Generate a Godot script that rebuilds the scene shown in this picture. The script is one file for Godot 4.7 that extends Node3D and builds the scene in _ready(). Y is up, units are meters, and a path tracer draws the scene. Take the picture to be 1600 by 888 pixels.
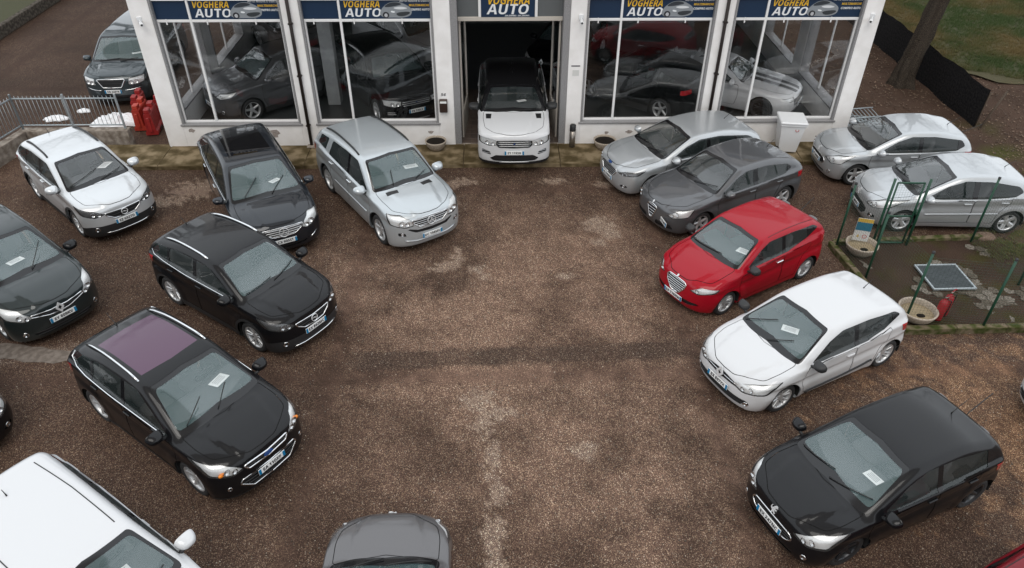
extends Node3D

# ---------------------------------------------------------------- camera, sky, light
func set_stage() -> void:
	var cam := Camera3D.new()
	cam.name = "camera"
	cam.fov = 41.89
	cam.near = 0.1
	cam.far = 400.0
	add_child(cam)
	cam.position = Vector3(0.0, 9.94, 0.0)
	var b := Basis(Vector3.UP, deg_to_rad(CAM_YAW)) * Basis(Vector3.RIGHT, deg_to_rad(-37.34)) * Basis(Vector3.BACK, deg_to_rad(CAM_ROLL))
	cam.basis = b
	cam.current = true
	var sky_mat := ProceduralSkyMaterial.new()
	sky_mat.sky_top_color = Color(0.95, 0.975, 1.0)
	sky_mat.sky_horizon_color = Color(0.86, 0.88, 0.90)
	sky_mat.sky_curve = 0.35
	sky_mat.ground_bottom_color = Color(0.30, 0.27, 0.25)
	sky_mat.ground_horizon_color = Color(0.55, 0.55, 0.55)
	sky_mat.sun_angle_max = 1.0
	var sky := Sky.new()
	sky.sky_material = sky_mat
	var env := Environment.new()
	env.background_mode = Environment.BG_SKY
	env.sky = sky
	env.background_energy_multiplier = SKY_E
	env.tonemap_mode = Environment.TONE_MAPPER_LINEAR
	env.tonemap_exposure = EXPOSURE
	env.sdfgi_enabled = true
	env.ssao_enabled = true
	env.ssil_enabled = true
	var we := WorldEnvironment.new()
	we.name = "world_environment"
	we.environment = env
	add_child(we)
	var sun := DirectionalLight3D.new()
	sun.name = "sun"
	sun.light_energy = SUN_E
	sun.light_angular_distance = 40.0
	sun.light_color = Color(1.0, 0.985, 0.965)
	sun.shadow_enabled = true
	add_child(sun)
	sun.basis = Basis.looking_at(Vector3(0.10, -0.84, -0.53).normalized())

const CAM_YAW := -1.4525
const CAM_ROLL := 0.26
const SKY_E := 1.0
const EXPOSURE := 1.62
const SUN_E := 0.3

# ---------------------------------------------------------------- naming
var taken := {}
func numbered(called: String) -> String:
	if not taken.has(called):
		taken[called] = 0
		return called
	taken[called] += 1
	return "%s_%03d" % [called, taken[called]]

func thing(called: String, label: String, category: String, at := Vector3.ZERO, turn := 0.0, group := "") -> Node3D:
	var o := Node3D.new()
	o.name = numbered(called)
	add_child(o)
	o.position = at
	o.rotation.y = turn
	tag(o, label, category, group)
	return o

func tag(o: Node, label: String, category: String, group := "") -> void:
	o.set_meta("label", label)
	o.set_meta("category", category)
	if group != "":
		o.set_meta("group", group)

func obj(called: String, mesh: Mesh, mat: Material, parent: Node = null) -> MeshInstance3D:
	var o := MeshInstance3D.new()
	if parent == null:
		o.name = numbered(called)
		add_child(o)
	else:
		o.name = called
		parent.add_child(o, true)
	o.mesh = mesh
	o.material_override = mat
	return o

func struct(called: String, mesh: Mesh, mat: Material) -> MeshInstance3D:
	var o := obj(called, mesh, mat)
	o.set_meta("kind", "structure")
	return o

# ---------------------------------------------------------------- materials
var mats := {}
func lin(r: float, g: float, b: float) -> Color:
	return Color(r, g, b).linear_to_srgb()

func mat(key: String, c: Color, rough := 0.6, metal := 0.0, coat := 0.0) -> StandardMaterial3D:
	if mats.has(key):
		return mats[key]
	var m := StandardMaterial3D.new()
	m.resource_name = key
	m.albedo_color = c.linear_to_srgb()
	m.roughness = rough
	m.metallic = metal
	if coat > 0.0:
		m.clearcoat_enabled = true
		m.clearcoat = coat
		m.clearcoat_roughness = 0.04
	mats[key] = m
	return m

func glass_mat(key: String, c: Color, alpha: float) -> StandardMaterial3D:
	if mats.has(key):
		return mats[key]
	var m := StandardMaterial3D.new()
	m.resource_name = key
	var s := c.linear_to_srgb()
	s.a = alpha
	m.albedo_color = s
	m.roughness = 0.03
	m.transparency = BaseMaterial3D.TRANSPARENCY_ALPHA
	mats[key] = m
	return m

func grain_mat(key: String, c0: Color, c1: Color, freq: float, rough: float, scale := 0.5, bump := 0.0, oct := 5) -> StandardMaterial3D:
	if mats.has(key):
		return mats[key]
	var m := mat(key, Color(1, 1, 1), rough)
	var n := FastNoiseLite.new()
	n.seed = key.hash() % 1000
	n.frequency = freq
	n.fractal_octaves = oct
	var t := NoiseTexture2D.new()
	t.width = 512
	t.height = 512
	t.seamless = true
	t.noise = n
	var g := Gradient.new()
	g.offsets = PackedFloat32Array([0.25, 0.75])
	g.colors = PackedColorArray([c0.linear_to_srgb(), c1.linear_to_srgb()])
	t.color_ramp = g
	m.albedo_texture = t
	m.uv1_triplanar = true
	m.uv1_world_triplanar = true
	m.uv1_scale = Vector3.ONE * scale
	if rough > 0.6:
		m.metallic_specular = 0.25
	if bump > 0.0:
		var t2 := NoiseTexture2D.new()
		t2.width = 512
		t2.height = 512
		t2.seamless = true
		t2.noise = n
		m.heightmap_enabled = true
		m.heightmap_texture = t2
		m.heightmap_scale = bump
	return m

# ---------------------------------------------------------------- shapes
func st_new() -> SurfaceTool:
	var st := SurfaceTool.new()
	st.begin(Mesh.PRIMITIVE_TRIANGLES)
	st.set_smooth_group(-1)
	return st

func done(st: SurfaceTool) -> ArrayMesh:
	st.generate_normals()
	return st.commit()

func quad(st: SurfaceTool, a: Vector3, b: Vector3, c: Vector3, d: Vector3) -> void:
	# a b c d run counter-clockwise seen from the front
	st.add_vertex(a); st.add_vertex(c); st.add_vertex(b)
	st.add_vertex(a); st.add_vertex(d); st.add_vertex(c)

func add_box(st: SurfaceTool, lo: Vector3, hi: Vector3, t := Transform3D.IDENTITY) -> void:
	var v := []
	for i in 8:
		v.append(t * Vector3(hi.x if i & 1 else lo.x, hi.y if i & 2 else lo.y, hi.z if i & 4 else lo.z))
	quad(st, v[4], v[5], v[7], v[6])
	quad(st, v[1], v[0], v[2], v[3])
	quad(st, v[5], v[1], v[3], v[7])
	quad(st, v[0], v[4], v[6], v[2])
	quad(st, v[6], v[7], v[3], v[2])
	quad(st, v[0], v[1], v[5], v[4])

func box(lo: Vector3, hi: Vector3) -> ArrayMesh:
	var st := st_new()
	add_box(st, lo, hi)
	return done(st)

# box with bevelled edges
func add_bevel_box(st: SurfaceTool, lo: Vector3, hi: Vector3, r: float, t := Transform3D.IDENTITY) -> void:
	var c := (lo + hi) / 2.0
	var h := (hi - lo) / 2.0
	r = minf(r, minf(h.x, minf(h.y, h.z)) * 0.98)
	for ax in 3:
		for s in [-1.0, 1.0]:
			var u := (ax + 1) % 3
			var w := (ax + 2) % 3
			var n := Vector3.ZERO
			n[ax] = s
			var pts := []
			for k in [[-1, -1], [1, -1], [1, 1], [-1, 1]]:
				var p := Vector3.ZERO
				p[ax] = s * h[ax]
				p[u] = k[0] * (h[u] - r)
				p[w] = k[1] * (h[w] - r)
				pts.append(t * (c + p))
			if s > 0:
				quad(st, pts[0], pts[1], pts[2], pts[3])
			else:
				quad(st, pts[3], pts[2], pts[1], pts[0])
	# edges
	for ax in 3:
		var u := (ax + 1) % 3
		var w := (ax + 2) % 3
		for su in [-1.0, 1.0]:
			for sw in [-1.0, 1.0]:
				var q := []
				for k in [[-1, 0], [1, 0], [1, 1], [-1, 1]]:
					var p := Vector3.ZERO
					p[ax] = k[0] * (h[ax] - r)
					p[u] = su * (h[u] - (r if k[1] == 1 else 0.0))
					p[w] = sw * (h[w] - (0.0 if k[1] == 1 else r))
					q.append(t * (c + p))
				if su * sw > 0:
					quad(st, q[0], q[3], q[2], q[1])
				else:
					quad(st, q[0], q[1], q[2], q[3])
	for sx in [-1.0, 1.0]:
		for sy in [-1.0, 1.0]:
			for sz in [-1.0, 1.0]:
				var a := t * (c + Vector3(sx * h.x, sy * (h.y - r), sz * (h.z - r)))
				var b := t * (c + Vector3(sx * (h.x - r), sy * h.y, sz * (h.z - r)))
				var d := t * (c + Vector3(sx * (h.x - r), sy * (h.y - r), sz * h.z))
				if sx * sy * sz > 0:
					st.add_vertex(a); st.add_vertex(d); st.add_vertex(b)
				else:
					st.add_vertex(a); st.add_vertex(b); st.add_vertex(d)

func bevel_box(lo: Vector3, hi: Vector3, r := 0.01) -> ArrayMesh:
	var st := st_new()
	add_bevel_box(st, lo, hi, r)
	return done(st)

# tube along points
func add_tube(st: SurfaceTool, pts: Array, r: float, n := 6, caps := true, r_end := -1.0) -> void:
	if r_end < 0.0:
		r_end = r
	var rings := []
	var up := Vector3.UP
	for i in pts.size():
		var d: Vector3 = (pts[mini(i + 1, pts.size() - 1)] - pts[maxi(i - 1, 0)])
		d = d.normalized()
		if absf(d.dot(up)) > 0.95:
			up = Vector3.RIGHT
		var s := d.cross(up).normalized()
		var v := s.cross(d).normalized()
		up = v
		var rr := lerpf(r, r_end, float(i) / maxf(1.0, pts.size() - 1))
		var ring := []
		for k in n:
			var a := TAU * k / n
			ring.append(pts[i] + (s * cos(a) + v * sin(a)) * rr)
		rings.append(ring)
	for i in pts.size() - 1:
		for k in n:
			var k2 := (k + 1) % n
			quad(st, rings[i][k], rings[i][k2], rings[i + 1][k2], rings[i + 1][k])
	if caps:
		for e in [0, pts.size() - 1]:
			var c: Vector3 = pts[e]
			for k in n:
				var k2 := (k + 1) % n
				if e == 0:
					st.add_vertex(c); st.add_vertex(rings[e][k]); st.add_vertex(rings[e][k2])
				else:
					st.add_vertex(c); st.add_vertex(rings[e][k2]); st.add_vertex(rings[e][k])

func tube(pts: Array, r: float, n := 6, r_end := -1.0) -> ArrayMesh:
	var st := st_new()
	st.set_smooth_group(0)
	add_tube(st, pts, r, n, true, r_end)
	return done(st)

# lathe: profile of (radius, height) about an axis through origin; axis = y
func add_lathe(st: SurfaceTool, prof: Array, n: int, t := Transform3D.IDENTITY) -> void:
	for i in prof.size() - 1:
		for k in n:
			var a := TAU * k / n
			var b := TAU * (k + 1) / n
			var p0: Vector2 = prof[i]
			var p1: Vector2 = prof[i + 1]
			var q := [Vector3(cos(a) * p0.x, p0.y, -sin(a) * p0.x), Vector3(cos(b) * p0.x, p0.y, -sin(b) * p0.x), Vector3(cos(b) * p1.x, p1.y, -sin(b) * p1.x), Vector3(cos(a) * p1.x, p1.y, -sin(a) * p1.x)]
			quad(st, t * q[0], t * q[1], t * q[2], t * q[3])

func lathe(prof: Array, n := 24, smooth := true) -> ArrayMesh:
	var st := st_new()
	st.set_smooth_group(0 if smooth else -1)
	add_lathe(st, prof, n)
	return done(st)

# superellipsoid blob
func add_blob(st: SurfaceTool, c: Vector3, r: Vector3, e1 := 0.5, e2 := 0.5, t := Transform3D.IDENTITY, nu := 12, nv := 18) -> void:
	var g := []
	for i in nu + 1:
		var u := -PI / 2 + PI * i / nu
		var row := []
		for k in nv:
			var v := TAU * k / nv
			var cu := pow(absf(cos(u)), e1) * signf(cos(u))
			var su := pow(absf(sin(u)), e1) * signf(sin(u))
			var cv := pow(absf(cos(v)), e2) * signf(cos(v))
			var sv := pow(absf(sin(v)), e2) * signf(sin(v))
			row.append(t * (c + Vector3(r.x * cu * cv, r.y * su, -r.z * cu * sv)))
		g.append(row)
	for i in nu:
		for k in nv:
			var k2 := (k + 1) % nv
			quad(st, g[i][k], g[i][k2], g[i + 1][k2], g[i + 1][k])

func blob(r: Vector3, e1 := 0.5, e2 := 0.5, c := Vector3.ZERO) -> ArrayMesh:
	var st := st_new()
	st.set_smooth_group(0)
	add_blob(st, c, r, e1, e2)
	return done(st)

# flat polygon (xy) with depth along +z
func add_plate(st: SurfaceTool, poly: PackedVector2Array, z0: float, z1: float, t := Transform3D.IDENTITY) -> void:
	var p := poly.duplicate()
	if Geometry2D.is_polygon_clockwise(p):
		p.reverse()
	var idx := Geometry2D.triangulate_polygon(p)
	for i in range(0, idx.size(), 3):
		var a := p[idx[i]]
		var b := p[idx[i + 1]]
		var c := p[idx[i + 2]]
		if (b - a).cross(c - a) < 0:
			var w := b
			b = c
			c = w
		st.add_vertex(t * Vector3(a.x, a.y, z1)); st.add_vertex(t * Vector3(c.x, c.y, z1)); st.add_vertex(t * Vector3(b.x, b.y, z1))
		st.add_vertex(t * Vector3(a.x, a.y, z0)); st.add_vertex(t * Vector3(b.x, b.y, z0)); st.add_vertex(t * Vector3(c.x, c.y, z0))
	for i in p.size():
		var a := p[i]
		var b := p[(i + 1) % p.size()]
		quad(st, t * Vector3(a.x, a.y, z0), t * Vector3(b.x, b.y, z0), t * Vector3(b.x, b.y, z1), t * Vector3(a.x, a.y, z1))

func plate(poly: PackedVector2Array, z0: float, z1: float, t := Transform3D.IDENTITY) -> ArrayMesh:
	var st := st_new()
	add_plate(st, poly, z0, z1, t)
	return done(st)

func pv(a: Array) -> PackedVector2Array:
	var o := PackedVector2Array()
	for q in a:
		o.append(Vector2(q[0], q[1]))
	return o

# corner-cutting smoothing of an open or closed control polygon
func chaikin(p: PackedVector2Array, times: int, closed: bool) -> PackedVector2Array:
	for k in times:
		var o := PackedVector2Array()
		var n := p.size()
		if not closed:
			o.append(p[0])
		for i in (n if closed else n - 1):
			var a := p[i]
			var b := p[(i + 1) % n]
			o.append(a.lerp(b, 0.25))
			o.append(a.lerp(b, 0.75))
		if not closed:
			o.append(p[n - 1])
		p = o
	return p

func rounded(p: PackedVector2Array, r: float) -> PackedVector2Array:
	# cuts each corner with a short arc of set-back r
	var o := PackedVector2Array()
	var n := p.size()
	for i in n:
		var b := p[i]
		var a := b + (p[(i + n - 1) % n] - b).limit_length(minf(r, b.distance_to(p[(i + n - 1) % n]) * 0.45))
		var c := b + (p[(i + 1) % n] - b).limit_length(minf(r, b.distance_to(p[(i + 1) % n]) * 0.45))
		for k in 5:
			var t := k / 4.0
			o.append(a.lerp(b, t).lerp(b.lerp(c, t), t))
	return o

func offset_poly(p: PackedVector2Array, d: float) -> PackedVector2Array:
	var r := Geometry2D.offset_polygon(p, d, Geometry2D.JOIN_MITER)
	return r[0] if r.size() else p

func text_mesh(s: String, height: float, depth: float, bold := true) -> TextMesh:
	var key := "text:%s:%f:%f" % [s, height, depth]
	if mats.has(key):
		return mats[key]
	var f := SystemFont.new()
	f.font_names = PackedStringArray(["Droid Sans"])
	f.font_weight = 700 if bold else 400
	var m := TextMesh.new()
	m.text = s
	m.font = f
	m.font_size = 48
	m.pixel_size = height / 48.0 * 1.37
	m.depth = depth
	m.curve_step = 2.0
	mats[key] = m
	return m

# ================================================================ car bodies
# A body is the smooth intersection of a side profile (top, nose and tail curves) with a half-width that varies
# along and up the car; the skin is meshed once for half the car and window, lamp, grille and door outlines are cut out of it.
class Shell:
	var p := PackedVector3Array()
	var n := PackedVector3Array()

class Body:
	var s: Dictionary
	var top_t := PackedFloat32Array()
	var top_n := PackedFloat32Array()
	var nose_t := PackedFloat32Array()
	var nose_n := PackedFloat32Array()
	var tail_t := PackedFloat32Array()
	var tail_n := PackedFloat32Array()
	var sec_t := PackedFloat32Array()
	var x0: float
	var x1: float
	var hw: float
	var bowf: float
	var bowr: float
	var crown: float
	var ybot: float
	var belt0: float
	var beltk: float
	var tum: float
	var htop: float
	var hwb: float
	var wr: float
	var flare: float
	var kz: float
	var kt: float
	var taperf: float
	var taperr: float
	var xcowl: float
	var crease := Vector3.ZERO
	var dome := 0.018
	const H := 0.01

	func table(ctrl: PackedVector2Array, a: float, b: float) -> PackedFloat32Array:
		# value at a, a + H, ... from a polyline given by rising first coordinate
		var o := PackedFloat32Array()
		var k := 0
		var m := int(ceil((b - a) / H)) + 2
		for i in m:
			var u := a + i * H
			while k < ctrl.size() - 2 and ctrl[k + 1].x < u:
				k += 1
			var t := (u - ctrl[k].x) / maxf(1e-5, ctrl[k + 1].x - ctrl[k].x)
			o.append(lerpf(ctrl[k].y, ctrl[k + 1].y, clampf(t, -0.5, 1.5) if t < 0.0 or k < ctrl.size() - 2 else minf(t, 6.0)))
		# smooth a little so that normals run evenly
		for pass_ in 3:
			var q := o.duplicate()
			for i in range(2, m - 2):
				q[i] = (o[i - 2] + 2.0 * o[i - 1] + 2.0 * o[i] + 2.0 * o[i + 1] + o[i + 2]) / 8.0
			o = q
		return o

	func slopes(t: PackedFloat32Array) -> PackedFloat32Array:
		var o := PackedFloat32Array()
		var m := t.size()
		for i in m:
			var d := (t[mini(i + 2, m - 1)] - t[maxi(i - 2, 0)]) / (H * (mini(i + 2, m - 1) - maxi(i - 2, 0)))
			o.append(1.0 / sqrt(1.0 + d * d))
		return o

	func _init(spec: Dictionary, root) -> void:
		s = spec
		hw = s.hw
		var topc: PackedVector2Array = root.chaikin(root.pv(s.top), 3, false)
		topc.reverse()
		x0 = topc[0].x - 0.15
		x1 = topc[topc.size() - 1].x + 0.15
		htop = 0.0
		for q in topc:
			htop = maxf(htop, q.y)
		top_t = table(topc, x0, x1)
		top_n = slopes(top_t)
		nose_t = table(root.chaikin(root.pv(s.nose), 3, false), 0.0, 2.2)
		nose_n = slopes(nose_t)
		tail_t = table(root.chaikin(root.pv(s.tail), 3, false), 0.0, 2.2)
		tail_n = slopes(tail_t)
		bowf = s.get("bowf", 0.34)
		bowr = s.get("bowr", 0.16)
		crown = s.get("crown", 0.035)
		ybot = s.get("ybot", 0.155)
		belt0 = s.belt[0]
		beltk = s.belt[1]
		tum = s.get("tum", 0.2)
		hwb = s.wb / 2.0
		wr = s.wr
		flare = s.get("flare", 0.015)
		kz = s.get("kz", 0.11)
		kt = s.get("kt", 0.09)
		taperf = s.get("taperf", 0.05)
		taperr = s.get("taperr", 0.07)
		xcowl = s.get("xcowl", 1.0)
		dome = s.get("dome", 0.018)
		crease = s.get("crease", Vector3(0.80, 0.03, 0.014))

	func belt(x: float) -> float:
		return belt0 + (hwb * 0.6 - x) * beltk

	func half(x: float, y: float) -> float:
		var w := hw
		# plan taper
		if x > 0.0:
			var u := x / x1
			w -= taperf * u * u * u
		else:
			var u := x / x0
			w -= taperr * u * u * u
		# section
		var b := belt(x)
		var d := y - b
		if d > 0.0:
			w -= 0.045 + d * tum / (htop - belt0)
			# soft shoulder
			if d < 0.08:
				w += 0.045 * (1.0 - d / 0.08) * (1.0 - d / 0.08)
		else:
			var v := (y - 0.58) / (b - 0.58)
			if v > 0.0:
				w -= 0.028 * v * v
				w += 0.028 * v * v * v * 1.0
			else:
				w -= 0.05 * v * v
		# character crease
		if crease.z > 0.0:
			var yc := crease.x + (hwb - x) * crease.y
			var e := (yc - y) / 0.22
			if e > 0.0 and e < 1.0:
				w -= crease.z * 6.75 * e * (1.0 - e) * (1.0 - e)
		if flare > 0.0 and y < 0.95:
			var rr := wr + 0.10
			var dx := absf(absf(x) - hwb)
			if dx < rr + 0.25:
				var dd := sqrt(dx * dx + (y - wr) * (y - wr)) - rr
				dd = absf(dd) / 0.16
				if dd < 1.0:
					w += flare * (1.0 - dd * dd) * (1.0 - dd * dd)
		return w

	func f(x: float, y: float, z: float) -> float:
		var az := absf(z)
		var q := az / hw
		var q2 := q * q
		var qb := q2 * q2 * 0.85 + q2 * 0.15
		var xx := x
		if x > 0.0:
			var u := clampf((x - xcowl + 0.5) / (x1 - xcowl), 0.0, 1.0)
			xx += bowf * (0.28 + 0.72 * u * u) * qb * minf(1.0, x * 2.0)
		else:
			xx -= bowr * qb * minf(1.0, -x * 2.0)
		var yy := y + crown * q2
		var i := clampf((xx - x0) / H, 0.0, top_t.size() - 1.001)
		var k := int(i)
		var t := i - k
		var a := (yy - lerpf(top_t[k], top_t[k + 1], t)) * lerpf(top_n[k], top_n[k + 1], t)
		# raised middle of the bonnet with a crease either side
		if x > xcowl and dome > 0.0:
			var ze := lerpf(0.56, 0.34, clampf((x - xcowl) / (x1 - 0.2 - xcowl), 0.0, 1.0))
			var e := clampf((ze + 0.05 - az) / 0.10, 0.0, 1.0)
			a -= dome * e * e * (3.0 - 2.0 * e) * clampf((x - xcowl) * 8.0, 0.0, 1.0)
		i = clampf(y / H, 0.0, nose_t.size() - 2.001)
		k = int(i)
		t = i - k
		var b := (xx - lerpf(nose_t[k], nose_t[k + 1], t)) * lerpf(nose_n[k], nose_n[k + 1], t)
		var c := (lerpf(tail_t[k], tail_t[k + 1], t) - xx) * lerpf(tail_n[k], tail_n[k + 1], t)
		b = maxf(b, c)
		var h := maxf(kt - absf(a - b), 0.0)
		a = maxf(a, b) + h * h / (4.0 * kt)
		b = az - half(x, y)
		h = maxf(kz - absf(a - b), 0.0)
		a = maxf(a, b) + h * h / (4.0 * kz)
		b = ybot - y
		h = maxf(0.05 - absf(a - b), 0.0)
		return maxf(a, b) + h * h / 0.2

	func grad(p: Vector3, e: float) -> Vector3:
		return Vector3(f(p.x + e, p.y, p.z) - f(p.x - e, p.y, p.z), f(p.x, p.y + e, p.z) - f(p.x, p.y - e, p.z), f(p.x, p.y, p.z + e) - f(p.x, p.y, p.z - e)) / (2.0 * e)

	# the skin of the half with z >= 0, as surface nets
	func skin(cell: float) -> Shell:
		var nx := int((x1 - x0 + 0.2) / cell) + 2
		var ny := int((htop + 0.15 - (ybot - 0.1)) / cell) + 2
		var nz := int((hw + 0.15) / cell) + 3
		var ox := x0 - 0.1
		var oy := ybot - 0.1 + 0.013
		var oz := -cell / 2.0
		var v := PackedFloat32Array()
		v.resize(nx * ny * nz)
		for i in nx:
			for j in ny:
				# the field grows away from the skin no faster than distance: skip along z
				var k := 0
				while k < nz:
					var d := f(ox + i * cell, oy + j * cell, oz + k * cell)
					v[(i * ny + j) * nz + k] = d
					var skip := int(absf(d) * 0.55 / cell) - 1
					while skip > 0 and k + 1 < nz:
						k += 1
						v[(i * ny + j) * nz + k] = d
						skip -= 1
					k += 1
		var id := PackedInt32Array()
		id.resize(nx * ny * nz)
		id.fill(-1)
		var pos := PackedVector3Array()
		var nrm := PackedVector3Array()
		var sy := nz
		var sx := ny * nz
		var corner := [0, 1, sy, sy + 1, sx, sx + 1, sx + sy, sx + sy + 1]
		for i in nx - 1:
			for j in ny - 1:
				for k in nz - 1:
					var o := i * sx + j * sy + k
					var inside := 0
					for c in 8:
						if v[o + corner[c]] < 0.0:
							inside += 1
					if inside == 0 or inside == 8:
						continue
					var p := Vector3(ox + (i + 0.5) * cell, oy + (j + 0.5) * cell, oz + (k + 0.5) * cell)
					for it in 2:
						var g := grad(p, 0.008)
						var d := f(p.x, p.y, p.z)
						var st := g * (d / maxf(g.length_squared(), 0.05))
						p -= st.limit_length(cell)
						if k == 0:
							p.z = 0.0
					id[o] = pos.size()
					pos.append(p)
					var gn := grad(p, 0.012)
					if k == 0:
						gn.z = 0.0
					nrm.append(gn.normalized())
		var out := Shell.new()
		for i in range(1, nx - 1):
			for j in range(1, ny - 1):
				for k in range(0, nz - 1):
					var o := i * sx + j * sy + k
					var a := v[o] < 0.0
					if a != (v[o + sx] < 0.0) and k > 0:
						four(out, pos, nrm, id[o - sy - 1], id[o - 1], id[o], id[o - sy])
					if a != (v[o + sy] < 0.0) and k > 0:
						four(out, pos, nrm, id[o - sx - 1], id[o - sx], id[o], id[o - 1])
					if a != (v[o + 1] < 0.0):
						four(out, pos, nrm, id[o - sx - sy], id[o - sy], id[o], id[o - sx])
		return out

	func four(out: Shell, pos: PackedVector3Array, nrm: PackedVector3Array, a: int, b: int, c: int, d: int) -> void:
		if a < 0 or b < 0 or c < 0 or d < 0:
			return
		var q := [a, b, c, d]
		var fn: Vector3 = (pos[c] - pos[a]).cross(pos[d] - pos[b])
		if fn.dot(nrm[a] + nrm[b] + nrm[c] + nrm[d]) > 0.0:
			q = [a, d, c, b]
		for i in [0, 1, 2, 0, 2, 3]:
			out.p.append(pos[q[i]])
			out.n.append(nrm[q[i]])

	# cuts an outline, seen along the direction u x v, out of a skin: what lies inside is returned and taken from src
	func cut(src: Shell, u: Vector3, v: Vector3, poly: PackedVector2Array, facing: Vector3, least: float) -> Shell:
		var inn := Shell.new()
		var res := Shell.new()
		var lo := poly[0]
		var hi := poly[0]
		for q in poly:
			lo = lo.min(q)
			hi = hi.max(q)
		var sp := src.p
		var sn := src.n
		for i in range(0, sp.size(), 3):
			var a := sp[i]
			var b := sp[i + 1]
			var c := sp[i + 2]
			var a2 := Vector2(a.dot(u), a.dot(v))
			var b2 := Vector2(b.dot(u), b.dot(v))
			var c2 := Vector2(c.dot(u), c.dot(v))
			var mn := a2.min(b2).min(c2)
			var mx := a2.max(b2).max(c2)
			var out := mx.x < lo.x or mn.x > hi.x or mx.y < lo.y or mn.y > hi.y
			if not out and (sn[i] + sn[i + 1] + sn[i + 2]).dot(facing) < least * 3.0:
				out = true
			var area := 0.0
			if not out:
				area = (b2 - a2).cross(c2 - a2)
				if absf(area) < 1e-9:
					out = true
			if out:
				for k in 3:
					res.p.append(sp[i + k])
					res.n.append(sn[i + k])
				continue
			var tri := PackedVector2Array([a2, b2, c2])
			var ins := Geometry2D.intersect_polygons(tri, poly)
			if ins.is_empty():
				for k in 3:
					res.p.append(sp[i + k])
					res.n.append(sn[i + k])
				continue
			for g in ins:
				put(inn, g, i, sp, sn, a2, b2, c2, area)
			for g in Geometry2D.clip_polygons(tri, poly):
				put(res, g, i, sp, sn, a2, b2, c2, area)
		src.p = res.p
		src.n = res.n
		return inn

	func put(o: Shell, g: PackedVector2Array, i: int, sp: PackedVector3Array, sn: PackedVector3Array, a2: Vector2, b2: Vector2, c2: Vector2, area: float) -> void:
		if g.size() < 3:
			return
		var pts := PackedVector3Array()
		var nms := PackedVector3Array()
		for q in g:
			var wb_ := (q - a2).cross(c2 - a2) / area
			var wc := (b2 - a2).cross(q - a2) / area
			var wa := 1.0 - wb_ - wc
			pts.append(sp[i] * wa + sp[i + 1] * wb_ + sp[i + 2] * wc)
			nms.append((sn[i] * wa + sn[i + 1] * wb_ + sn[i + 2] * wc).normalized())
		var idx: PackedInt32Array
		if g.size() == 3:
			idx = PackedInt32Array([0, 1, 2])
		else:
			idx = Geometry2D.triangulate_polygon(g)
		for t in range(0, idx.size(), 3):
			var ia := idx[t]
			var ib := idx[t + 1]
			var ic := idx[t + 2]
			# same turn as the triangle cut
			if ((g[ib] - g[ia]).cross(g[ic] - g[ia]) > 0.0) != (area > 0.0):
				var w := ib
				ib = ic
				ic = w
			for k in [ia, ib, ic]:
				o.p.append(pts[k])
				o.n.append(nms[k])

	func at_front(z: float, y: float) -> Vector3:
		return march(Vector3(x1 + 0.1, y, z), Vector3(-1, 0, 0))

	func at_side(x: float, y: float) -> Vector3:
		return march(Vector3(x, y, hw + 0.2), Vector3(0, 0, -1))

	func at_top(x: float, z: float) -> Vector3:
		return march(Vector3(x, htop + 0.2, z), Vector3(0, -1, 0))

	func at_back(z: float, y: float) -> Vector3:
		return march(Vector3(x0 - 0.1, y, z), Vector3(1, 0, 0))

	func march(p: Vector3, d: Vector3) -> Vector3:
		for i in 60:
			var v := f(p.x, p.y, p.z)
			if absf(v) < 0.0008:
				break
			p += d * v * 0.7
		return p

# a piece of skin (and its mirror image) as a mesh, moved along its normals
func skin_mesh(k: Shell, off := 0.0, side := 0) -> ArrayMesh:
	# side: 0 both halves, 1 only z > 0, -1 only z < 0
	var p := PackedVector3Array()
	var n := PackedVector3Array()
	if side >= 0:
		for i in k.p.size():
			p.append(k.p[i] + k.n[i] * off)
		n.append_array(k.n)
	if side <= 0:
		var m := Vector3(1, 1, -1)
		for i in range(0, k.p.size(), 3):
			for j in [0, 2, 1]:
				p.append((k.p[i + j] + k.n[i + j] * off) * m)
				n.append(k.n[i + j] * m)
	var arr := []
	arr.resize(Mesh.ARRAY_MAX)
	arr[Mesh.ARRAY_VERTEX] = p
	arr[Mesh.ARRAY_NORMAL] = n
	var am := ArrayMesh.new()
	if p.size() > 0:
		am.add_surface_from_arrays(Mesh.PRIMITIVE_TRIANGLES, arr)
	return am

# ---------------------------------------------------------------- wheels
func tyre_mesh(r: float, w: float, rim: float) -> ArrayMesh:
	var key := "tyre%f_%f_%f" % [r, w, rim]
	if not mats.has(key):
		var h := w / 2.0
		mats[key] = lathe([Vector2(rim - 0.01, -h * 0.8), Vector2(rim + 0.012, -h * 0.9), Vector2((rim + r) / 2, -h), Vector2(r - 0.03, -h * 0.93), Vector2(r - 0.008, -h * 0.76), Vector2(r, -h * 0.4), Vector2(r, h * 0.4), Vector2(r - 0.008, h * 0.76), Vector2(r - 0.03, h * 0.93), Vector2((rim + r) / 2, h), Vector2(rim + 0.012, h * 0.9), Vector2(rim - 0.01, h * 0.8)], 36)
	return mats[key]

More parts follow.
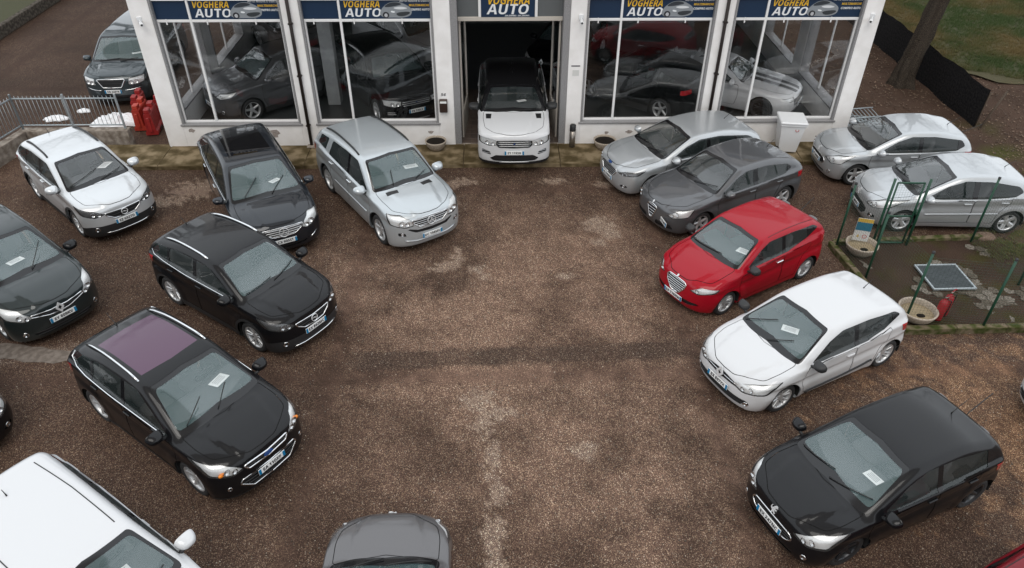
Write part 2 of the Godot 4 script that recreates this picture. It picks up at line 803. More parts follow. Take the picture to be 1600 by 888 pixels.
func rim_mesh(kind: String, rim: float, w: float) -> ArrayMesh:
	# faces +y (outside)
	var key := "rim%s_%f_%f" % [kind, rim, w]
	if mats.has(key):
		return mats[key]
	var st := st_new()
	st.set_smooth_group(0)
	var h := w / 2.0
	add_lathe(st, [Vector2(rim - 0.025, -h * 0.6), Vector2(rim - 0.03, h * 0.55), Vector2(rim - 0.018, h * 0.78), Vector2(rim - 0.004, h * 0.86), Vector2(rim + 0.006, h * 0.8)], 36)
	# hub
	st.set_smooth_group(-1)
	add_lathe(st, [Vector2(0.075, h * 0.25), Vector2(0.07, h * 0.5), Vector2(0.035, h * 0.56), Vector2(0.0, h * 0.57)], 16)
	var spec: Array = {"five": [5, 1, 0.036, 0.030, 0.0], "twin": [5, 2, 0.020, 0.016, 0.17], "ten": [10, 1, 0.020, 0.017, 0.0], "cover": [9, 2, 0.016, 0.016, 0.10], "seven": [7, 1, 0.030, 0.024, 0.0], "wide": [5, 1, 0.050, 0.058, 0.0]}[kind]
	for k in spec[0]:
		for j in spec[1]:
			var a: float = TAU * k / spec[0] + (j * 2 - 1) * spec[4] * (1.0 if spec[1] == 2 else 0.0)
			var a2: float = TAU * k / spec[0] + (j * 2 - 1) * spec[4] * (1.35 if spec[1] == 2 else 0.0)
			var d0 := Vector3(cos(a), 0, -sin(a))
			var d1 := Vector3(cos(a2), 0, -sin(a2))
			var s0 := Vector3(sin(a), 0, cos(a))
			var s1 := Vector3(sin(a2), 0, cos(a2))
			var r0 := 0.055
			var r1 := rim - 0.012
			var y0 := h * 0.50
			var y1 := h * 0.74
			var q := []
			for e in [[d0 * r0, s0, spec[2], y0], [d1 * r1, s1, spec[3], y1]]:
				q.append(e[0] + e[1] * e[2] + Vector3(0, e[3] - 0.012, 0))
				q.append(e[0] + e[1] * e[2] * 0.5 + Vector3(0, e[3], 0))
				q.append(e[0] - e[1] * e[2] * 0.5 + Vector3(0, e[3], 0))
				q.append(e[0] - e[1] * e[2] + Vector3(0, e[3] - 0.012, 0))
				q.append(e[0] - e[1] * e[2] * 0.9 + Vector3(0, e[3] - 0.045, 0))
				q.append(e[0] + e[1] * e[2] * 0.9 + Vector3(0, e[3] - 0.045, 0))
			for e in 6:
				var e2 := (e + 1) % 6
				quad(st, q[e], q[e + 6], q[e2 + 6], q[e2])
	mats[key] = done(st)
	return mats[key]

func disc_mesh(r: float) -> ArrayMesh:
	var key := "disc%f" % r
	if not mats.has(key):
		mats[key] = lathe([Vector2(r, -0.02), Vector2(r, 0.0), Vector2(0.0, 0.0)], 24, false)
	return mats[key]

# both faces of a pane
func two_faces(k: Shell, a: float, c: float) -> ArrayMesh:
	var m := skin_mesh(k, a)
	var inner := skin_mesh(k, c)
	m.add_surface_from_arrays(Mesh.PRIMITIVE_TRIANGLES, inner.surface_get_arrays(0))
	return m

# ---------------------------------------------------------------- one car with its parts
const SX := Vector3(1, 0, 0)
const SY := Vector3(0, 1, 0)
const SZ := Vector3(0, 0, 1)
var pieces := {}

func body_pieces(key: String, s: Dictionary) -> Dictionary:
	if pieces.has(key):
		return pieces[key]
	var b := Body.new(s, self)
	var k := b.skin(s.get("cell", 0.055))
	var o := {"b": b}
	var side := Vector3(0, 0, 1)
	# wheel arches
	var ra: float = s.wr + s.get("arch_gap", 0.045)
	for sg in [-1.0, 1.0]:
		var c := Vector2(sg * b.hwb, s.wr + 0.01)
		var ring := PackedVector2Array()
		var ring2 := PackedVector2Array()
		for i in 25:
			var a := PI * i / 24.0
			ring.append(c + Vector2(cos(a), sin(a)) * ra)
			ring2.append(c + Vector2(cos(a), sin(a)) * (ra + 0.055))
		ring.append(Vector2(c.x - ra, -0.1)); ring.append(Vector2(c.x + ra, -0.1))
		ring2.append(Vector2(c.x - ra - 0.055, -0.1)); ring2.append(Vector2(c.x + ra + 0.055, -0.1))
		b.cut(k, SX, SY, ring, side, 0.05)
		if s.get("arch_clad", false):
			join(o, "clad", b.cut(k, SX, SY, ring2, side, 0.05))
	if s.has("clad"):
		join(o, "clad", b.cut(k, SX, SY, pv(s.clad), side, -3.0))
	# glass
	var dlo := rounded(pv(s.dlo), s.get("dlo_r", 0.06))
	var d := b.cut(k, SX, SY, dlo, side, 0.25)
	o.panes = []
	for w in s.panes:
		var band := PackedVector2Array([Vector2(w[1] + w[3] * 0.5, 0.5), Vector2(w[2] + w[4] * 0.5, 0.5), Vector2(w[2] - w[4] * 0.5, 1.9), Vector2(w[1] - w[3] * 0.5, 1.9)])
		o.panes.append([w[0], b.cut(d, SX, SY, band, side, -1.0)])
	o.pillar_bits = islands(d)
	for q in s.get("extra_glass", []):
		o.panes.append(["quarter_window", b.cut(k, SX, SY, rounded(pv(q), 0.05), side, 0.25)])
	var ws := pv(s.ws)
	var front := Vector3(1, 0, 0)
	var wk := b.cut(k, SZ, SY, rounded(ws, 0.05), front, 0.12)
	var inner := PackedVector2Array()
	var cw: float = s.get("cowl", 0.07)
	for i in ws.size():
		inner.append(ws[i])
	inner[0] += Vector2(-0.05, cw); inner[1] += Vector2(-0.05, cw * 0.7); inner[2] += Vector2(-0.035, -0.03); inner[3] += Vector2(-0.05, -0.03)
	o.ws = b.cut(wk, SZ, SY, rounded(inner, 0.06), front, -1.0)
	o.frit = wk
	if s.has("rw"):
		o.rw = b.cut(k, SZ, SY, rounded(pv(s.rw), 0.06), Vector3(-1, 0, 0), 0.1)
	if s.has("roof"):
		o.roof = b.cut(k, SX, SZ, pv(s.roof), SY, 0.6)
	if s.has("black_roof"):
		o.black_roof = b.cut(k, SX, SY, pv(s.black_roof), SY, -3.0)
	# lamps
	for q in ["lamp", "tail"]:
		if not s.has(q + "_poly"):
			continue
		var a: float = deg_to_rad(s.get(q + "_yaw", 35.0))
		var fw := 1.0 if q == "lamp" else -1.0
		var u := Vector3(-fw * sin(a), 0, cos(a))
		var xe: float = s.xf if q == "lamp" else s.xr
		var sh := PackedVector2Array()
		for e in s[q + "_poly"]:
			# (z, y) as seen from the end of the car, or (z, y, distance from that end) on the flank
			var pt := b.at_front(e[0], e[1]) if fw > 0.0 else b.at_back(e[0], e[1])
			if e.size() > 2:
				pt = Vector3(fw * (absf(xe) - e[2]), e[1], e[0])
			sh.append(Vector2(pt.dot(u), e[1]))
		var face := Vector3(fw * cos(a), 0.35, sin(a))
		sh = rounded(sh, 0.035)
		o[q] = b.cut(k, u, SY, sh, face, 0.1)
		o[q + "_grow"] = o[q]
	# grilles and intakes
	o.grilles = []
	for g in s.get("grilles", []):
		o.grilles.append(b.cut(k, SZ, SY, rounded(pv(g.poly), g.get("r", 0.025)), front, 0.02))
	# strips of another finish across the front, seen from the front
	o.patches = []
	for g in s.get("patches", []):
		o.patches.append([b.cut(k, SZ, SY, pv(g.poly), front, 0.02), g])
	# hood stripes and vents, seen from above
	o.tops = []
	for g in s.get("tops", []):
		o.tops.append([b.cut(k, SX, SZ, pv(g.poly), SY, 0.3), g])
	# doors and hood with their gaps
	o.doors = []
	o.seam = Shell.new()
	for g in s.get("doors", []):
		var pg := rounded(pv(g[1]), 0.06)
		var kk := b.cut(k, SX, SY, pg, side, 0.15)
		var dk := b.cut(kk, SX, SY, offset_poly(pg, -0.011), side, -1.0)
		o.doors.append([g[0], dk])
		o.seam.p.append_array(kk.p); o.seam.n.append_array(kk.n)
	if s.has("hood"):
		var hp := rounded(pv(s.hood), 0.08)
		var kk := b.cut(k, SX, SZ, hp, SY, 0.25)
		var big := offset_poly(hp, -0.011)
		o.hood = b.cut(kk, SX, SZ, big, SY, -1.0)
		# the hood runs on across the middle line
		o.seam.p.append_array(kk.p); o.seam.n.append_array(kk.n)
	o.main = k
	pieces[key] = o
	return o

# the separate pieces of a skin
func islands(k: Shell) -> Array:
	var parent := {}
	var find := func(a: Vector3i) -> Vector3i:
		while parent[a] != a:
			parent[a] = parent[parent[a]]
			a = parent[a]
		return a
	var keys := []
	for p in k.p:
		var q := Vector3i((p * 2000.0).round())
		keys.append(q)
		if not parent.has(q):
			parent[q] = q
	for i in range(0, keys.size(), 3):
		for j in [1, 2]:
			var a: Vector3i = find.call(keys[i])
			var c: Vector3i = find.call(keys[i + j])
			if a != c:
				parent[a] = c
	var out := {}
	for i in range(0, keys.size(), 3):
		var r: Vector3i = find.call(keys[i])
		if not out.has(r):
			out[r] = Shell.new()
		for j in 3:
			out[r].p.append(k.p[i + j])
			out[r].n.append(k.n[i + j])
	var list := []
	for r in out:
		if out[r].p.size() > 60:
			list.append(out[r])
	return list

func join(o: Dictionary, key: String, k: Shell) -> void:
	if not o.has(key):
		o[key] = k
		return
	o[key].p.append_array(k.p)
	o[key].n.append_array(k.n)

func surface_tube(b: Body, pts: Array, how: String, r: float, lift := 0.0, side := 0, n := 5) -> ArrayMesh:
	var st := st_new()
	st.set_smooth_group(0)
	if side == 0:
		# one run across the middle
		var back := pts.duplicate()
		back.reverse()
		back.pop_back()
		pts = back.map(func(e: Array) -> Array: return [-e[0], e[1]]) + pts
	for sg in [1.0 if side >= 0 else -1.0]:
		var q := []
		for e in pts:
			var p: Vector3
			if how == "side":
				p = b.at_side(e[0], e[1]) + Vector3(0, 0, lift)
			elif how == "top":
				p = b.at_top(e[0], e[1]) + Vector3(0, lift, 0)
			else:
				p = b.at_front(e[0], e[1]) + Vector3(lift, 0, 0)
			q.append(p * Vector3(1, 1, sg))
		add_tube(st, q, r, n)
	return done(st)

func dense(pts: Array, step := 0.08) -> Array:
	var o := [pts[0]]
	for i in pts.size() - 1:
		var a := Vector2(pts[i][0], pts[i][1])
		var c := Vector2(pts[i + 1][0], pts[i + 1][1])
		var m := maxi(1, int(a.distance_to(c) / step))
		for j in m:
			var q := a.lerp(c, (j + 1.0) / m)
			o.append([q.x, q.y])
	return o

func paint(key: String, c: Color, metal: float, rough := 0.38) -> StandardMaterial3D:
	var m := mat("paint_" + key, c, rough, metal, 1.0)
	m.clearcoat_roughness = 0.05
	m.metallic_specular = 0.25
	if c.get_luminance() < 0.12 and metal < 0.15:
		m.clearcoat = 0.42
	return m

func part_mesh(key: String, part: String, make: Callable) -> Mesh:
	var q := key + "/" + part
	if not pieces.has(q):
		pieces[q] = make.call()
	return pieces[q]

func build_car(key: String, s: Dictionary, look: Dictionary, called: String, label: String, at: Vector3, turn_deg: float, group := "") -> Node3D:
	var t0 := Time.get_ticks_msec()
	var o := body_pieces(key, s)
	var b: Body = o.b
	var t := thing(called, label, "car", at, deg_to_rad(turn_deg), group)
	var body_m: Material = look.paint
	var black := mat("black_plastic", Color(0.018, 0.018, 0.019), 0.55)
	var gloss := mat("gloss_black", Color(0.008, 0.008, 0.009), 0.12)
	var chrome := mat("chrome", Color(0.72, 0.73, 0.74), 0.16, 1.0)
	var silver_trim := mat("silver_trim", Color(0.5, 0.51, 0.52), 0.35, 0.9)
	var seam_m := mat("seam_rubber", Color(0.012, 0.012, 0.012), 0.9)
	var interior := mat("cabin_trim", Color(0.045, 0.047, 0.05), 0.7)
	var clear: StandardMaterial3D = look.get("glass", glass_mat("misted_glass", Color(0.31, 0.50, 0.51), 0.075))  # pale teal film in the glass colour stands in for reflected sky
	var dark_glass: StandardMaterial3D = look.get("side_glass", glass_mat("side_glass", Color(0.03, 0.04, 0.04), 0.45))
	var whole := func(k: String) -> Mesh: return skin_mesh(o[k])
	obj("body", part_mesh(key, "body", whole.bind("main")), body_m, t)
	if o.hood.p.size():
		obj("bonnet", part_mesh(key, "hood", whole.bind("hood")), body_m, t)
	obj("panel_gap", part_mesh(key, "seam", func() -> Mesh: return skin_mesh(o.seam, -0.012)), seam_m, t)
	for i in o.doors.size():
		for sd in [1, -1]:
			var dn: Node3D = obj(o.doors[i][0], part_mesh(key, "door%d%d" % [i, sd], func() -> Mesh: return skin_mesh(o.doors[i][1], 0.0, sd)), body_m, t)
			if i < s.get("handles", []).size():
				var hp: Array = s.handles[i]
				var p := b.at_side(hp[0], hp[1])
				var hm := bevel_box(Vector3(-0.095, -0.016, -0.005), Vector3(0.095, 0.016, 0.03), 0.012)
				var h := obj("door_handle", hm, look.get("handle", body_m), dn)
				h.position = Vector3(p.x, p.y, p.z * sd - (0.012 if sd < 0 else -0.0))
				if sd < 0:
					h.position.z = -p.z - 0.024
	if o.has("clad"):
		obj("lower_cladding", part_mesh(key, "clad", func() -> Mesh: return skin_mesh(o.clad, 0.004)), black, t)
	for e in o.pillar_bits:
		for sd in [1, -1]:
			obj("pillar_trim", part_mesh(key, "pillar%d%d" % [o.pillar_bits.find(e), sd], func() -> Mesh: return skin_mesh(e, 0.0, sd)), gloss, t)
	for i in o.panes.size():
		for sd in [1, -1]:
			obj(o.panes[i][0], part_mesh(key, "pane%d%d" % [i, sd], func() -> Mesh: return skin_mesh(o.panes[i][1], -0.006, sd)), dark_glass, t)
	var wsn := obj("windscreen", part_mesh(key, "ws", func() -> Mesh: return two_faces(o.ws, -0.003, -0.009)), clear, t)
	obj("windscreen_border", part_mesh(key, "frit", func() -> Mesh: return skin_mesh(o.frit, -0.004)), gloss, wsn)
	if o.has("rw"):
		obj("rear_window", part_mesh(key, "rw", func() -> Mesh: return skin_mesh(o.rw, -0.005)), dark_glass, t)
	if o.has("roof"):
		obj("glass_roof", part_mesh(key, "roof", whole.bind("roof")), look.roof, t)
	if o.has("black_roof"):
		obj("roof", part_mesh(key, "black_roof", whole.bind("black_roof")), look.get("roof", gloss), t)
	for i in o.tops.size():
		obj(o.tops[i][1].name, part_mesh(key, "top%d" % i, func() -> Mesh: return skin_mesh(o.tops[i][0], o.tops[i][1].get("off", 0.0))), mats[o.tops[i][1].mat], t)
	for i in o.patches.size():
		obj(o.patches[i][1].name, part_mesh(key, "patch%d" % i, func() -> Mesh: return skin_mesh(o.patches[i][0], o.patches[i][1].get("off", 0.0))), mats[o.patches[i][1].mat], t)
	# lamps: clear cover over a reflector with two bowls
	var lens := glass_mat("lamp_cover", Color(0.8, 0.82, 0.82), 0.04)
	var refl := mat("dark_lamp_housing", Color(0.10, 0.10, 0.105), 0.3, 0.5) if s.get("lamp_dark", false) else mat(s.get("lamp_back", "lamp_reflector"), Color(0.74, 0.75, 0.75), 0.35, 0.35)
	if o.has("lamp"):
		for sd in [1, -1]:
			var ln := obj("headlight", part_mesh(key, "lamp%d" % sd, func() -> Mesh: return skin_mesh(o.lamp, 0.002, sd)), lens, t)
			obj("reflector", part_mesh(key, "refl%d" % sd, func() -> Mesh: return skin_mesh(o.lamp, -0.035, sd)), refl, ln)
			for bp in s.get("bulbs", []):
				var p: Vector3 = b.at_front(bp[0], bp[1]) * Vector3(1, 1, sd)
				var bl := obj("lamp_bowl", part_mesh("shared", "bowl", func() -> Mesh: return lathe([Vector2(0.062, 0.03), Vector2(0.056, 0.034), Vector2(0.05, 0.022), Vector2(0.03, 0.004), Vector2(0.0, 0.0)], 16)), chrome, ln)
				bl.position = p + Vector3(-0.04, 0, 0)
				bl.basis = Basis(Vector3.BACK, -PI / 2) * Basis.from_scale(Vector3(1, 1, 1) * bp[2])
			for bp in s.get("blinkers", []):
				var p: Vector3 = b.at_front(bp[0], bp[1]) * Vector3(1, 1, sd)
				var bl := obj("indicator", part_mesh("shared", "blinker", func() -> Mesh: return blob(Vector3(0.03, 0.03, 0.06), 0.8, 0.8)), mat("amber_lamp", Color(0.75, 0.22, 0.02), 0.25), ln)
				bl.position = p + Vector3(-0.03, 0, 0)
	if o.has("tail"):
		for sd in [1, -1]:
			obj("tail_light", part_mesh(key, "tail%d" % sd, func() -> Mesh: return skin_mesh(o.tail, 0.004, sd)), mat("tail_red", Color(0.42, 0.012, 0.018), 0.12, 0.0, 1.0), t)
	# grilles
	for i in o.grilles.size():
		var g: Dictionary = s.grilles[i]
		var gn := obj(g.get("name", "grille"), part_mesh(key, "grille%d" % i, func() -> Mesh: return skin_mesh(o.grilles[i], -0.02)), mat("grille_mesh", Color(0.012, 0.012, 0.013), 0.5), t)
		var gm: Material = chrome if g.get("chrome", false) else silver_trim if g.get("silver", false) else black
		var hi := -9.0
		var lo := 9.0
		for q in g.poly:
			hi = maxf(hi, q[1])
			lo = minf(lo, q[1])
		var n: int = g.get("slats", 0)
		for j in n:
			var y := lerpf(lo, hi, (j + 0.7) / (n + 0.4))
			var zr := span(pv(g.poly), y)
			if zr.y - zr.x < 0.06:
				continue
			var pts := []
			var steps := 10
			for e in steps + 1:
				var z := lerpf(-zr.y if zr.x < 0.02 else zr.x, zr.y, float(e) / steps)
				pts.append(b.at_front(z, y) + Vector3(-0.006, 0, 0))
			for sd in ([1] if zr.x < 0.02 else [1, -1]):
				var st := st_new()
				st.set_smooth_group(0)
				var q := []
				for e in pts:
					q.append(e * Vector3(1, 1, sd))
				add_tube(st, q, g.get("slat_r", 0.009), 5)
				obj("slat", done(st), gm, gn)
		if g.has("frame"):
			var ring := []
			var rp := rounded(pv(g.poly), g.get("r", 0.025))
			var st := st_new()
			st.set_smooth_group(0)
			var mid: bool = g.poly[0][0] < 0.001
			if mid:
				# one loop over both halves
				for q in rp:
					if q.x > 0.004:
						ring.append(b.at_front(q.x, q.y))
				
				var lp := []
				for q in ring:
					lp.append(q)
				for e in range(ring.size() - 1, -1, -1):
					lp.append(ring[e] * Vector3(1, 1, -1))
				lp.append(lp[0])
				add_tube(st, lp, g.frame, 6)
			else:
				for sd in [1, -1]:
					var lp := []
					for q in rp:
						lp.append(b.at_front(q.x, q.y) * Vector3(1, 1, sd))
					lp.append(lp[0])
					add_tube(st, lp, g.frame, 6)
			obj("surround", done(st), {"chrome": chrome, "black": gloss, "silver": silver_trim, "body": body_m}[g.get("frame_mat", "chrome")], gn)
	# trim lines
	for q in s.get("lines", []):
		var mm: Material = {"chrome": chrome, "black": black, "silver": silver_trim, "body": body_m}[q.mat]
		for sd in ([1, -1] if q.pts[0][0] != 0.0 or q.how != "front" else [0]):
			obj(q.name, part_mesh(key, "line" + str(q.pts) + q.name + str(sd), func() -> Mesh: return surface_tube(b, dense(q.pts), q.how, q.r, q.get("lift", 0.0), sd)), mm, t)
	for fp in s.get("fogs", []):
		for sd in [1, -1]:
			var p: Vector3 = b.at_front(fp[0], fp[1]) * Vector3(1, 1, sd)
			var fl := obj("fog_light", part_mesh("shared", "fog", func() -> Mesh: return lathe([Vector2(0.062, 0.004), Vector2(0.055, 0.016), Vector2(0.046, 0.012), Vector2(0.03, 0.0), Vector2(0.0, -0.004)], 16)), chrome, t)
			fl.position = p
			fl.basis = Basis(Vector3.UP, deg_to_rad(-sd * 25.0)) * Basis(Vector3.BACK, -PI / 2) * Basis.from_scale(Vector3.ONE * fp[2])
	# roof rails
	if s.has("rails"):
		var r: Dictionary = s.rails
		for sd in [1, -1]:
			var st := st_new()
			st.set_smooth_group(0)
			var q := []
			var m := 14
			for e in m + 1:
				var x := lerpf(r.x0, r.x1, float(e) / m)
				var z := lerpf(r.z0, r.z1, float(e) / m)
				var lift: float = r.get("lift", 0.035) * minf(1.0, minf(e, m - e) / 1.5)
				q.append((b.at_top(x, z) + Vector3(0, lift, 0)) * Vector3(1, 1, sd))
			add_tube(st, q, r.get("r", 0.018), 6)
			obj("roof_rail", done(st), {"chrome": silver_trim, "black": black, "bright": chrome}[r.mat], t)
	# door mirrors
	if s.has("mirror"):
		var mp: Array = s.mirror
		var foot := b.at_side(mp[0], mp[1])
		for sd in [1, -1]:
			var mm := part_mesh("shared", "mirror%d" % sd, mirror_shell.bind(sd))
			var mn := obj("door_mirror", mm, look.get("mirror", body_m), t)
			mn.position = Vector3(mp[0] - 0.02, mp[1] + 0.09, (foot.z + 0.13) * sd)
			mn.scale = Vector3.ONE * s.get("mirror_size", 1.0)
			var gl := obj("mirror_glass", part_mesh("shared", "mglass", func() -> Mesh: return blob(Vector3(0.006, 0.062, 0.095), 0.5, 0.5)), mat("mirror_face", Color(0.5, 0.52, 0.54), 0.05, 1.0), mn)
			gl.position = Vector3(-0.045, 0.0, 0.0)
			var arm := obj("mirror_arm", part_mesh("shared", "marm%d" % sd, func() -> Mesh: return tube([Vector3(0.02, -0.1, -0.17 * sd), Vector3(0.02, -0.06, -0.06 * sd), Vector3(0.01, -0.03, 0.0)], 0.026, 6, 0.03)), black, mn)
			arm.position = Vector3.ZERO
	# wheels
	var tyre_m := mat("tyre_rubber", Color(0.02, 0.02, 0.021), 0.85)
	var rr: float = s.wr
	var rim: float = s.get("rim", rr * 0.71)
	var tw: float = s.get("tw", 0.21)
	for fx in [1, -1]:
		for sd in [1, -1]:
			var w := Node3D.new()
			w.name = "wheel"
			t.add_child(w, true)
			w.position = Vector3(fx * b.hwb, rr, sd * (b.half(fx * b.hwb, rr) - tw / 2.0 - 0.008))
			w.basis = Basis(Vector3.RIGHT, PI / 2 * sd) * Basis(Vector3.UP, 0.3 + fx * 0.5 + sd)
			if fx == 1 and look.has("steer"):
				w.basis = Basis(Vector3.UP, deg_to_rad(look.steer)) * w.basis
			obj("tyre", tyre_mesh(rr, tw, rim), tyre_m, w)
			obj("rim", rim_mesh(s.get("rim_kind", "five"), rim, tw), look.get("rim", silver_rim()), w)
			obj("brake_disc", disc_mesh(rim * 0.97), mat("wheel_back", Color(0.02, 0.02, 0.02), 0.6, 0.3), w)
	# wheel housings and floor
	var st := st_new()
	for fx in [1, -1]:
		for sd in [1, -1]:
			var zc: float = b.half(fx * b.hwb, rr + 0.2)
			var z0 := zc - 0.34
			var z1 := zc - 0.03
			var ra: float = s.wr + s.get("arch_gap", 0.045) + 0.012
			var pr := Vector3.ZERO
			for i in 17:
				var a := -0.25 + (PI + 0.5) * i / 16.0
				var q := Vector3(fx * b.hwb + cos(a) * ra, rr + 0.01 + sin(a) * ra, 0)
				if i > 0:
					quad(st, Vector3(pr.x, pr.y, z0 * sd), Vector3(q.x, q.y, z0 * sd), Vector3(q.x, q.y, z1 * sd), Vector3(pr.x, pr.y, z1 * sd))
					quad(st, Vector3(pr.x, pr.y, z0 * sd), Vector3(q.x, q.y, z0 * sd), Vector3(fx * b.hwb, rr, z0 * sd), Vector3(fx * b.hwb, rr, z0 * sd))
				pr = q
	add_box(st, Vector3(-b.hwb - 0.3, b.ybot + 0.12, -b.hw + 0.35), Vector3(b.hwb + 0.3, b.ybot + 0.16, b.hw - 0.35))
	obj("wheel_housing", done(st), mat("underside", Color(0.01, 0.01, 0.01), 0.9), t)
	cabin(t, s, b, interior, look)
	# wipers on the windscreen
	var wm := mat("wiper_black", Color(0.01, 0.01, 0.01), 0.5)
	for q in s.get("wipers", []):
		var pts := []
		for e in 9:
			var z := lerpf(q[0], q[2], e / 8.0)
			var y := lerpf(q[1], q[3], e / 8.0)
			pts.append(b.at_front(z, y) + Vector3(0.012, 0.016, 0) + Vector3(0.6, 0.8, 0) * (s.get("wiper_lift", 0.0) * e / 8.0))
		obj("wiper", tube(pts, 0.009, 5), wm, t)
	if s.has("rear_wiper"):
		var rp := b.at_back(0.0, s.rear_wiper[0])
		obj("rear_wiper", tube([rp, rp + Vector3(-0.06, 0.03, 0.02), rp + Vector3(-s.rear_wiper[1], s.rear_wiper[1] * 0.42, 0.06)], 0.011, 5, 0.008), wm, t)
	if s.has("aerial"):
		var p := b.at_top(s.aerial[0], 0.0)
		var an := obj("aerial", tube([p, p + Vector3(-0.03, 0.03, 0), p + Vector3(-s.aerial[1], s.aerial[1] * 0.75, 0)], 0.012, 5, 0.004), wm, t)
		an.name = "aerial"
	plate_on(t, s, b, look)
	emblem_on(t, s, b, look, chrome)
	if not look.has("quiet"):
		print(called, " ", Time.get_ticks_msec() - t0, " ms")
	return t

func silver_rim() -> StandardMaterial3D:
	return mat("alloy_rim", Color(0.60, 0.61, 0.62), 0.34, 0.6)

func span(p: PackedVector2Array, y: float) -> Vector2:
	var lo := 9.0
	var hi := -9.0
	for i in p.size():
		var a := p[i]
		var c := p[(i + 1) % p.size()]
		if (a.y - y) * (c.y - y) <= 0.0 and absf(a.y - c.y) > 1e-6:
			var x := lerpf(a.x, c.x, (y - a.y) / (c.y - a.y))
			lo = minf(lo, x)
			hi = maxf(hi, x)
	return Vector2(lo, hi)

func mirror_shell(sd: int) -> ArrayMesh:
	# egg-shaped housing, flat behind
	var st := st_new()
	st.set_smooth_group(0)
	var g := []
	for i in 9:
		var a := i / 8.0
		var r := sqrt(maxf(0.0, 1.0 - a * a))
		var row := []
		for k in 18:
			var v := TAU * k / 18.0
			var cz := pow(absf(cos(v)), 0.7) * signf(cos(v))
			var cy := pow(absf(sin(v)), 0.7) * signf(sin(v))
			row.append(Vector3(-0.045 + 0.14 * a, cy * 0.082 * r - 0.02 * a * r, cz * 0.125 * r * (1.0 + 0.0 * sd)))
		g.append(row)
	for i in 8:
		for k in 18:
			var k2 := (k + 1) % 18
			quad(st, g[i][k], g[i][k2], g[i + 1][k2], g[i + 1][k])
	for k in 18:
		var k2 := (k + 1) % 18
		st.add_vertex(Vector3(-0.045, 0, 0)); st.add_vertex(g[0][k2]); st.add_vertex(g[0][k])
	return done(st)

func cabin(t: Node3D, s: Dictionary, b: Body, m: Material, look: Dictionary) -> void:
	var yc: float = s.ws[0][1]
	var zc := b.hw - 0.17
	var xw := b.at_front(0.0, yc + 0.06).x
	# dashboard: a swept roll under the windscreen
	var st := st_new()
	st.set_smooth_group(0)
	var prof := [Vector2(xw - 0.10, yc - 0.05), Vector2(xw - 0.45, yc - 0.015), Vector2(xw - 0.62, yc - 0.03), Vector2(xw - 0.72, yc - 0.10), Vector2(xw - 0.70, yc - 0.25), Vector2(xw - 0.58, yc - 0.4), Vector2(xw - 0.2, yc - 0.45)]
	var rows := []
	for i in prof.size():
		var row := []
		for k in 9:
			var z := lerpf(-zc, zc, k / 8.0)
			var bump := 0.05 * exp(-pow((z + 0.36) / 0.2, 2.0)) if i >= 1 and i <= 3 else 0.0
			var bow := 0.20 * pow(absf(z) / zc, 2.0) if i < 2 else 0.06 * pow(absf(z) / zc, 2.0)
			row.append(Vector3(prof[i].x - bow, prof[i].y + bump, z))
		rows.append(row)
	for i in prof.size() - 1:
		for k in 8:
			quad(st, rows[i][k], rows[i + 1][k], rows[i + 1][k + 1], rows[i][k + 1])
	var dash := obj("dashboard", done(st), m, t)
	var whl := obj("steering_wheel", part_mesh("shared", "steer", func() -> Mesh: return steering()), mat("steer_black", Color(0.015, 0.015, 0.016), 0.5), t)
	whl.position = Vector3(xw - 0.86, yc - 0.06, -0.36)
	whl.basis = Basis(Vector3.BACK, deg_to_rad(62.0))
	var sm: Material = look.get("seat", mat("seat_cloth", Color(0.16, 0.16, 0.165), 0.85))
	var xs := xw - 1.32
	for zz in [-0.37, 0.37]:
		var sn := obj("seat", part_mesh("shared", "seat", func() -> Mesh: return seat()), sm, t)
		sn.position = Vector3(xs, 0.0 + (yc - 0.95) * 0.6, zz)
	var bench := obj("rear_bench", part_mesh("shared", "bench", func() -> Mesh: return bench_mesh()), sm, t)
	bench.position = Vector3(xs - 0.85, (yc - 0.95) * 0.6, 0)
	var mr := obj("inside_mirror", part_mesh("shared", "inmir", func() -> Mesh: return blob(Vector3(0.02, 0.032, 0.11), 0.6, 0.6)), mat("steer_black", Color(0.015, 0.015, 0.016), 0.5), t)
	mr.position = b.at_front(0.0, s.ws[3][1] - 0.07) + Vector3(-0.10, -0.03, 0)

func steering() -> ArrayMesh:
	var st := st_new()
	st.set_smooth_group(0)
	var pts := []
	for i in 25:
		pts.append(Vector3(cos(TAU * i / 24.0) * 0.18, 0, sin(TAU * i / 24.0) * 0.18))
	add_tube(st, pts, 0.016, 6, false)
	for a in [0.0, PI, -PI / 2]:
		add_tube(st, [Vector3.ZERO, Vector3(sin(a) * 0.18 * 0 + cos(a) * 0.0, 0, 0) + Vector3(sin(a), 0, cos(a)) * 0.17], 0.02, 5)
	add_blob(st, Vector3.ZERO, Vector3(0.06, 0.03, 0.06), 0.8, 0.8)
	return done(st)

func seat() -> ArrayMesh:
	var st := st_new()
	st.set_smooth_group(0)
	add_blob(st, Vector3(0.05, 0.5, 0), Vector3(0.28, 0.09, 0.25), 0.5, 0.5)
	var t := Transform3D(Basis(Vector3.BACK, deg_to_rad(14.0)), Vector3(-0.22, 0.5, 0))
	add_blob(st, Vector3(0, 0.32, 0), Vector3(0.075, 0.35, 0.24), 0.5, 0.6, t)
	add_blob(st, Vector3(0.0, 0.76, 0), Vector3(0.05, 0.09, 0.13), 0.6, 0.6, t)
	return done(st)

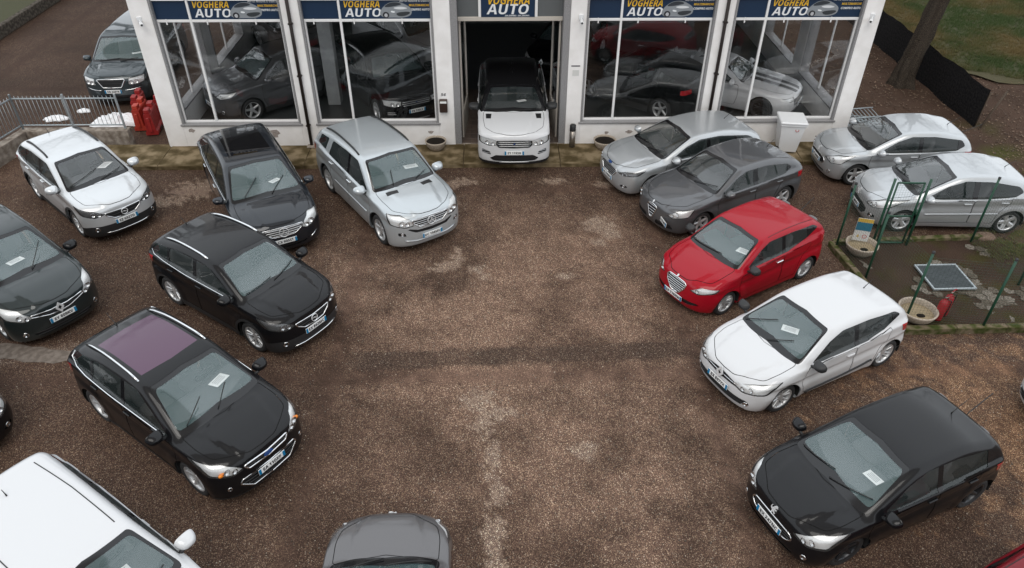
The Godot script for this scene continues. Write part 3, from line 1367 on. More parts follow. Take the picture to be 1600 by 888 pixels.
func bench_mesh() -> ArrayMesh:
	var st := st_new()
	st.set_smooth_group(0)
	add_blob(st, Vector3(0.1, 0.5, 0), Vector3(0.26, 0.08, 0.6), 0.5, 0.3)
	var t := Transform3D(Basis(Vector3.BACK, deg_to_rad(16.0)), Vector3(-0.15, 0.5, 0))
	add_blob(st, Vector3(0, 0.3, 0), Vector3(0.07, 0.32, 0.6), 0.5, 0.3, t)
	for z in [-0.38, 0.38]:
		add_blob(st, Vector3(0, 0.68, z), Vector3(0.045, 0.08, 0.12), 0.6, 0.6, t)
	return done(st)

func plate_on(t: Node3D, s: Dictionary, b: Body, look: Dictionary) -> void:
	if not look.has("plate"):
		return
	var z0: float = s.get("plate_z", 0.0)
	var p := b.at_front(z0, s.plate_y)
	var p2 := b.at_front(z0, s.plate_y + 0.05)
	var pn := obj("licence_plate", part_mesh("shared", "plate", func() -> Mesh: return bevel_box(Vector3(-0.26, -0.056, -0.006), Vector3(0.26, 0.056, 0.006), 0.003)), mat("plate_white", Color(0.78, 0.79, 0.78), 0.4), t)
	var lean := clampf(atan2(p.x - p2.x, 0.05), -0.1, 0.3)
	var pz := b.at_front(z0 + 0.2, s.plate_y)
	var pz2 := b.at_front(z0 - 0.2, s.plate_y)
	pn.basis = Basis(Vector3.UP, PI / 2 + (atan2(pz2.x - pz.x, 0.4) if z0 != 0.0 else 0.0)) * Basis(Vector3.RIGHT, -lean)
	pn.position = p + Vector3(s.get("plate_out", 0.022), 0, 0)
	for sd in [-1, 1]:
		var bn := obj("blue_band", part_mesh("shared", "band", func() -> Mesh: return box(Vector3(-0.022, -0.053, 0), Vector3(0.022, 0.053, 0.003))), mat("plate_blue", Color(0.0, 0.17, 0.36), 0.4), pn)
		bn.position = Vector3(sd * 0.236, 0, 0.0065)
	var tx := obj("lettering", text_mesh(look.plate, 0.062, 0.004), mat("plate_ink", Color(0.03, 0.03, 0.035), 0.5), pn)
	tx.position = Vector3(0, 0, 0.0085)

func emblem_on(t: Node3D, s: Dictionary, b: Body, look: Dictionary, chrome: Material) -> void:
	if not s.has("emblem"):
		return
	var kind: String = s.emblem[0]
	var y: float = s.emblem[1]
	var sz: float = s.emblem[2]
	var st := st_new()
	if kind == "star":
		var ring := []
		for i in 25:
			ring.append(Vector3(cos(TAU * i / 24.0), sin(TAU * i / 24.0), 0) * sz)
		add_tube(st, ring, sz * 0.09, 6, false)
		for i in 3:
			var a := PI / 2 + TAU * i / 3
			var d := Vector2(cos(a), sin(a))
			var e := Vector2(-d.y, d.x)
			add_plate(st, PackedVector2Array([d * sz * 0.98, e * sz * 0.15, -d * sz * 0.09, -e * sz * 0.15]), -0.006, 0.008)
	elif kind == "diamond":
		var o := PackedVector2Array([Vector2(0, sz), Vector2(sz * 0.72, 0), Vector2(0, -sz), Vector2(-sz * 0.72, 0)])
		for i in 4:
			var a := o[i]
			var c := o[(i + 1) % 4]
			add_plate(st, PackedVector2Array([a, c, c * 0.45, a * 0.45]), -0.008, 0.012)
	elif kind == "oval":
		var o := PackedVector2Array()
		for i in 24:
			o.append(Vector2(cos(TAU * i / 24.0) * sz, sin(TAU * i / 24.0) * sz * 0.42))
		add_plate(st, o, -0.006, 0.008)
	elif kind == "bolt":
		var ring := []
		for i in 25:
			ring.append(Vector3(cos(TAU * i / 24.0), sin(TAU * i / 24.0), 0) * sz)
		add_tube(st, ring, sz * 0.12, 6, false)
		add_plate(st, PackedVector2Array([Vector2(-1.15, 0.12) * sz, Vector2(0.15, 0.16) * sz, Vector2(0.1, 0.02) * sz, Vector2(1.15, -0.12) * sz, Vector2(-0.15, -0.16) * sz, Vector2(-0.1, -0.02) * sz]), -0.006, 0.01)
	elif kind == "lion":
		add_plate(st, pv([[-0.2, -1.0], [0.05, -0.9], [0.0, -0.5], [0.35, -0.7], [0.7, -0.85], [0.75, -0.65], [0.4, -0.4], [0.25, -0.1], [0.7, -0.05], [0.8, 0.2], [0.35, 0.15], [0.3, 0.5], [0.75, 0.6], [0.55, 0.95], [0.1, 1.0], [-0.15, 0.7], [-0.3, 0.2], [-0.65, 0.0], [-0.75, 0.35], [-0.6, 0.6], [-0.8, 0.55], [-0.9, 0.1], [-0.6, -0.25], [-0.3, -0.3]].map(func(q: Array) -> Array: return [q[0] * sz, q[1] * sz])), -0.006, 0.01)
	elif kind == "shield":
		add_plate(st, pv([[0, -1], [0.45, -0.2], [0.6, 0.5], [0.3, 0.9], [0, 1], [-0.3, 0.9], [-0.6, 0.5], [-0.45, -0.2]].map(func(q: Array) -> Array: return [q[0] * sz, q[1] * sz])), -0.006, 0.01)
	elif kind == "wings":
		add_plate(st, pv([[0, -0.25], [0.3, -0.1], [1.0, 0.1], [0.9, 0.25], [0.3, 0.18], [0, 0.3], [-0.3, 0.18], [-0.9, 0.25], [-1.0, 0.1], [-0.3, -0.1]].map(func(q: Array) -> Array: return [q[0] * sz, q[1] * sz])), -0.006, 0.01)
	var p := b.at_front(0.0, y)
	var p2 := b.at_front(0.0, y + 0.04)
	var lean := clampf(atan2(p.x - p2.x, 0.04), -0.2, 1.4)
	var e := obj("emblem", done(st), mat("emblem_blue", Color(0.02, 0.06, 0.2), 0.3) if kind == "oval" else mat("emblem_silver", Color(0.7, 0.71, 0.72), 0.3, 0.4), t)
	e.basis = Basis(Vector3.UP, PI / 2) * Basis(Vector3.RIGHT, -lean)
	e.position = p + Vector3(cos(lean), sin(lean), 0) * s.get("emblem_out", 0.012)

# ---------------------------------------------------------------- the kinds of car on the lot
# key measures to a full description; anything in more replaces what is derived
func car_spec(d: Dictionary, more := {}) -> Dictionary:
	var wb: float = d.wb
	var xf: float = wb / 2.0 + d.fo
	var xr: float = wb / 2.0 + d.ro
	var h: float = d.h
	var ny: float = d.ny
	var xc: float = d.xc
	var yc: float = d.yc
	var xt: float = d.xt
	var xe: float = d.xe
	var ye: float = d.ye
	var hw: float = d.hw
	var b0: float = d.b0
	var bk: float = d.bk
	var bl := func(x: float) -> float: return b0 + (wb * 0.3 - x) * bk
	var s := {"wb": wb, "hw": hw, "wr": d.wr, "xf": xf, "xr": xr, "xcowl": xc, "belt": [b0, bk], "tum": d.get("tum", 0.2)}
	ny += 0.035
	s.top = [[xf + 0.12, ny - 0.12], [xf - 0.0, ny - 0.005], [xf - 0.22, ny + 0.07], [lerpf(xf, xc, 0.55), lerpf(ny + 0.07, yc, 0.66)], [xc + 0.06, yc - 0.015], [xc - 0.06, yc + 0.035], [xt + 0.14, h - 0.085], [xt - 0.12, h - 0.02], [xt - 0.6, h + 0.005], [lerpf(xt, xe, 0.62), h - 0.005], [xe + 0.3, lerpf(h, ye, 0.6)], [xe, ye], [xe - 0.2, ye - 0.05], [-xr - 0.15, ye - 0.14]]
	s.nose = [[0.0, xf - 0.12], [0.16, xf - 0.06], [0.28, xf - 0.005], [0.42, xf + 0.015], [ny - 0.08, xf - 0.005], [ny + 0.05, xf - 0.06], [ny + 0.3, xf - 0.32]]
	var br: float = bl.call(-xr)
	s.tail = [[0.0, -xr + 0.22], [0.22, -xr + 0.1], [0.45, -xr - 0.01], [0.75, -xr + 0.01], [br - 0.05, -xr + 0.06], [br + 0.08, -xr + 0.1], [ye, xe + 0.02], [ye + 0.2, xe + 0.1]]
	var xd: float = d.get("xd", -xr + 0.55)
	s.dlo = [[xc - 0.24, bl.call(xc - 0.24) + 0.035], [xc - 0.5, bl.call(xc - 0.5) + 0.02], [xd + 0.15, bl.call(xd + 0.15) + 0.02], [xd, bl.call(xd) + 0.08], [xd + 0.1, lerpf(h, ye, 0.55) - 0.13], [lerpf(xt, xe, 0.55), h - 0.115], [xt - 0.12, h - 0.125]]
	var xb: float = d.get("xb", xc - 1.25)
	var xcp: float = d.get("xcp", xb - 0.85)
	s.panes = [["front_window", xb + 0.05, xc + 0.2, 0.06, 0.0], ["rear_side_window", xcp + 0.035, xb - 0.05, 0.0, 0.06]]
	if d.get("quarter", true) and xcp - 0.04 - xd > 0.12:
		s.panes.append(["quarter_window", xd + 0.0, xcp - 0.035, -0.3, 0.0])
	s.ws = [[-0.1, yc + 0.02], [hw - 0.13, yc - 0.01], [hw - d.get("tum", 0.2) - 0.10, h - 0.085], [-0.1, h - 0.055]]
	s.rw = [[-0.1, br + 0.06], [hw - 0.33, br + 0.08], [hw - 0.38, ye - 0.1], [-0.1, ye - 0.08]]
	s.hood = [[xc + 0.05, -0.1], [xc - 0.08, hw - 0.16], [xc + 0.3, hw - 0.15], [lerpf(xc, xf, 0.62), hw - 0.2], [xf - 0.2, hw - 0.42], [xf - 0.07, 0.26], [xf - 0.05, -0.1]]
	var xa := xc - 0.12
	var yd := 0.31
	var xw := -wb / 2.0
	s.doors = [["front_door", [[xa - 0.12, yd], [xa, yd + 0.25], [xa - 0.02, bl.call(xa) - 0.01], [xb, bl.call(xb) - 0.005], [xb, yd]]], ["rear_door", [[xb - 0.004, bl.call(xb) - 0.005], [xb - 0.004, yd], [xw + 0.42, yd], [xw + 0.36, 0.62], [xcp - 0.05, bl.call(xcp) - 0.12], [xcp - 0.05, bl.call(xcp) - 0.005]]]]
	s.handles = [[xb + 0.14, bl.call(xb) - 0.10], [xcp + 0.1, bl.call(xcp) - 0.10]]
	s.mirror = [xc - 0.3, bl.call(xc - 0.3) + 0.02]
	s.plate_y = 0.48
	s.wipers = [[0.62, yc + 0.03, 0.02, yc + 0.09], [-0.02, yc + 0.03, -0.62, yc + 0.10]]
	s.lamp_poly = [[0.42, ny - 0.12], [0.62, ny - 0.16], [hw - 0.08, ny - 0.06, 0.42], [hw - 0.1, ny + 0.06, 0.62], [0.55, ny + 0.0]]
	s.bulbs = [[0.52, ny - 0.09, 0.75], [0.64, ny - 0.08, 0.85]]
	s.tail_poly = [[0.5, br - 0.22], [hw - 0.05, br - 0.2, 0.36], [hw - 0.05, br - 0.02, 0.44], [0.5, br - 0.06]]
	s.grilles = [{"poly": [[-0.02, 0.27], [0.5, 0.29], [0.58, 0.38], [-0.02, 0.4]], "slats": 2, "name": "lower_grille"}, {"poly": [[-0.02, ny - 0.14], [0.38, ny - 0.12], [0.4, ny - 0.04], [-0.02, ny - 0.05]], "slats": 2}]
	for k in more:
		s[k] = more[k]
	return s

func specs() -> Dictionary:
	var sp := {}
	var mid := -0.02
	sp.supermini = car_spec({"wb": 2.589, "fo": 0.8, "ro": 0.54, "hw": 0.866, "h": 1.45, "ny": 0.72, "xc": 1.12, "yc": 0.98, "xt": 0.22, "xe": -1.56, "ye": 1.31, "b0": 0.915, "bk": 0.05, "wr": 0.315, "xb": -0.28, "xcp": -1.1, "xd": -1.42, "quarter": false}, {
		"rim_kind": "twin", "crease": Vector3(0.72, 0.02, 0.022), "aerial": [-1.2, 0.2], "handles": [[-0.14, 0.83]],
		"dlo": [[0.8, 0.96], [0.55, 0.95], [-0.5, 0.99], [-1.0, 1.06], [-1.42, 1.21], [-1.28, 1.29], [-0.6, 1.345], [0.05, 1.335], [0.35, 1.23]],
		"panes": [["front_window", -0.24, 0.95, 0.06, 0.0], ["rear_side_window", -1.2, -0.34, -0.2, 0.06]],
		"doors": [["front_door", [[0.85, 0.31], [0.97, 0.6], [0.9, 0.93], [-0.28, 0.965], [-0.28, 0.31]]], ["rear_door", [[-0.29, 0.965], [-0.29, 0.31], [-0.86, 0.31], [-0.92, 0.6], [-1.12, 0.78], [-1.16, 1.06], [-1.0, 1.03], [-0.6, 0.98]]]],
		"lamp_poly": [[0.31, 0.629], [0.52, 0.574], [0.76, 0.629, 0.454], [0.79, 0.836, 0.734], [0.6, 0.769], [0.37, 0.702]], "bulbs": [[0.5, 0.63, 0.75], [0.63, 0.665, 0.85]],
		"grilles": [{"poly": [[mid, 0.27], [0.5, 0.29], [0.68, 0.36], [0.62, 0.43], [mid, 0.44]], "slats": 3, "name": "lower_grille"}, {"poly": [[mid, 0.585], [0.14, 0.60], [0.4, 0.61], [0.36, 0.67], [0.16, 0.70], [mid, 0.71]], "slats": 1, "chrome": true}],
		"lines": [{"name": "sill_trim", "mat": "black", "how": "side", "r": 0.03, "pts": [[0.8, 0.31], [0.0, 0.33], [-0.55, 0.37], [-0.82, 0.42]]}],
		"fogs": [[0.62, 0.35, 0.75]], "plate_y": 0.49, "emblem": ["diamond", 0.66, 0.115], "emblem_out": 0.03,
		"wipers": [[0.66, 0.995, 0.18, 1.19], [0.02, 1.0, -0.34, 1.13]]})
	sp.city_car = car_spec({"wb": 2.39, "fo": 0.74, "ro": 0.58, "hw": 0.838, "h": 1.51, "ny": 0.78, "xc": 1.06, "yc": 1.03, "xt": 0.24, "xe": -1.42, "ye": 1.40, "b0": 0.95, "bk": 0.07, "wr": 0.292, "xb": -0.3, "xcp": -1.05, "xd": -1.38, "quarter": false, "tum": 0.18}, {
		"rim_kind": "cover", "rear_wiper": [1.2, 0.45], "bowf": 0.4, "crease": Vector3(0.74, 0.05, 0.02), "wipers": [[0.6, 1.06, -0.2, 1.11]], "handles": [[-0.16, 0.9]],
		"dlo": [[0.74, 1.02], [0.5, 1.0], [-0.4, 1.05], [-1.0, 1.16], [-1.36, 1.29], [-1.22, 1.365], [-0.6, 1.4], [0.1, 1.385], [0.36, 1.27]],
		"lamp_poly": [[0.37, 0.671], [0.56, 0.635], [0.72, 0.708, 0.454], [0.74, 0.787, 0.562], [0.56, 0.793]], "bulbs": [[0.52, 0.69, 0.8]],
		"grilles": [{"poly": [[mid, 0.42], [0.12, 0.46], [0.25, 0.62], [0.28, 0.72], [0.22, 0.765], [mid, 0.775]], "slats": 7, "chrome": true, "frame": 0.014, "slat_r": 0.01, "name": "shield_grille"}, {"poly": [[mid, 0.29], [0.42, 0.31], [0.62, 0.37], [0.55, 0.41], [mid, 0.39]], "name": "lower_grille"}],
		"plate_y": 0.37, "emblem": ["shield", 0.80, 0.035],
		"lines": [{"name": "roof_gap", "mat": "black", "how": "top", "r": 0.006, "pts": [[0.1, 0.6], [-0.7, 0.59], [-1.3, 0.55]]}]})
	sp.small_hatch = car_spec({"wb": 2.538, "fo": 0.78, "ro": 0.53, "hw": 0.87, "h": 1.46, "ny": 0.78, "xc": 1.16, "yc": 0.995, "xt": 0.16, "xe": -1.52, "ye": 1.32, "b0": 0.93, "bk": 0.035, "wr": 0.315, "xb": -0.24, "xcp": -1.02, "xd": -1.4, "quarter": false}, {
		"rim_kind": "five", "rear_wiper": [1.12, 0.55], "aerial": [-1.22, 0.28], "crease": Vector3(0.78, 0.02, 0.018),
		"dlo": [[0.8, 0.985], [0.55, 0.965], [-0.5, 0.985], [-1.2, 1.02], [-1.42, 1.12], [-1.32, 1.26], [-0.6, 1.35], [0.0, 1.345], [0.35, 1.23]],
		"panes": [["front_window", -0.2, 0.95, 0.05, 0.0], ["rear_side_window", -1.22, -0.3, 0.0, 0.05]],
		"lamp_poly": [[0.39, 0.681], [0.62, 0.595], [0.75, 0.644, 0.41], [0.78, 0.888, 0.734], [0.66, 0.839], [0.5, 0.742]], "bulbs": [[0.56, 0.66, 0.8], [0.66, 0.7, 0.9]],
		"grilles": [{"poly": [[mid, 0.43], [0.34, 0.45], [0.44, 0.53], [0.37, 0.615], [mid, 0.635]], "slats": 4, "frame": 0.013, "r": 0.05}, {"poly": [[mid, 0.24], [0.5, 0.26], [0.45, 0.32], [mid, 0.31]], "name": "lower_grille"}],
		"fogs": [[0.64, 0.36, 0.8]], "plate_y": 0.51, "emblem": ["lion", 0.74, 0.07], "emblem_out": 0.008})
	sp.swept_hatch = car_spec({"wb": 2.54, "fo": 0.82, "ro": 0.57, "hw": 0.875, "h": 1.47, "ny": 0.76, "xc": 1.18, "yc": 0.99, "xt": 0.12, "xe": -1.54, "ye": 1.32, "b0": 0.90, "bk": 0.045, "wr": 0.31, "xb": -0.26, "xcp": -1.08, "xd": -1.38, "quarter": false}, {
		"rim_kind": "wide", "aerial": [-1.2, 0.22],
		"dlo": [[0.88, 0.955], [0.55, 0.94], [-0.5, 0.97], [-1.2, 1.02], [-1.38, 1.12], [-1.25, 1.25], [-0.6, 1.345], [0.0, 1.35], [0.4, 1.22]],
		"panes": [["front_window", -0.2, 1.0, 0.05, 0.0], ["rear_side_window", -1.5, -0.32, 0.0, 0.05]],
		"lamp_poly": [[0.43, 0.62], [0.64, 0.596], [0.76, 0.693, 0.54], [0.76, 0.913, 0.95], [0.66, 0.84], [0.52, 0.718]], "bulbs": [[0.58, 0.655, 0.8], [0.67, 0.7, 0.9]],
		"grilles": [{"poly": [[mid, 0.28], [0.36, 0.29], [0.5, 0.40], [0.5, 0.5], [0.3, 0.56], [mid, 0.57]], "slats": 5, "name": "mouth_grille"}, {"poly": [[0.58, 0.34], [0.74, 0.36], [0.74, 0.43], [0.6, 0.44]], "name": "lamp_recess"}],
		"fogs": [[0.66, 0.39, 0.7]], "plate_y": 0.42, "emblem": ["lion", 0.71, 0.09],
		"lines": [{"name": "rubbing_strip", "mat": "body", "how": "side", "r": 0.022, "pts": [[0.82, 0.56], [-0.9, 0.59]]}]})
	sp.sport_hatch = car_spec({"wb": 2.634, "fo": 0.86, "ro": 0.7, "hw": 0.885, "h": 1.465, "ny": 0.74, "xc": 1.02, "yc": 0.99, "xt": 0.12, "xe": -1.64, "ye": 1.30, "b0": 0.925, "bk": 0.04, "wr": 0.32, "xb": -0.28, "xcp": -1.12, "xd": -1.45, "quarter": false}, {
		"rim_kind": "five", "bowf": 0.42, "aerial": [-1.3, 0.2], "crease": Vector3(0.8, 0.03, 0.02),
		"dlo": [[0.76, 0.985], [0.5, 0.965], [-0.5, 1.0], [-1.2, 1.04], [-1.45, 1.14], [-1.3, 1.25], [-0.6, 1.345], [0.0, 1.345], [0.3, 1.24]],
		"panes": [["front_window", -0.2, 0.9, 0.05, 0.0], ["rear_side_window", -1.3, -0.34, 0.0, 0.05]],
		"lamp_poly": [[0.5, 0.628], [0.62, 0.579], [0.79, 0.653, 0.54], [0.8, 0.823, 0.67], [0.66, 0.787]], "bulbs": [[0.6, 0.655, 0.8], [0.69, 0.69, 0.9]],
		"grilles": [{"poly": [[mid, 0.34], [0.05, 0.36], [0.17, 0.64], [0.14, 0.69], [mid, 0.71]], "slats": 5, "chrome": true, "frame": 0.013, "name": "shield_grille"}, {"poly": [[0.16, 0.26], [0.66, 0.29], [0.6, 0.40], [0.2, 0.38]], "name": "lower_grille"}],
		"plate_y": 0.475, "plate_z": -0.42, "plate_out": 0.03, "emblem": ["shield", 0.755, 0.04]})
	sp.mid_hatch = car_spec({"wb": 2.648, "fo": 0.86, "ro": 0.74, "hw": 0.9, "h": 1.47, "ny": 0.76, "xc": 1.14, "yc": 1.0, "xt": 0.12, "xe": -1.72, "ye": 1.32, "b0": 0.93, "bk": 0.05, "wr": 0.32, "xb": -0.26, "xcp": -1.08, "xd": -1.62}, {
		"lamp_dark": true, "rim_kind": "five", "aerial": [-1.2, 0.28],
		"dlo": [[0.86, 0.985], [0.6, 0.965], [-0.5, 1.01], [-1.2, 1.06], [-1.64, 1.16], [-1.45, 1.25], [-0.6, 1.36], [0.0, 1.35], [0.38, 1.23]],
		"lamp_poly": [[0.43, 0.682], [0.62, 0.652], [0.81, 0.706, 0.475], [0.81, 0.828, 0.713], [0.6, 0.761]], "bulbs": [[0.58, 0.685, 0.7], [0.68, 0.71, 0.75]],
		"grilles": [{"poly": [[mid, 0.5], [0.26, 0.51], [0.38, 0.65], [0.35, 0.72], [mid, 0.735]], "slats": 5, "silver": true, "frame": 0.012}, {"poly": [[0.56, 0.33], [0.76, 0.36], [0.72, 0.41], [0.58, 0.40]], "name": "lamp_recess"}],
		"fogs": [[0.66, 0.37, 0.6]], "plate_y": 0.44, "emblem": ["oval", 0.775, 0.08], "tail_poly": [[0.5, 0.86], [0.86, 0.86, 0.42], [0.86, 1.0, 0.35], [0.5, 1.02]]})
	sp.crossover = car_spec({"wb": 2.555, "fo": 0.86, "ro": 0.68, "hw": 0.875, "h": 1.62, "ny": 0.90, "xc": 1.2, "yc": 1.11, "xt": 0.26, "xe": -1.6, "ye": 1.49, "b0": 1.06, "bk": 0.045, "wr": 0.345, "xb": -0.24, "xcp": -1.08, "xd": -1.62, "tum": 0.19}, {
		"lamp_dark": true, "ybot": 0.19, "rim_kind": "twin", "arch_clad": true, "clad": [[-2.4, 0.1], [2.4, 0.1], [2.4, 0.49], [1.95, 0.5], [1.7, 0.46], [0.8, 0.37], [-0.85, 0.37], [-1.7, 0.45], [-2.4, 0.48]], "crease": Vector3(0.9, 0.04, 0.02),
		"lamp_poly": [[0.39, 0.769], [0.62, 0.72], [0.79, 0.806, 0.518], [0.79, 0.976, 0.691], [0.58, 0.879]], "bulbs": [[0.53, 0.775, 0.75], [0.64, 0.80, 0.9]],
		"grilles": [{"poly": [[mid, 0.60], [0.24, 0.62], [0.39, 0.72], [0.42, 0.79], [mid, 0.775]], "slats": 3, "frame": 0.014}, {"poly": [[mid, 0.40], [0.42, 0.41], [0.5, 0.47], [mid, 0.46]], "name": "lower_grille"}],
		"lines": [{"name": "skid_strip", "mat": "chrome", "how": "front", "r": 0.016, "lift": 0.012, "pts": [[0.0, 0.285], [0.3, 0.29], [0.52, 0.31]]}, {"name": "window_line", "mat": "chrome", "how": "side", "r": 0.01, "lift": 0.003, "pts": [[0.8, 1.09], [-0.5, 1.13], [-1.2, 1.17], [-1.52, 1.2], [-1.62, 1.27]]}],
		"fogs": [[0.66, 0.42, 0.9]], "plate_y": 0.53, "emblem": ["bolt", 0.71, 0.07], "emblem_out": 0.025, "rails": {"x0": 0.05, "x1": -1.35, "z0": 0.60, "z1": 0.56, "mat": "black", "r": 0.024, "lift": 0.03}, "mirror_size": 1.1, "aerial": [-1.45, 0.16],
		"wipers": [[0.62, 1.17, -0.1, 1.3], [-0.05, 1.15, -0.6, 1.2]]})
	sp.crossover_b = sp.crossover.duplicate(true)
	sp.crossover_b.rails.mat = "bright"
	sp.crossover_b.wipers = [[0.62, 1.16, 0.0, 1.2], [-0.02, 1.16, -0.62, 1.21]]
	sp.glass_roof_suv = car_spec({"wb": 2.69, "fo": 0.85, "ro": 0.7, "hw": 0.905, "h": 1.65, "ny": 0.90, "xc": 1.24, "yc": 1.12, "xt": 0.28, "xe": -1.62, "ye": 1.50, "b0": 1.06, "bk": 0.055, "wr": 0.35, "xb": -0.2, "xcp": -1.08, "xd": -1.68, "tum": 0.21}, {
		"ybot": 0.19, "rim_kind": "five", "clad": [[-2.5, 0.1], [2.5, 0.1], [2.5, 0.27], [-0.95, 0.33], [-2.5, 0.42]], "crease": Vector3(0.9, 0.03, 0.018),
		"roof": [[0.1, -0.1], [0.05, 0.52], [-1.25, 0.5], [-1.28, -0.1]],
		"lamp_poly": [[0.43, 0.765], [0.6, 0.717], [0.81, 0.79, 0.518], [0.82, 0.997, 0.842], [0.66, 0.948], [0.52, 0.863]], "bulbs": [[0.56, 0.78, 0.8], [0.66, 0.82, 0.95]], "blinkers": [[0.72, 0.79]],
		"grilles": [{"poly": [[mid, 0.70], [0.36, 0.72], [0.42, 0.80], [0.38, 0.82], [mid, 0.80]], "slats": 1, "frame": 0.018}, {"poly": [[mid, 0.32], [0.36, 0.33], [0.55, 0.50], [0.5, 0.575], [mid, 0.585]], "slats": 4, "frame": 0.016, "name": "lower_grille"}],
		"lines": [{"name": "window_line", "mat": "chrome", "how": "side", "r": 0.012, "lift": 0.003, "pts": [[0.85, 1.09], [-0.5, 1.145], [-1.2, 1.185], [-1.5, 1.22], [-1.68, 1.32], [-1.66, 1.4]]}],
		"fogs": [[0.7, 0.47, 0.65]], "plate_y": 0.53, "emblem": ["oval", 0.765, 0.085], "emblem_out": 0.02, "rails": {"x0": 0.12, "x1": -1.5, "z0": 0.62, "z1": 0.57, "mat": "bright", "r": 0.02, "lift": 0.04}, "aerial": [-1.52, 0.24], "mirror_size": 1.1,
		"wiper_lift": 0.2, "wipers": [[0.58, 1.17, 0.2, 1.3], [0.05, 1.16, -0.24, 1.28]]})
	sp.estate = car_spec({"wb": 2.98, "fo": 0.93, "ro": 1.0, "hw": 0.96, "h": 1.64, "ny": 0.82, "xc": 1.4, "yc": 1.07, "xt": 0.38, "xe": -2.05, "ye": 1.42, "b0": 1.0, "bk": 0.035, "wr": 0.36, "xb": -0.15, "xcp": -1.2, "xd": -2.0, "tum": 0.25}, {
		"rim_kind": "five", "bowf": 0.44, "crease": Vector3(0.85, 0.03, 0.016), "roof": [[0.15, -0.1], [0.1, 0.5], [-1.6, 0.47], [-1.62, -0.1]],
		"lamp_yaw": 32.0, "lamp_poly": [[0.43, 0.688], [0.56, 0.615], [0.74, 0.639], [0.8, 0.737, 0.54], [0.79, 0.883, 0.67], [0.66, 0.908], [0.52, 0.81]], "bulbs": [[0.56, 0.70, 0.9], [0.68, 0.74, 1.1]],
		"grilles": [{"poly": [[mid, 0.58], [0.26, 0.60], [0.42, 0.70], [0.46, 0.79], [mid, 0.80]], "slats": 4, "silver": true, "frame": 0.014, "slat_r": 0.018}, {"poly": [[mid, 0.28], [0.45, 0.29], [0.5, 0.36], [mid, 0.36]], "name": "lower_grille"}],
		"lines": [{"name": "window_line", "mat": "chrome", "how": "side", "r": 0.01, "lift": 0.003, "pts": [[1.0, 1.04], [-0.5, 1.07], [-1.4, 1.1], [-1.95, 1.16]]}, {"name": "bumper_trim", "mat": "chrome", "how": "front", "r": 0.014, "lift": 0.004, "pts": [[0.58, 0.34], [0.78, 0.42]]}],
		"handle_chrome": true, "plate_y": 0.47, "emblem": ["star", 0.70, 0.105], "emblem_out": 0.045, "wipers": [[0.5, 1.13, 0.1, 1.36], [-0.1, 1.11, -0.5, 1.3]]})
	sp.vent_suv = car_spec({"wb": 2.915, "fo": 0.88, "ro": 0.9, "hw": 0.945, "h": 1.76, "ny": 0.95, "xc": 1.22, "yc": 1.2, "xt": 0.42, "xe": -1.98, "ye": 1.60, "b0": 1.1, "bk": 0.035, "wr": 0.375, "xb": -0.1, "xcp": -1.1, "xd": -2.02, "tum": 0.2}, {
		"rim_kind": "five", "crease": Vector3(0.9, 0.02, 0.016), "arch_gap": 0.06, "ybot": 0.2,
		"panes": [["front_window", -0.04, 1.4, 0.06, 0.0], ["rear_side_window", -1.12, -0.15, 0.1, 0.06]],
		"dlo": [[0.94, 1.17], [0.7, 1.155], [-0.4, 1.19], [-1.2, 1.22], [-1.06, 1.6], [-0.3, 1.645], [0.3, 1.635]],
		"lamp_poly": [[0.43, 0.758], [0.62, 0.734], [0.82, 0.807, 0.454], [0.82, 1.027, 0.594], [0.64, 1.015], [0.5, 0.929]], "bulbs": [[0.57, 0.82, 1.0], [0.69, 0.85, 1.1]],
		"grilles": [{"poly": [[mid, 0.70], [0.3, 0.71], [0.44, 0.82], [0.46, 0.90], [mid, 0.92]], "slats": 4, "silver": true, "frame": 0.014, "slat_r": 0.014}, {"poly": [[mid, 0.55], [0.4, 0.58], [0.58, 0.68], [0.54, 0.7], [0.34, 0.64], [mid, 0.63]], "name": "lower_grille"}, {"poly": [[0.62, 0.52], [0.78, 0.54], [0.78, 0.62], [0.64, 0.6]], "name": "lamp_recess"}],
		"tops": [{"name": "bonnet_vent", "mat": "vent_black", "poly": [[1.34, 0.3], [1.28, 0.58], [1.42, 0.6], [1.46, 0.32]]}],
		"lines": [{"name": "bumper_trim", "mat": "silver", "how": "front", "r": 0.02, "lift": 0.004, "pts": [[0.0, 0.36], [0.4, 0.36], [0.66, 0.4]]}, {"name": "rubbing_strip", "mat": "body", "how": "side", "r": 0.02, "pts": [[0.9, 0.62], [-0.9, 0.64]]}],
		"fogs": [[0.7, 0.57, 0.6]], "plate_y": 0.46, "emblem": ["star", 0.81, 0.1], "emblem_out": 0.04, "rails": {"x0": 0.2, "x1": -1.75, "z0": 0.66, "z1": 0.62, "mat": "black", "r": 0.024, "lift": 0.03}, "mirror_size": 1.15,
		"wipers": [[0.3, 1.24, 0.2, 1.46], [-0.3, 1.24, -0.6, 1.3]]})
	sp.vent_suv.extra_glass = [[[-1.42, 1.25], [-1.88, 1.28], [-1.74, 1.53], [-1.28, 1.58]]]
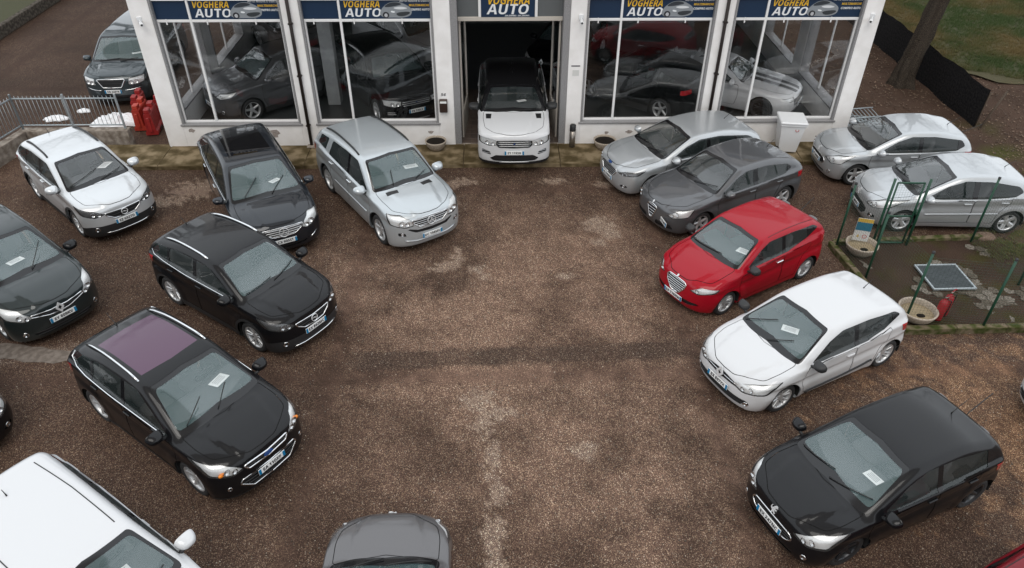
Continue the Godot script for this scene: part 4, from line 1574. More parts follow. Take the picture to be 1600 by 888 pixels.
	sp.big_suv = car_spec({"wb": 2.92, "fo": 0.9, "ro": 1.0, "hw": 0.985, "h": 1.74, "ny": 1.0, "xc": 1.2, "yc": 1.22, "xt": 0.35, "xe": -2.0, "ye": 1.58, "b0": 1.14, "bk": 0.04, "wr": 0.385, "xb": -0.1, "xcp": -1.1, "xd": -1.95, "tum": 0.24}, {
		"ybot": 0.19, "rim_kind": "five", "bowf": 0.3, "kt": 0.06, "black_roof": [[1.12, 1.19], [0.9, 1.18], [-0.6, 1.23], [-2.6, 1.3], [-2.6, 2.0], [0.6, 2.0], [1.1, 1.4]], "crease": Vector3(0.95, 0.02, 0.016),
		"lamp_poly": [[0.43, 0.786], [0.66, 0.749], [0.88, 0.81, 0.389], [0.88, 0.969, 0.54], [0.68, 0.957], [0.45, 0.908]], "bulbs": [[0.57, 0.82, 0.9], [0.72, 0.84, 1.0]],
		"grilles": [{"poly": [[mid, 0.72], [0.40, 0.73], [0.47, 0.80], [0.46, 0.90], [mid, 0.91]], "slats": 3, "silver": true, "frame": 0.016, "frame_mat": "black", "slat_r": 0.013}, {"poly": [[mid, 0.31], [0.56, 0.33], [0.66, 0.40], [0.5, 0.50], [mid, 0.50]], "name": "lower_grille"}, {"poly": [[0.62, 0.50], [0.86, 0.53], [0.86, 0.63], [0.66, 0.60]], "slats": 2, "silver": true, "name": "side_intake"}],
		"clad": [[-2.6, 0.1], [2.6, 0.1], [2.6, 0.30], [-2.6, 0.33]],
		"tops": [{"name": "bonnet_vent", "mat": "vent_black", "poly": [[1.26, 0.60], [1.24, 0.76], [1.50, 0.75], [1.52, 0.62]]}],
		"lines": [{"name": "skid_strip", "mat": "silver", "how": "front", "r": 0.02, "lift": 0.01, "pts": [[0.0, 0.30], [0.4, 0.30]]}],
		"plate_y": 0.58, "mirror_size": 1.2, "wipers": [[0.65, 1.24, -0.6, 1.25]], "emblem": ["oval", 0.83, 0.03]})
	sp.family_van = car_spec({"wb": 2.70, "fo": 0.9, "ro": 0.74, "hw": 0.92, "h": 1.64, "ny": 0.84, "xc": 1.36, "yc": 1.1, "xt": 0.32, "xe": -1.74, "ye": 1.5, "b0": 1.02, "bk": 0.04, "wr": 0.325, "xb": -0.14, "xcp": -1.05, "xd": -1.7, "tum": 0.21}, {
		"rim_kind": "five", "bowf": 0.42, "lamp_poly": [[0.45, 0.702], [0.66, 0.654], [0.82, 0.751, 0.54], [0.8, 0.995, 0.929], [0.64, 0.898]], "bulbs": [[0.58, 0.71, 0.8], [0.68, 0.76, 0.95]],
		"grilles": [{"poly": [[mid, 0.62], [0.2, 0.64], [0.52, 0.72], [0.5, 0.765], [0.15, 0.73], [mid, 0.74]], "slats": 1, "frame": 0.013}, {"poly": [[mid, 0.26], [0.5, 0.28], [0.6, 0.37], [mid, 0.40]], "slats": 2, "name": "lower_grille"}],
		"fogs": [[0.7, 0.37, 0.9]], "plate_y": 0.52, "emblem": ["diamond", 0.71, 0.115], "emblem_out": 0.03, "mirror_size": 1.1,
		"wiper_lift": 0.22, "wipers": [[0.7, 1.14, 0.42, 1.36], [-0.1, 1.14, -0.5, 1.32]]})
	sp.long_van = car_spec({"wb": 3.03, "fo": 0.97, "ro": 1.14, "hw": 0.99, "h": 1.74, "ny": 0.92, "xc": 1.52, "yc": 1.12, "xt": 0.62, "xe": -2.45, "ye": 1.66, "b0": 1.05, "bk": 0.015, "wr": 0.335, "xb": 0.1, "xcp": -1.2, "xd": -2.4, "tum": 0.2}, {
		"bowf": 0.4, "lamp_poly": [[0.5, 0.725], [0.7, 0.701], [0.84, 0.749, 0.454], [0.85, 0.945, 0.54], [0.52, 0.92]], "bulbs": [[0.6, 0.79, 1.1], [0.74, 0.79, 1.1]],
		"grilles": [{"poly": [[mid, 0.64], [0.28, 0.65], [0.42, 0.87], [0.4, 0.9], [mid, 0.9]], "slats": 3, "frame": 0.02}, {"poly": [[mid, 0.28], [0.6, 0.3], [0.6, 0.4], [mid, 0.4]], "name": "lower_grille"}],
		"plate_y": 0.53, "lines": [{"name": "bumper_trim", "mat": "chrome", "how": "front", "r": 0.014, "lift": 0.004, "pts": [[0.35, 0.56], [0.6, 0.57], [0.8, 0.6]]}], "wipers": [[0.6, 1.15, 0.0, 1.19], [-0.05, 1.15, -0.6, 1.19]]})
	sp.suv = car_spec({"wb": 2.75, "fo": 0.9, "ro": 0.95, "hw": 0.93, "h": 1.70, "ny": 0.94, "xc": 1.1, "yc": 1.17, "xt": 0.28, "xe": -1.95, "ye": 1.6, "b0": 1.08, "bk": 0.035, "wr": 0.35, "xb": -0.2, "xcp": -1.15, "xd": -1.9, "tum": 0.21}, {
		"fogs": [[0.66, 0.42, 0.9]], "plate_y": 0.53, "rails": {"x0": 0.12, "x1": -1.7, "z0": 0.60, "z1": 0.56, "mat": "black", "r": 0.016, "lift": 0.02}, "mirror_size": 1.15, "aerial": [-1.4, 0.09],
		"clad": [[-2.6, 0.1], [2.6, 0.1], [2.6, 0.34], [-2.6, 0.4]]})
	sp.suv_white = sp.suv.duplicate(true)
	sp.suv_white.erase("rails")
	sp.suv_white.lines = [{"name": "roof_gap", "mat": "black", "how": "top", "r": 0.008, "pts": [[0.15, 0.56], [-0.8, 0.56], [-1.7, 0.52]]}]
	sp.coupe_suv = car_spec({"wb": 2.66, "fo": 0.88, "ro": 0.84, "hw": 0.95, "h": 1.62, "ny": 0.98, "xc": 1.02, "yc": 1.16, "xt": 0.18, "xe": -1.85, "ye": 1.42, "b0": 1.08, "bk": 0.07, "wr": 0.36, "xb": -0.28, "xcp": -1.12, "xd": -1.7, "tum": 0.26}, {
		"rim_kind": "five", "tail_poly": [[0.55, 0.98], [0.9, 0.98, 0.25], [0.9, 1.12, 0.25], [0.55, 1.12]], "roof": [[0.05, -0.1], [0.0, 0.5], [-1.3, 0.47], [-1.32, -0.1]], "clad": [[-2.6, 0.1], [2.6, 0.1], [2.6, 0.34], [-2.6, 0.4]]})
	sp.coupe = car_spec({"wb": 2.72, "fo": 0.92, "ro": 1.14, "hw": 0.955, "h": 1.38, "ny": 0.80, "xc": 0.72, "yc": 1.0, "xt": -0.05, "xe": -1.9, "ye": 1.02, "b0": 0.92, "bk": 0.03, "wr": 0.345, "xb": -0.55, "xcp": -1.2, "xd": -1.3, "tum": 0.26, "quarter": false}, {
		"bowf": 0.3, "rim_kind": "twin", "top": [[2.4, 0.62], [2.25, 0.78], [2.0, 0.86], [1.3, 0.94], [0.78, 0.985], [0.66, 1.03], [0.1, 1.29], [-0.15, 1.36], [-0.6, 1.38], [-1.1, 1.30], [-1.7, 1.12], [-2.1, 1.05], [-2.45, 1.03], [-2.6, 0.98]],
		"dlo": [[0.5, 0.985], [0.2, 0.97], [-0.7, 0.985], [-1.2, 1.02], [-1.25, 1.08], [-0.75, 1.26], [-0.3, 1.275], [0.05, 1.2]],
		"panes": [["front_window", -0.6, 0.7, 0.06, 0.0], ["rear_side_window", -1.4, -0.68, 0.0, 0.06]],
		"ws": [[-0.1, 1.02], [0.8, 0.99], [0.56, 1.28], [-0.1, 1.315]], "rw": [[-0.1, 1.1], [0.5, 1.12], [0.45, 1.26], [-0.1, 1.28]],
		"lamp_poly": [[0.5, 0.672], [0.72, 0.654], [0.86, 0.721, 0.454], [0.84, 0.769, 0.475], [0.5, 0.769]], "bulbs": [[0.6, 0.69, 0.6]],
		"grilles": [{"poly": [[mid, 0.48], [0.5, 0.5], [0.58, 0.66], [0.5, 0.71], [mid, 0.72]], "slats": 0}, {"poly": [[mid, 0.22], [0.5, 0.24], [0.6, 0.36], [mid, 0.38]], "name": "lower_grille"}],
		"tops": [{"name": "racing_stripe", "mat": "stripe_black", "poly": [[2.2, 0.07], [0.76, 0.07], [0.74, 0.30], [2.16, 0.26]]}, {"name": "racing_stripe", "mat": "stripe_black", "poly": [[-0.12, 0.07], [-0.95, 0.07], [-0.95, 0.28], [-0.12, 0.28]]}],
		"doors": [["front_door", [[0.55, 0.31], [0.62, 0.6], [0.6, 0.95], [-0.75, 0.98], [-0.85, 0.5], [-0.8, 0.31]]]], "handles": [[-0.62, 0.86]]})
	sp.coupe.hood = [[0.79, 0.31], [0.66, 0.76], [1.0, 0.78], [1.7, 0.72], [2.05, 0.56], [2.12, 0.31]]
	return sp

# ================================================================ the setting
const FZ := -19.56
var rng := RandomNumberGenerator.new()

func noise_tex(freq: float, oct: int, sd: int, ramp: Array, size := 512, kind := FastNoiseLite.TYPE_SIMPLEX_SMOOTH, ret := -1, jitter := 1.0) -> NoiseTexture2D:
	var n := FastNoiseLite.new()
	n.noise_type = kind
	n.seed = sd
	n.frequency = freq
	n.fractal_octaves = oct
	if ret >= 0:
		n.fractal_type = FastNoiseLite.FRACTAL_NONE
		n.cellular_return_type = ret
		n.cellular_jitter = jitter
	var t := NoiseTexture2D.new()
	t.width = size
	t.height = size
	t.seamless = true
	t.seamless_blend_skirt = 0.1
	t.noise = n
	if ramp.size():
		var g := Gradient.new()
		var off := PackedFloat32Array()
		var col := PackedColorArray()
		for e in ramp:
			off.append(e[0])
			col.append(e[1].linear_to_srgb())
		g.offsets = off
		g.colors = col
		t.color_ramp = g
	return t

func asphalt_mat() -> StandardMaterial3D:
	var m := mat("aggregate_asphalt", Color(1, 1, 1), 0.72)
	var k := 2.7
	m.albedo_texture = noise_tex(0.33, 1, 7, [
		[0.0, Color(0.030, 0.020, 0.016) * k], [0.25, Color(0.050, 0.033, 0.026) * k], [0.48, Color(0.070, 0.046, 0.036) * k], [0.66, Color(0.090, 0.060, 0.046) * k],
		[0.82, Color(0.118, 0.080, 0.060) * k], [0.91, Color(0.17, 0.122, 0.085) * k], [0.96, Color(0.25, 0.19, 0.135) * k], [1.0, Color(0.34, 0.30, 0.25) * k]], 2048, FastNoiseLite.TYPE_CELLULAR, FastNoiseLite.RETURN_CELL_VALUE)
	m.heightmap_enabled = true
	m.heightmap_texture = noise_tex(0.33, 1, 7, [], 2048, FastNoiseLite.TYPE_CELLULAR, FastNoiseLite.RETURN_DISTANCE)
	m.heightmap_scale = 0.3
	m.heightmap_flip_texture = true
	m.metallic_specular = 0.2
	m.vertex_color_use_as_albedo = true
	m.uv1_scale = Vector3(1.0 / 7.0, 1.0 / 7.0, 1)
	return m

func blot(n: FastNoiseLite, x: float, z: float, cx: float, cz: float, rx: float, rz: float, ragged := 0.6) -> float:
	# 1 inside an irregular patch, 0 outside
	var d := sqrt(pow((x - cx) / rx, 2.0) + pow((z - cz) / rz, 2.0))
	if d > 2.0:
		return 0.0
	return clampf((1.0 - d + ragged * n.get_noise_2d(x * 2.3 + cx * 5.0, z * 2.3)) * 4.0, 0.0, 1.0)

func build_ground() -> void:
	var am := asphalt_mat()
	var n1 := FastNoiseLite.new()
	n1.seed = 11
	n1.frequency = 0.22
	n1.fractal_octaves = 4
	var n2 := FastNoiseLite.new()
	n2.seed = 23
	n2.frequency = 0.9
	n2.fractal_octaves = 5
	var n3 := FastNoiseLite.new()
	n3.seed = 31
	n3.frequency = 3.5
	n3.fractal_octaves = 4
	# pale worn patches where the surface dressing has come away, as seen in the lot
	var pale := [[-0.36, -9.5, 0.34, 0.3], [-0.05, -9.2, 0.36, 0.2], [-0.3, -8.9, 0.2, 0.25], [-0.12, -8.2, 0.15, 0.4], [-0.02, -7.5, 0.16, 0.4], [-0.1, -6.7, 0.2, 0.4], [-0.05, -6.1, 0.18, 0.3], [2.5, -15.4, 0.42, 0.42], [2.75, -15.0, 0.28, 0.25], [-0.9, -14.1, 0.12, 0.4], [-1.1, -13.75, 0.3, 0.16], [-1.35, -13.6, 0.3, 0.1], [-0.45, -13.6, 0.22, 0.16], [-0.3, -13.3, 0.12, 0.2], [-1.9, -16.9, 0.6, 0.35], [-1.3, -17.4, 0.35, 0.2], [-0.85, -17.6, 0.4, 0.18], [-1.4, -16.3, 0.5, 0.35], [-7.9, -17.3, 0.7, 0.5], [-8.5, -16.7, 0.5, 0.3], [-7.2, -17.6, 0.5, 0.3], [2.9, -17.4, 0.3, 0.2], [1.55, -17.6, 0.35, 0.2], [2.4, -14.6, 0.2, 0.15], [1.5, -13.3, 0.2, 0.15], [1.45, -8.3, 0.25, 0.18], [4.3, -10.35, 0.35, 0.16]]
	var x0 := -16.0
	var x1 := 16.5
	var z0 := -19.5
	var z1 := -2.5
	var st := 0.085
	var nx := int((x1 - x0) / st)
	var nz := int((z1 - z0) / st)
	var vp := PackedVector3Array()
	var vn := PackedVector3Array()
	var vu := PackedVector2Array()
	var vc := PackedColorArray()
	var idx := PackedInt32Array()
	for i in nx + 1:
		for j in nz + 1:
			var x := x0 + i * st
			var z := z0 + j * st
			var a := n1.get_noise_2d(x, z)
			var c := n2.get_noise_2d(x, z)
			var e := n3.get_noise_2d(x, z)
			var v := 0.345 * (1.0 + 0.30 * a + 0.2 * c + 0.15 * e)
			# paler towards the middle, broken up by noise; sandy tan patch at right front
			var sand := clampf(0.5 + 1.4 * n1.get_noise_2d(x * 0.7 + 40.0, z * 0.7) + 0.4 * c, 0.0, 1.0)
			var mid_tone := 0.95 * exp(-pow((x - 0.7) / 3.3, 2.0) - pow((z + 12.6) / 3.6, 2.0)) + 0.55 * exp(-pow((x - 1.6) / 4.6, 2.0) - pow((z + 8.0) / 3.4, 2.0)) + 0.35 * exp(-pow((x + 3.4) / 2.0, 2.0) - pow((z + 13.2) / 2.5, 2.0))
			sand = smoothstep(0.05, 1.15, mid_tone * (0.45 + 0.8 * sand) + 0.3 * c + 0.2 * e)  # mask that pales the ground colour, ragged by noise
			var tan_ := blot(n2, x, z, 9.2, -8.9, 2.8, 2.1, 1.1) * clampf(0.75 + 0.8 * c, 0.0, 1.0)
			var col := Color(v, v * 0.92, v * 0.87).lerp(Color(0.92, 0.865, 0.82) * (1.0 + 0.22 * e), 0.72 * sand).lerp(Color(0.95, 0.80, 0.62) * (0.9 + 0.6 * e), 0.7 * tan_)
			# the patched trench across the lot
			var dz := absf(z + 10.72 + 0.04 * (x - 0.5) + 0.06 * c)
			if x > -3.1 and x < 4.2 and dz < 0.27:
				var w := clampf((0.27 - dz) * 22.0, 0.0, 1.0) * clampf((x + 3.1) * 2.0, 0.0, 1.0) * clampf((4.2 - x) * 2.0, 0.0, 1.0) * clampf(0.85 + 0.6 * n2.get_noise_2d(x * 0.8, 3.0), 0.0, 1.0)
				col = col.lerp(Color(0.26, 0.255, 0.255), 0.9 * w)
			# concrete strip breaking through at the left
			if x < -7.3 and absf(z + 10.95 + 0.16 * (x + 9.0) + 0.12 * c) < 0.24 + 0.12 * c:
				col = col.lerp(Color(0.70, 0.74, 0.76), 0.75 * clampf(0.8 + e, 0.0, 1.0))
			for q in pale:
				if absf(x - q[0]) < q[2] * 2.0 and absf(z - q[1]) < q[3] * 2.0:
					var w := blot(n3, x * 0.6, z * 0.6, q[0] * 0.6, q[1] * 0.6, q[2] * 0.6, q[3] * 0.6, 0.95)
					col = col.lerp(Color(0.95, 1.0, 1.0), 0.9 * w)
			vp.append(Vector3(x, 0.012 * a, z))
			vn.append(Vector3.UP)
			vu.append(Vector2(x, z))
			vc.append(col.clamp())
			if i < nx and j < nz:
				var o := i * (nz + 1) + j
				idx.append_array([o, o + nz + 2, o + 1, o, o + nz + 1, o + nz + 2])
	var arr := []
	arr.resize(Mesh.ARRAY_MAX)
	arr[Mesh.ARRAY_VERTEX] = vp
	arr[Mesh.ARRAY_NORMAL] = vn
	arr[Mesh.ARRAY_TEX_UV] = vu
	arr[Mesh.ARRAY_COLOR] = vc
	arr[Mesh.ARRAY_INDEX] = idx
	var lot := ArrayMesh.new()
	lot.add_surface_from_arrays(Mesh.PRIMITIVE_TRIANGLES, arr)
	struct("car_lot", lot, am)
	# the wider ground with the road at the back left, to the horizon
	var road := sheet([[-160, -200], [160, -200], [160, 80], [-160, 80]], -0.03, 2.0, 0.0, func(x: float, z: float) -> Color:
		var v := 0.26 * (1.0 + 0.25 * n1.get_noise_2d(x, z) + 0.2 * n2.get_noise_2d(x * 0.5, z * 0.5))
		return Color(v, v * 0.92, v * 0.88), Rect2(-22, -40, 20, 24))
	struct("ground", road, am)
	# the broken concrete strip that shows at the left
	var edge := []
	rng.seed = 15
	for i in 19:
		edge.append([-11.6 + i * 0.2, -11.22 + 0.14 * (i * 0.2 - 1.8) + rng.randf_range(-0.05, 0.05) + maxf(0.0, i - 15) * 0.07])
	for i in 19:
		var k := 18 - i
		edge.append([-11.6 + k * 0.2 + 0.03, -10.82 + 0.13 * (k * 0.2 - 1.8) + rng.randf_range(-0.06, 0.06) - maxf(0.0, k - 15) * 0.07])
	struct("concrete_strip", sheet(edge, 0.014, 0.3, 0.0, func(_x: float, _z: float) -> Color: return Color(1, 1, 1)), grain_mat("worn_concrete", Color(0.14, 0.115, 0.097), Color(0.21, 0.178, 0.152), 0.02, 0.9, 0.6))
	# loose stones
	var pebble := blob(Vector3(0.011, 0.007, 0.009), 0.9, 0.9)
	var mm := MultiMesh.new()
	mm.transform_format = MultiMesh.TRANSFORM_3D
	mm.use_colors = true
	mm.mesh = pebble_mesh()
	mm.instance_count = 26000
	rng.seed = 5
	for i in mm.instance_count:
		var p := Vector3(rng.randf_range(-13, 13), 0.003, rng.randf_range(-18.2, -4.5))
		var sc := rng.randf_range(0.35, 1.0) + 0.6 * pow(rng.randf(), 6.0)
		mm.set_instance_transform(i, Transform3D(Basis(Vector3.UP, rng.randf() * TAU).scaled(Vector3.ONE * sc), p))
		var v := 0.05 + 0.36 * pow(rng.randf(), 2.0)
		mm.set_instance_color(i, Color(v, v * 0.82, v * 0.64))
	var gm := MultiMeshInstance3D.new()
	gm.name = "loose_gravel"
	gm.multimesh = mm
	var pm := mat("pebbles", Color(1, 1, 1), 0.8)
	pm.vertex_color_use_as_albedo = true
	gm.material_override = pm
	add_child(gm)
	gm.set_meta("kind", "stuff")
	tag(gm, "small pale stones lying loose over the brown lot", "gravel")

func pebble_mesh() -> ArrayMesh:
	var st := st_new()
	st.set_smooth_group(0)
	add_blob(st, Vector3.ZERO, Vector3(0.012, 0.007, 0.009), 0.9, 0.9, Transform3D.IDENTITY, 4, 6)
	return done(st)

# a flat sheet over an outline, with colours given by a function; finer inside fine
func sheet(outline: Array, y: float, step: float, bumps: float, colour: Callable, fine := Rect2()) -> ArrayMesh:
	var poly := pv(outline)
	var lo := poly[0]
	var hi := poly[0]
	for q in poly:
		lo = lo.min(q)
		hi = hi.max(q)
	var st := SurfaceTool.new()
	st.begin(Mesh.PRIMITIVE_TRIANGLES)
	var nb := FastNoiseLite.new()
	nb.seed = 77
	nb.frequency = 0.8
	nb.fractal_octaves = 4
	var xs := cuts(lo.x, hi.x, step, fine.position.x, fine.end.x, fine.has_area())
	var zs := cuts(lo.y, hi.y, step, fine.position.y, fine.end.y, fine.has_area())
	for i in xs.size() - 1:
		for j in zs.size() - 1:
			var cell := PackedVector2Array([Vector2(xs[i], zs[j]), Vector2(xs[i + 1], zs[j]), Vector2(xs[i + 1], zs[j + 1]), Vector2(xs[i], zs[j + 1])])
			for g in Geometry2D.intersect_polygons(cell, poly):
				var id := Geometry2D.triangulate_polygon(g)
				for k in range(0, id.size(), 3):
					var tr := [g[id[k]], g[id[k + 1]], g[id[k + 2]]]
					if (tr[1] - tr[0]).cross(tr[2] - tr[0]) < 0.0:
						tr = [tr[0], tr[2], tr[1]]
					for q in tr:
						st.set_color(colour.call(q.x, q.y).clamp())
						st.set_uv(q)
						st.set_normal(Vector3.UP)
						st.add_vertex(Vector3(q.x, y + bumps * nb.get_noise_2d(q.x, q.y), q.y))
	if bumps > 0.0:
		st.generate_normals()
	return st.commit()

func cuts(a: float, b: float, step: float, f0: float, f1: float, fine: bool) -> Array:
	var o := [a]
	var x := a
	while x < b - 1e-4:
		var s := step
		if fine:
			var d := maxf(maxf(f0 - x, x - f1), 0.0)
			s = step * 0.15 if d < 0.3 else minf(step * 8.0, maxf(step * 0.15, d))
		x = minf(x + s, b)
		o.append(x)
	return o

func earth_mat() -> StandardMaterial3D:
	var m := mat("bare_earth", Color(1, 1, 1), 0.9)
	m.albedo_texture = noise_tex(0.11, 5, 91, [[0.2, Color(0.045, 0.028, 0.02) * 3.0], [0.5, Color(0.075, 0.048, 0.034) * 3.0], [0.8, Color(0.12, 0.082, 0.058) * 3.0]], 1024)
	m.heightmap_enabled = true
	m.heightmap_texture = noise_tex(0.11, 5, 91, [], 1024)
	m.heightmap_scale = 2.0
	m.metallic_specular = 0.2
	m.vertex_color_use_as_albedo = true
	m.uv1_scale = Vector3(0.4, 0.4, 1)
	return m

func build_yard() -> void:
	var n1 := FastNoiseLite.new()
	n1.seed = 61
	n1.frequency = 0.5
	n1.fractal_octaves = 4
	# bare earth right of the building
	var earth := sheet([[10.25, -42], [10.25, -19.0], [10.9, -18.9], [12.3, -18.7], [12.9, -17.0], [13.1, -15.2], [12.2, -14.6], [13.0, -13.4], [14.2, -12.2], [40, -12], [40, -42]], 0.022, 0.4, 0.03, func(x: float, z: float) -> Color:
		var v := 0.345 * (1.0 + 0.35 * n1.get_noise_2d(x, z))
		var mossy := clampf(n1.get_noise_2d(x * 1.3 + 9.0, z * 1.3) * 3.0 - 0.25, 0.0, 1.0) * clampf((z + 21.5) * 0.5, 0.0, 1.0)
		return Color(v, v * lerpf(0.97, 1.5, mossy), v * lerpf(1.0, 0.7, mossy)))
	struct("bare_earth", earth, earth_mat())
	# lawn behind the black fence
	var gmat := mat("lawn_soil", Color(1, 1, 1), 0.9)
	gmat.albedo_texture = noise_tex(0.09, 5, 17, [[0.2, Color(0.03, 0.035, 0.012) * 2.0], [0.5, Color(0.055, 0.056, 0.018) * 2.0], [0.8, Color(0.09, 0.072, 0.03) * 2.0]], 1024)
	gmat.vertex_color_use_as_albedo = true
	gmat.uv1_scale = Vector3(0.3, 0.3, 1)
	var lawn := sheet([[14.75, -60], [14.75, -26.5], [15.3, -26.2], [15.8, -25.2], [16.6, -24.9], [17.2, -24.0], [18.3, -23.9], [19.0, -23.1], [21, -22.9], [40, -22.2], [60, -22], [60, -60]], 0.07, 0.6, 0.06, func(x: float, z: float) -> Color:
		var dry := clampf(0.45 + 1.6 * n1.get_noise_2d(x * 0.45, z * 0.45), 0.0, 1.0)
		return Color(0.42, 0.42, 0.42).lerp(Color(0.62, 0.46, 0.36), dry))
	struct("lawn", lawn, gmat)
	# blades of grass, and fallen leaves
	rng.seed = 9
	var blade := st_new()
	for k in 5:
		var a := TAU * k / 5.0 + 0.4
		var d := Vector3(cos(a), 0, sin(a))
		var s := Vector3(-d.z, 0, d.x) * 0.006
		var b0 := d * 0.015
		var b1 := d * 0.05 + Vector3(0, 0.07, 0)
		blade.add_vertex(b0 - s); blade.add_vertex(b1); blade.add_vertex(b0 + s)
	var bm := done(blade)
	var tuft := func(called: String, label: String, category: String, mesh: Mesh, material: Material, count: int, place: Callable) -> void:
		var mm := MultiMesh.new()
		mm.transform_format = MultiMesh.TRANSFORM_3D
		mm.use_colors = true
		mm.mesh = mesh
		mm.instance_count = count
		for i in count:
			var r: Array = place.call()
			mm.set_instance_transform(i, r[0])
			mm.set_instance_color(i, r[1])
		var o := MultiMeshInstance3D.new()
		o.name = called
		o.multimesh = mm
		o.material_override = material
		add_child(o)
		o.set_meta("kind", "stuff")
		tag(o, label, category)
	var grass_m := mat("grass_blades", Color(1, 1, 1), 0.8)
	grass_m.vertex_color_use_as_albedo = true
	tuft.call("grass", "short green and straw grass beyond the black fence", "grass", bm, grass_m, 42000, func() -> Array:
		var x := rng.randf_range(14.8, 24.0)
		var z := rng.randf_range(-36.0, -22.6)
		if z > -26.3 + (x - 14.8) * 0.6 and x < 19.5:
			x = rng.randf_range(19.5, 24.0)
		var dry := clampf(0.45 + 1.6 * n1.get_noise_2d(x * 0.45, z * 0.45) + rng.randf_range(-0.2, 0.2), 0.0, 1.0)
		var c := Color(0.05, 0.085, 0.018).lerp(Color(0.16, 0.115, 0.04), dry)
		return [Transform3D(Basis(Vector3.UP, rng.randf() * TAU).scaled(Vector3.ONE * rng.randf_range(0.7, 1.6)), Vector3(x, 0.06, z)), c])
	var leaf := st_new()
	leaf.set_smooth_group(-1)
	for q in [[Vector3(-0.035, 0.004, 0), Vector3(0, 0.014, 0.018), Vector3(0.035, 0.002, 0)], [Vector3(-0.035, 0.004, 0), Vector3(0.035, 0.002, 0), Vector3(0, 0.012, -0.02)]]:
		for p in q:
			leaf.add_vertex(p)
	var leaf_m := mat("dead_leaves", Color(1, 1, 1), 0.85)
	leaf_m.vertex_color_use_as_albedo = true
	tuft.call("fallen_leaves", "brown leaves scattered over bare earth by the tree", "leaves", done(leaf), leaf_m, 11000, func() -> Array:
		var x := rng.randf_range(10.4, 22.0)
		var z := rng.randf_range(-30.0, -13.0)
		if z > -18.5 and x < 13.2:
			x = rng.randf_range(13.2, 20.0)
		if x < 14.5 and z > -20 and rng.randf() < 0.6:
			x += 4.0
		var v := rng.randf_range(0.05, 0.22)
		return [Transform3D(Basis(Vector3.UP, rng.randf() * TAU).rotated(Vector3.RIGHT, rng.randf_range(-0.5, 0.5)).scaled(Vector3.ONE * rng.randf_range(0.6, 1.4)), Vector3(x, 0.045, z)), Color(v, v * 0.68, v * 0.46)])
	tuft.call("weeds", "green tufts growing between fence plot and earth", "weeds", bm, grass_m, 1500, func() -> Array:
		var x := rng.randf_range(11.5, 15.0)
		var z := rng.randf_range(-18.0, -13.2)
		if rng.randf() < 0.35:
			x = rng.randfn(11.9, 0.3)
			z = rng.randfn(-14.1, 0.25)
		return [Transform3D(Basis(Vector3.UP, rng.randf() * TAU).scaled(Vector3.ONE * rng.randf_range(0.5, 1.3)), Vector3(x, 0.03, z)), Color(0.07, 0.11, 0.025).lerp(Color(0.14, 0.12, 0.04), rng.randf())])
	# far-left lawn behind a low kerb wall
	struct("verge", sheet([[-60, -80], [-19.4, -80], [-19.1, -29.0], [-19.0, -22], [-60, -22]], 0.16, 3.0, 0.05, func(_x: float, _z: float) -> Color: return Color(0.4, 0.42, 0.38)), gmat)
	var kerb := thing("verge_wall", "low concrete wall along the grass verge across the road", "wall", Vector3(-19.2, 0, -30))
	for i in 6:
		obj("block", part_mesh("shared", "verge_block", func() -> Mesh: return bevel_box(Vector3(-0.12, -0.03, 0.006), Vector3(0.12, 0.4, 3.994), 0.02)), grain_mat("old_kerb", Color(0.045, 0.038, 0.03), Color(0.11, 0.095, 0.08), 0.02, 0.9, 0.6), kerb).position = Vector3(0.0, 0, -14.0 + i * 4.0)
	build_tree()
	# trees standing behind the showroom, mirrored in bonnets and roofs
	rng.seed = 808
	var belt := st_new()
	belt.set_smooth_group(0)
	for k in 8:
		var q := Vector3(-24.0 + k * 6.6 + rng.randf_range(-1.5, 1.5), 0.0, -39.0 + rng.randf_range(-2.0, 1.0))
		add_tube(belt, [q, q + Vector3(0.2, 3.0, 0), q + Vector3(0.0, 7.0, 0.3)], 0.42, 9, true, 0.3)
		for j in 6:
			var a := TAU * j / 6.0 + rng.randf()
			limb(belt, q + Vector3(0.0, 4.0 + j * 0.8, 0.1), Vector3(cos(a) * 0.8, 1.0, sin(a) * 0.8), 0.26, rng.randf_range(6.0, 9.0), 4)
	var bo := obj("tree_belt", done(belt), mat("belt_bark", Color(0.035, 0.028, 0.022), 0.95))
	bo.set_meta("kind", "stuff")
	tag(bo, "belt of leafless trees standing behind the showroom", "trees")
	# black windbreak fence
	var bf := thing("black_fence", "sagging black fabric windbreak fence behind the leaning tree", "fence", Vector3(14.62, 0, -21))
	var cloth := grain_mat("black_fabric", Color(0.008, 0.008, 0.009), Color(0.022, 0.02, 0.02), 0.02, 0.9, 1.0)
	var st := st_new()
	st.set_smooth_group(0)
	var rows := []
	for i in 33:
		var z := 0.35 - i * 0.32
		var row := []
		for j in 6:
			var yy := j / 5.0 * (1.22 - 0.03 * sin(i * 0.9) - 0.015 * sin(i * 2.3))
			row.append(Vector3(0.018 * sin(i * 0.8 + j * 0.5) + 0.06 * j / 5.0, yy, z))
		rows.append(row)
	for i in 32:
		for j in 5:
			quad(st, rows[i][j], rows[i][j + 1], rows[i + 1][j + 1], rows[i + 1][j])
			quad(st, rows[i][j] + Vector3(0.012, 0, 0), rows[i + 1][j] + Vector3(0.012, 0, 0), rows[i + 1][j + 1] + Vector3(0.012, 0, 0), rows[i][j + 1] + Vector3(0.012, 0, 0))
	obj("fabric", done(st), cloth, bf)
	for i in 6:
		obj("stake", part_mesh("shared", "stake", func() -> Mesh: return tube([Vector3(0, -0.1, 0), Vector3(0.09, 1.12, 0)], 0.025, 6)), mat("old_wood", Color(0.07, 0.05, 0.035), 0.9), bf).position = Vector3(0.06, 0, 0.3 - i * 2.0)
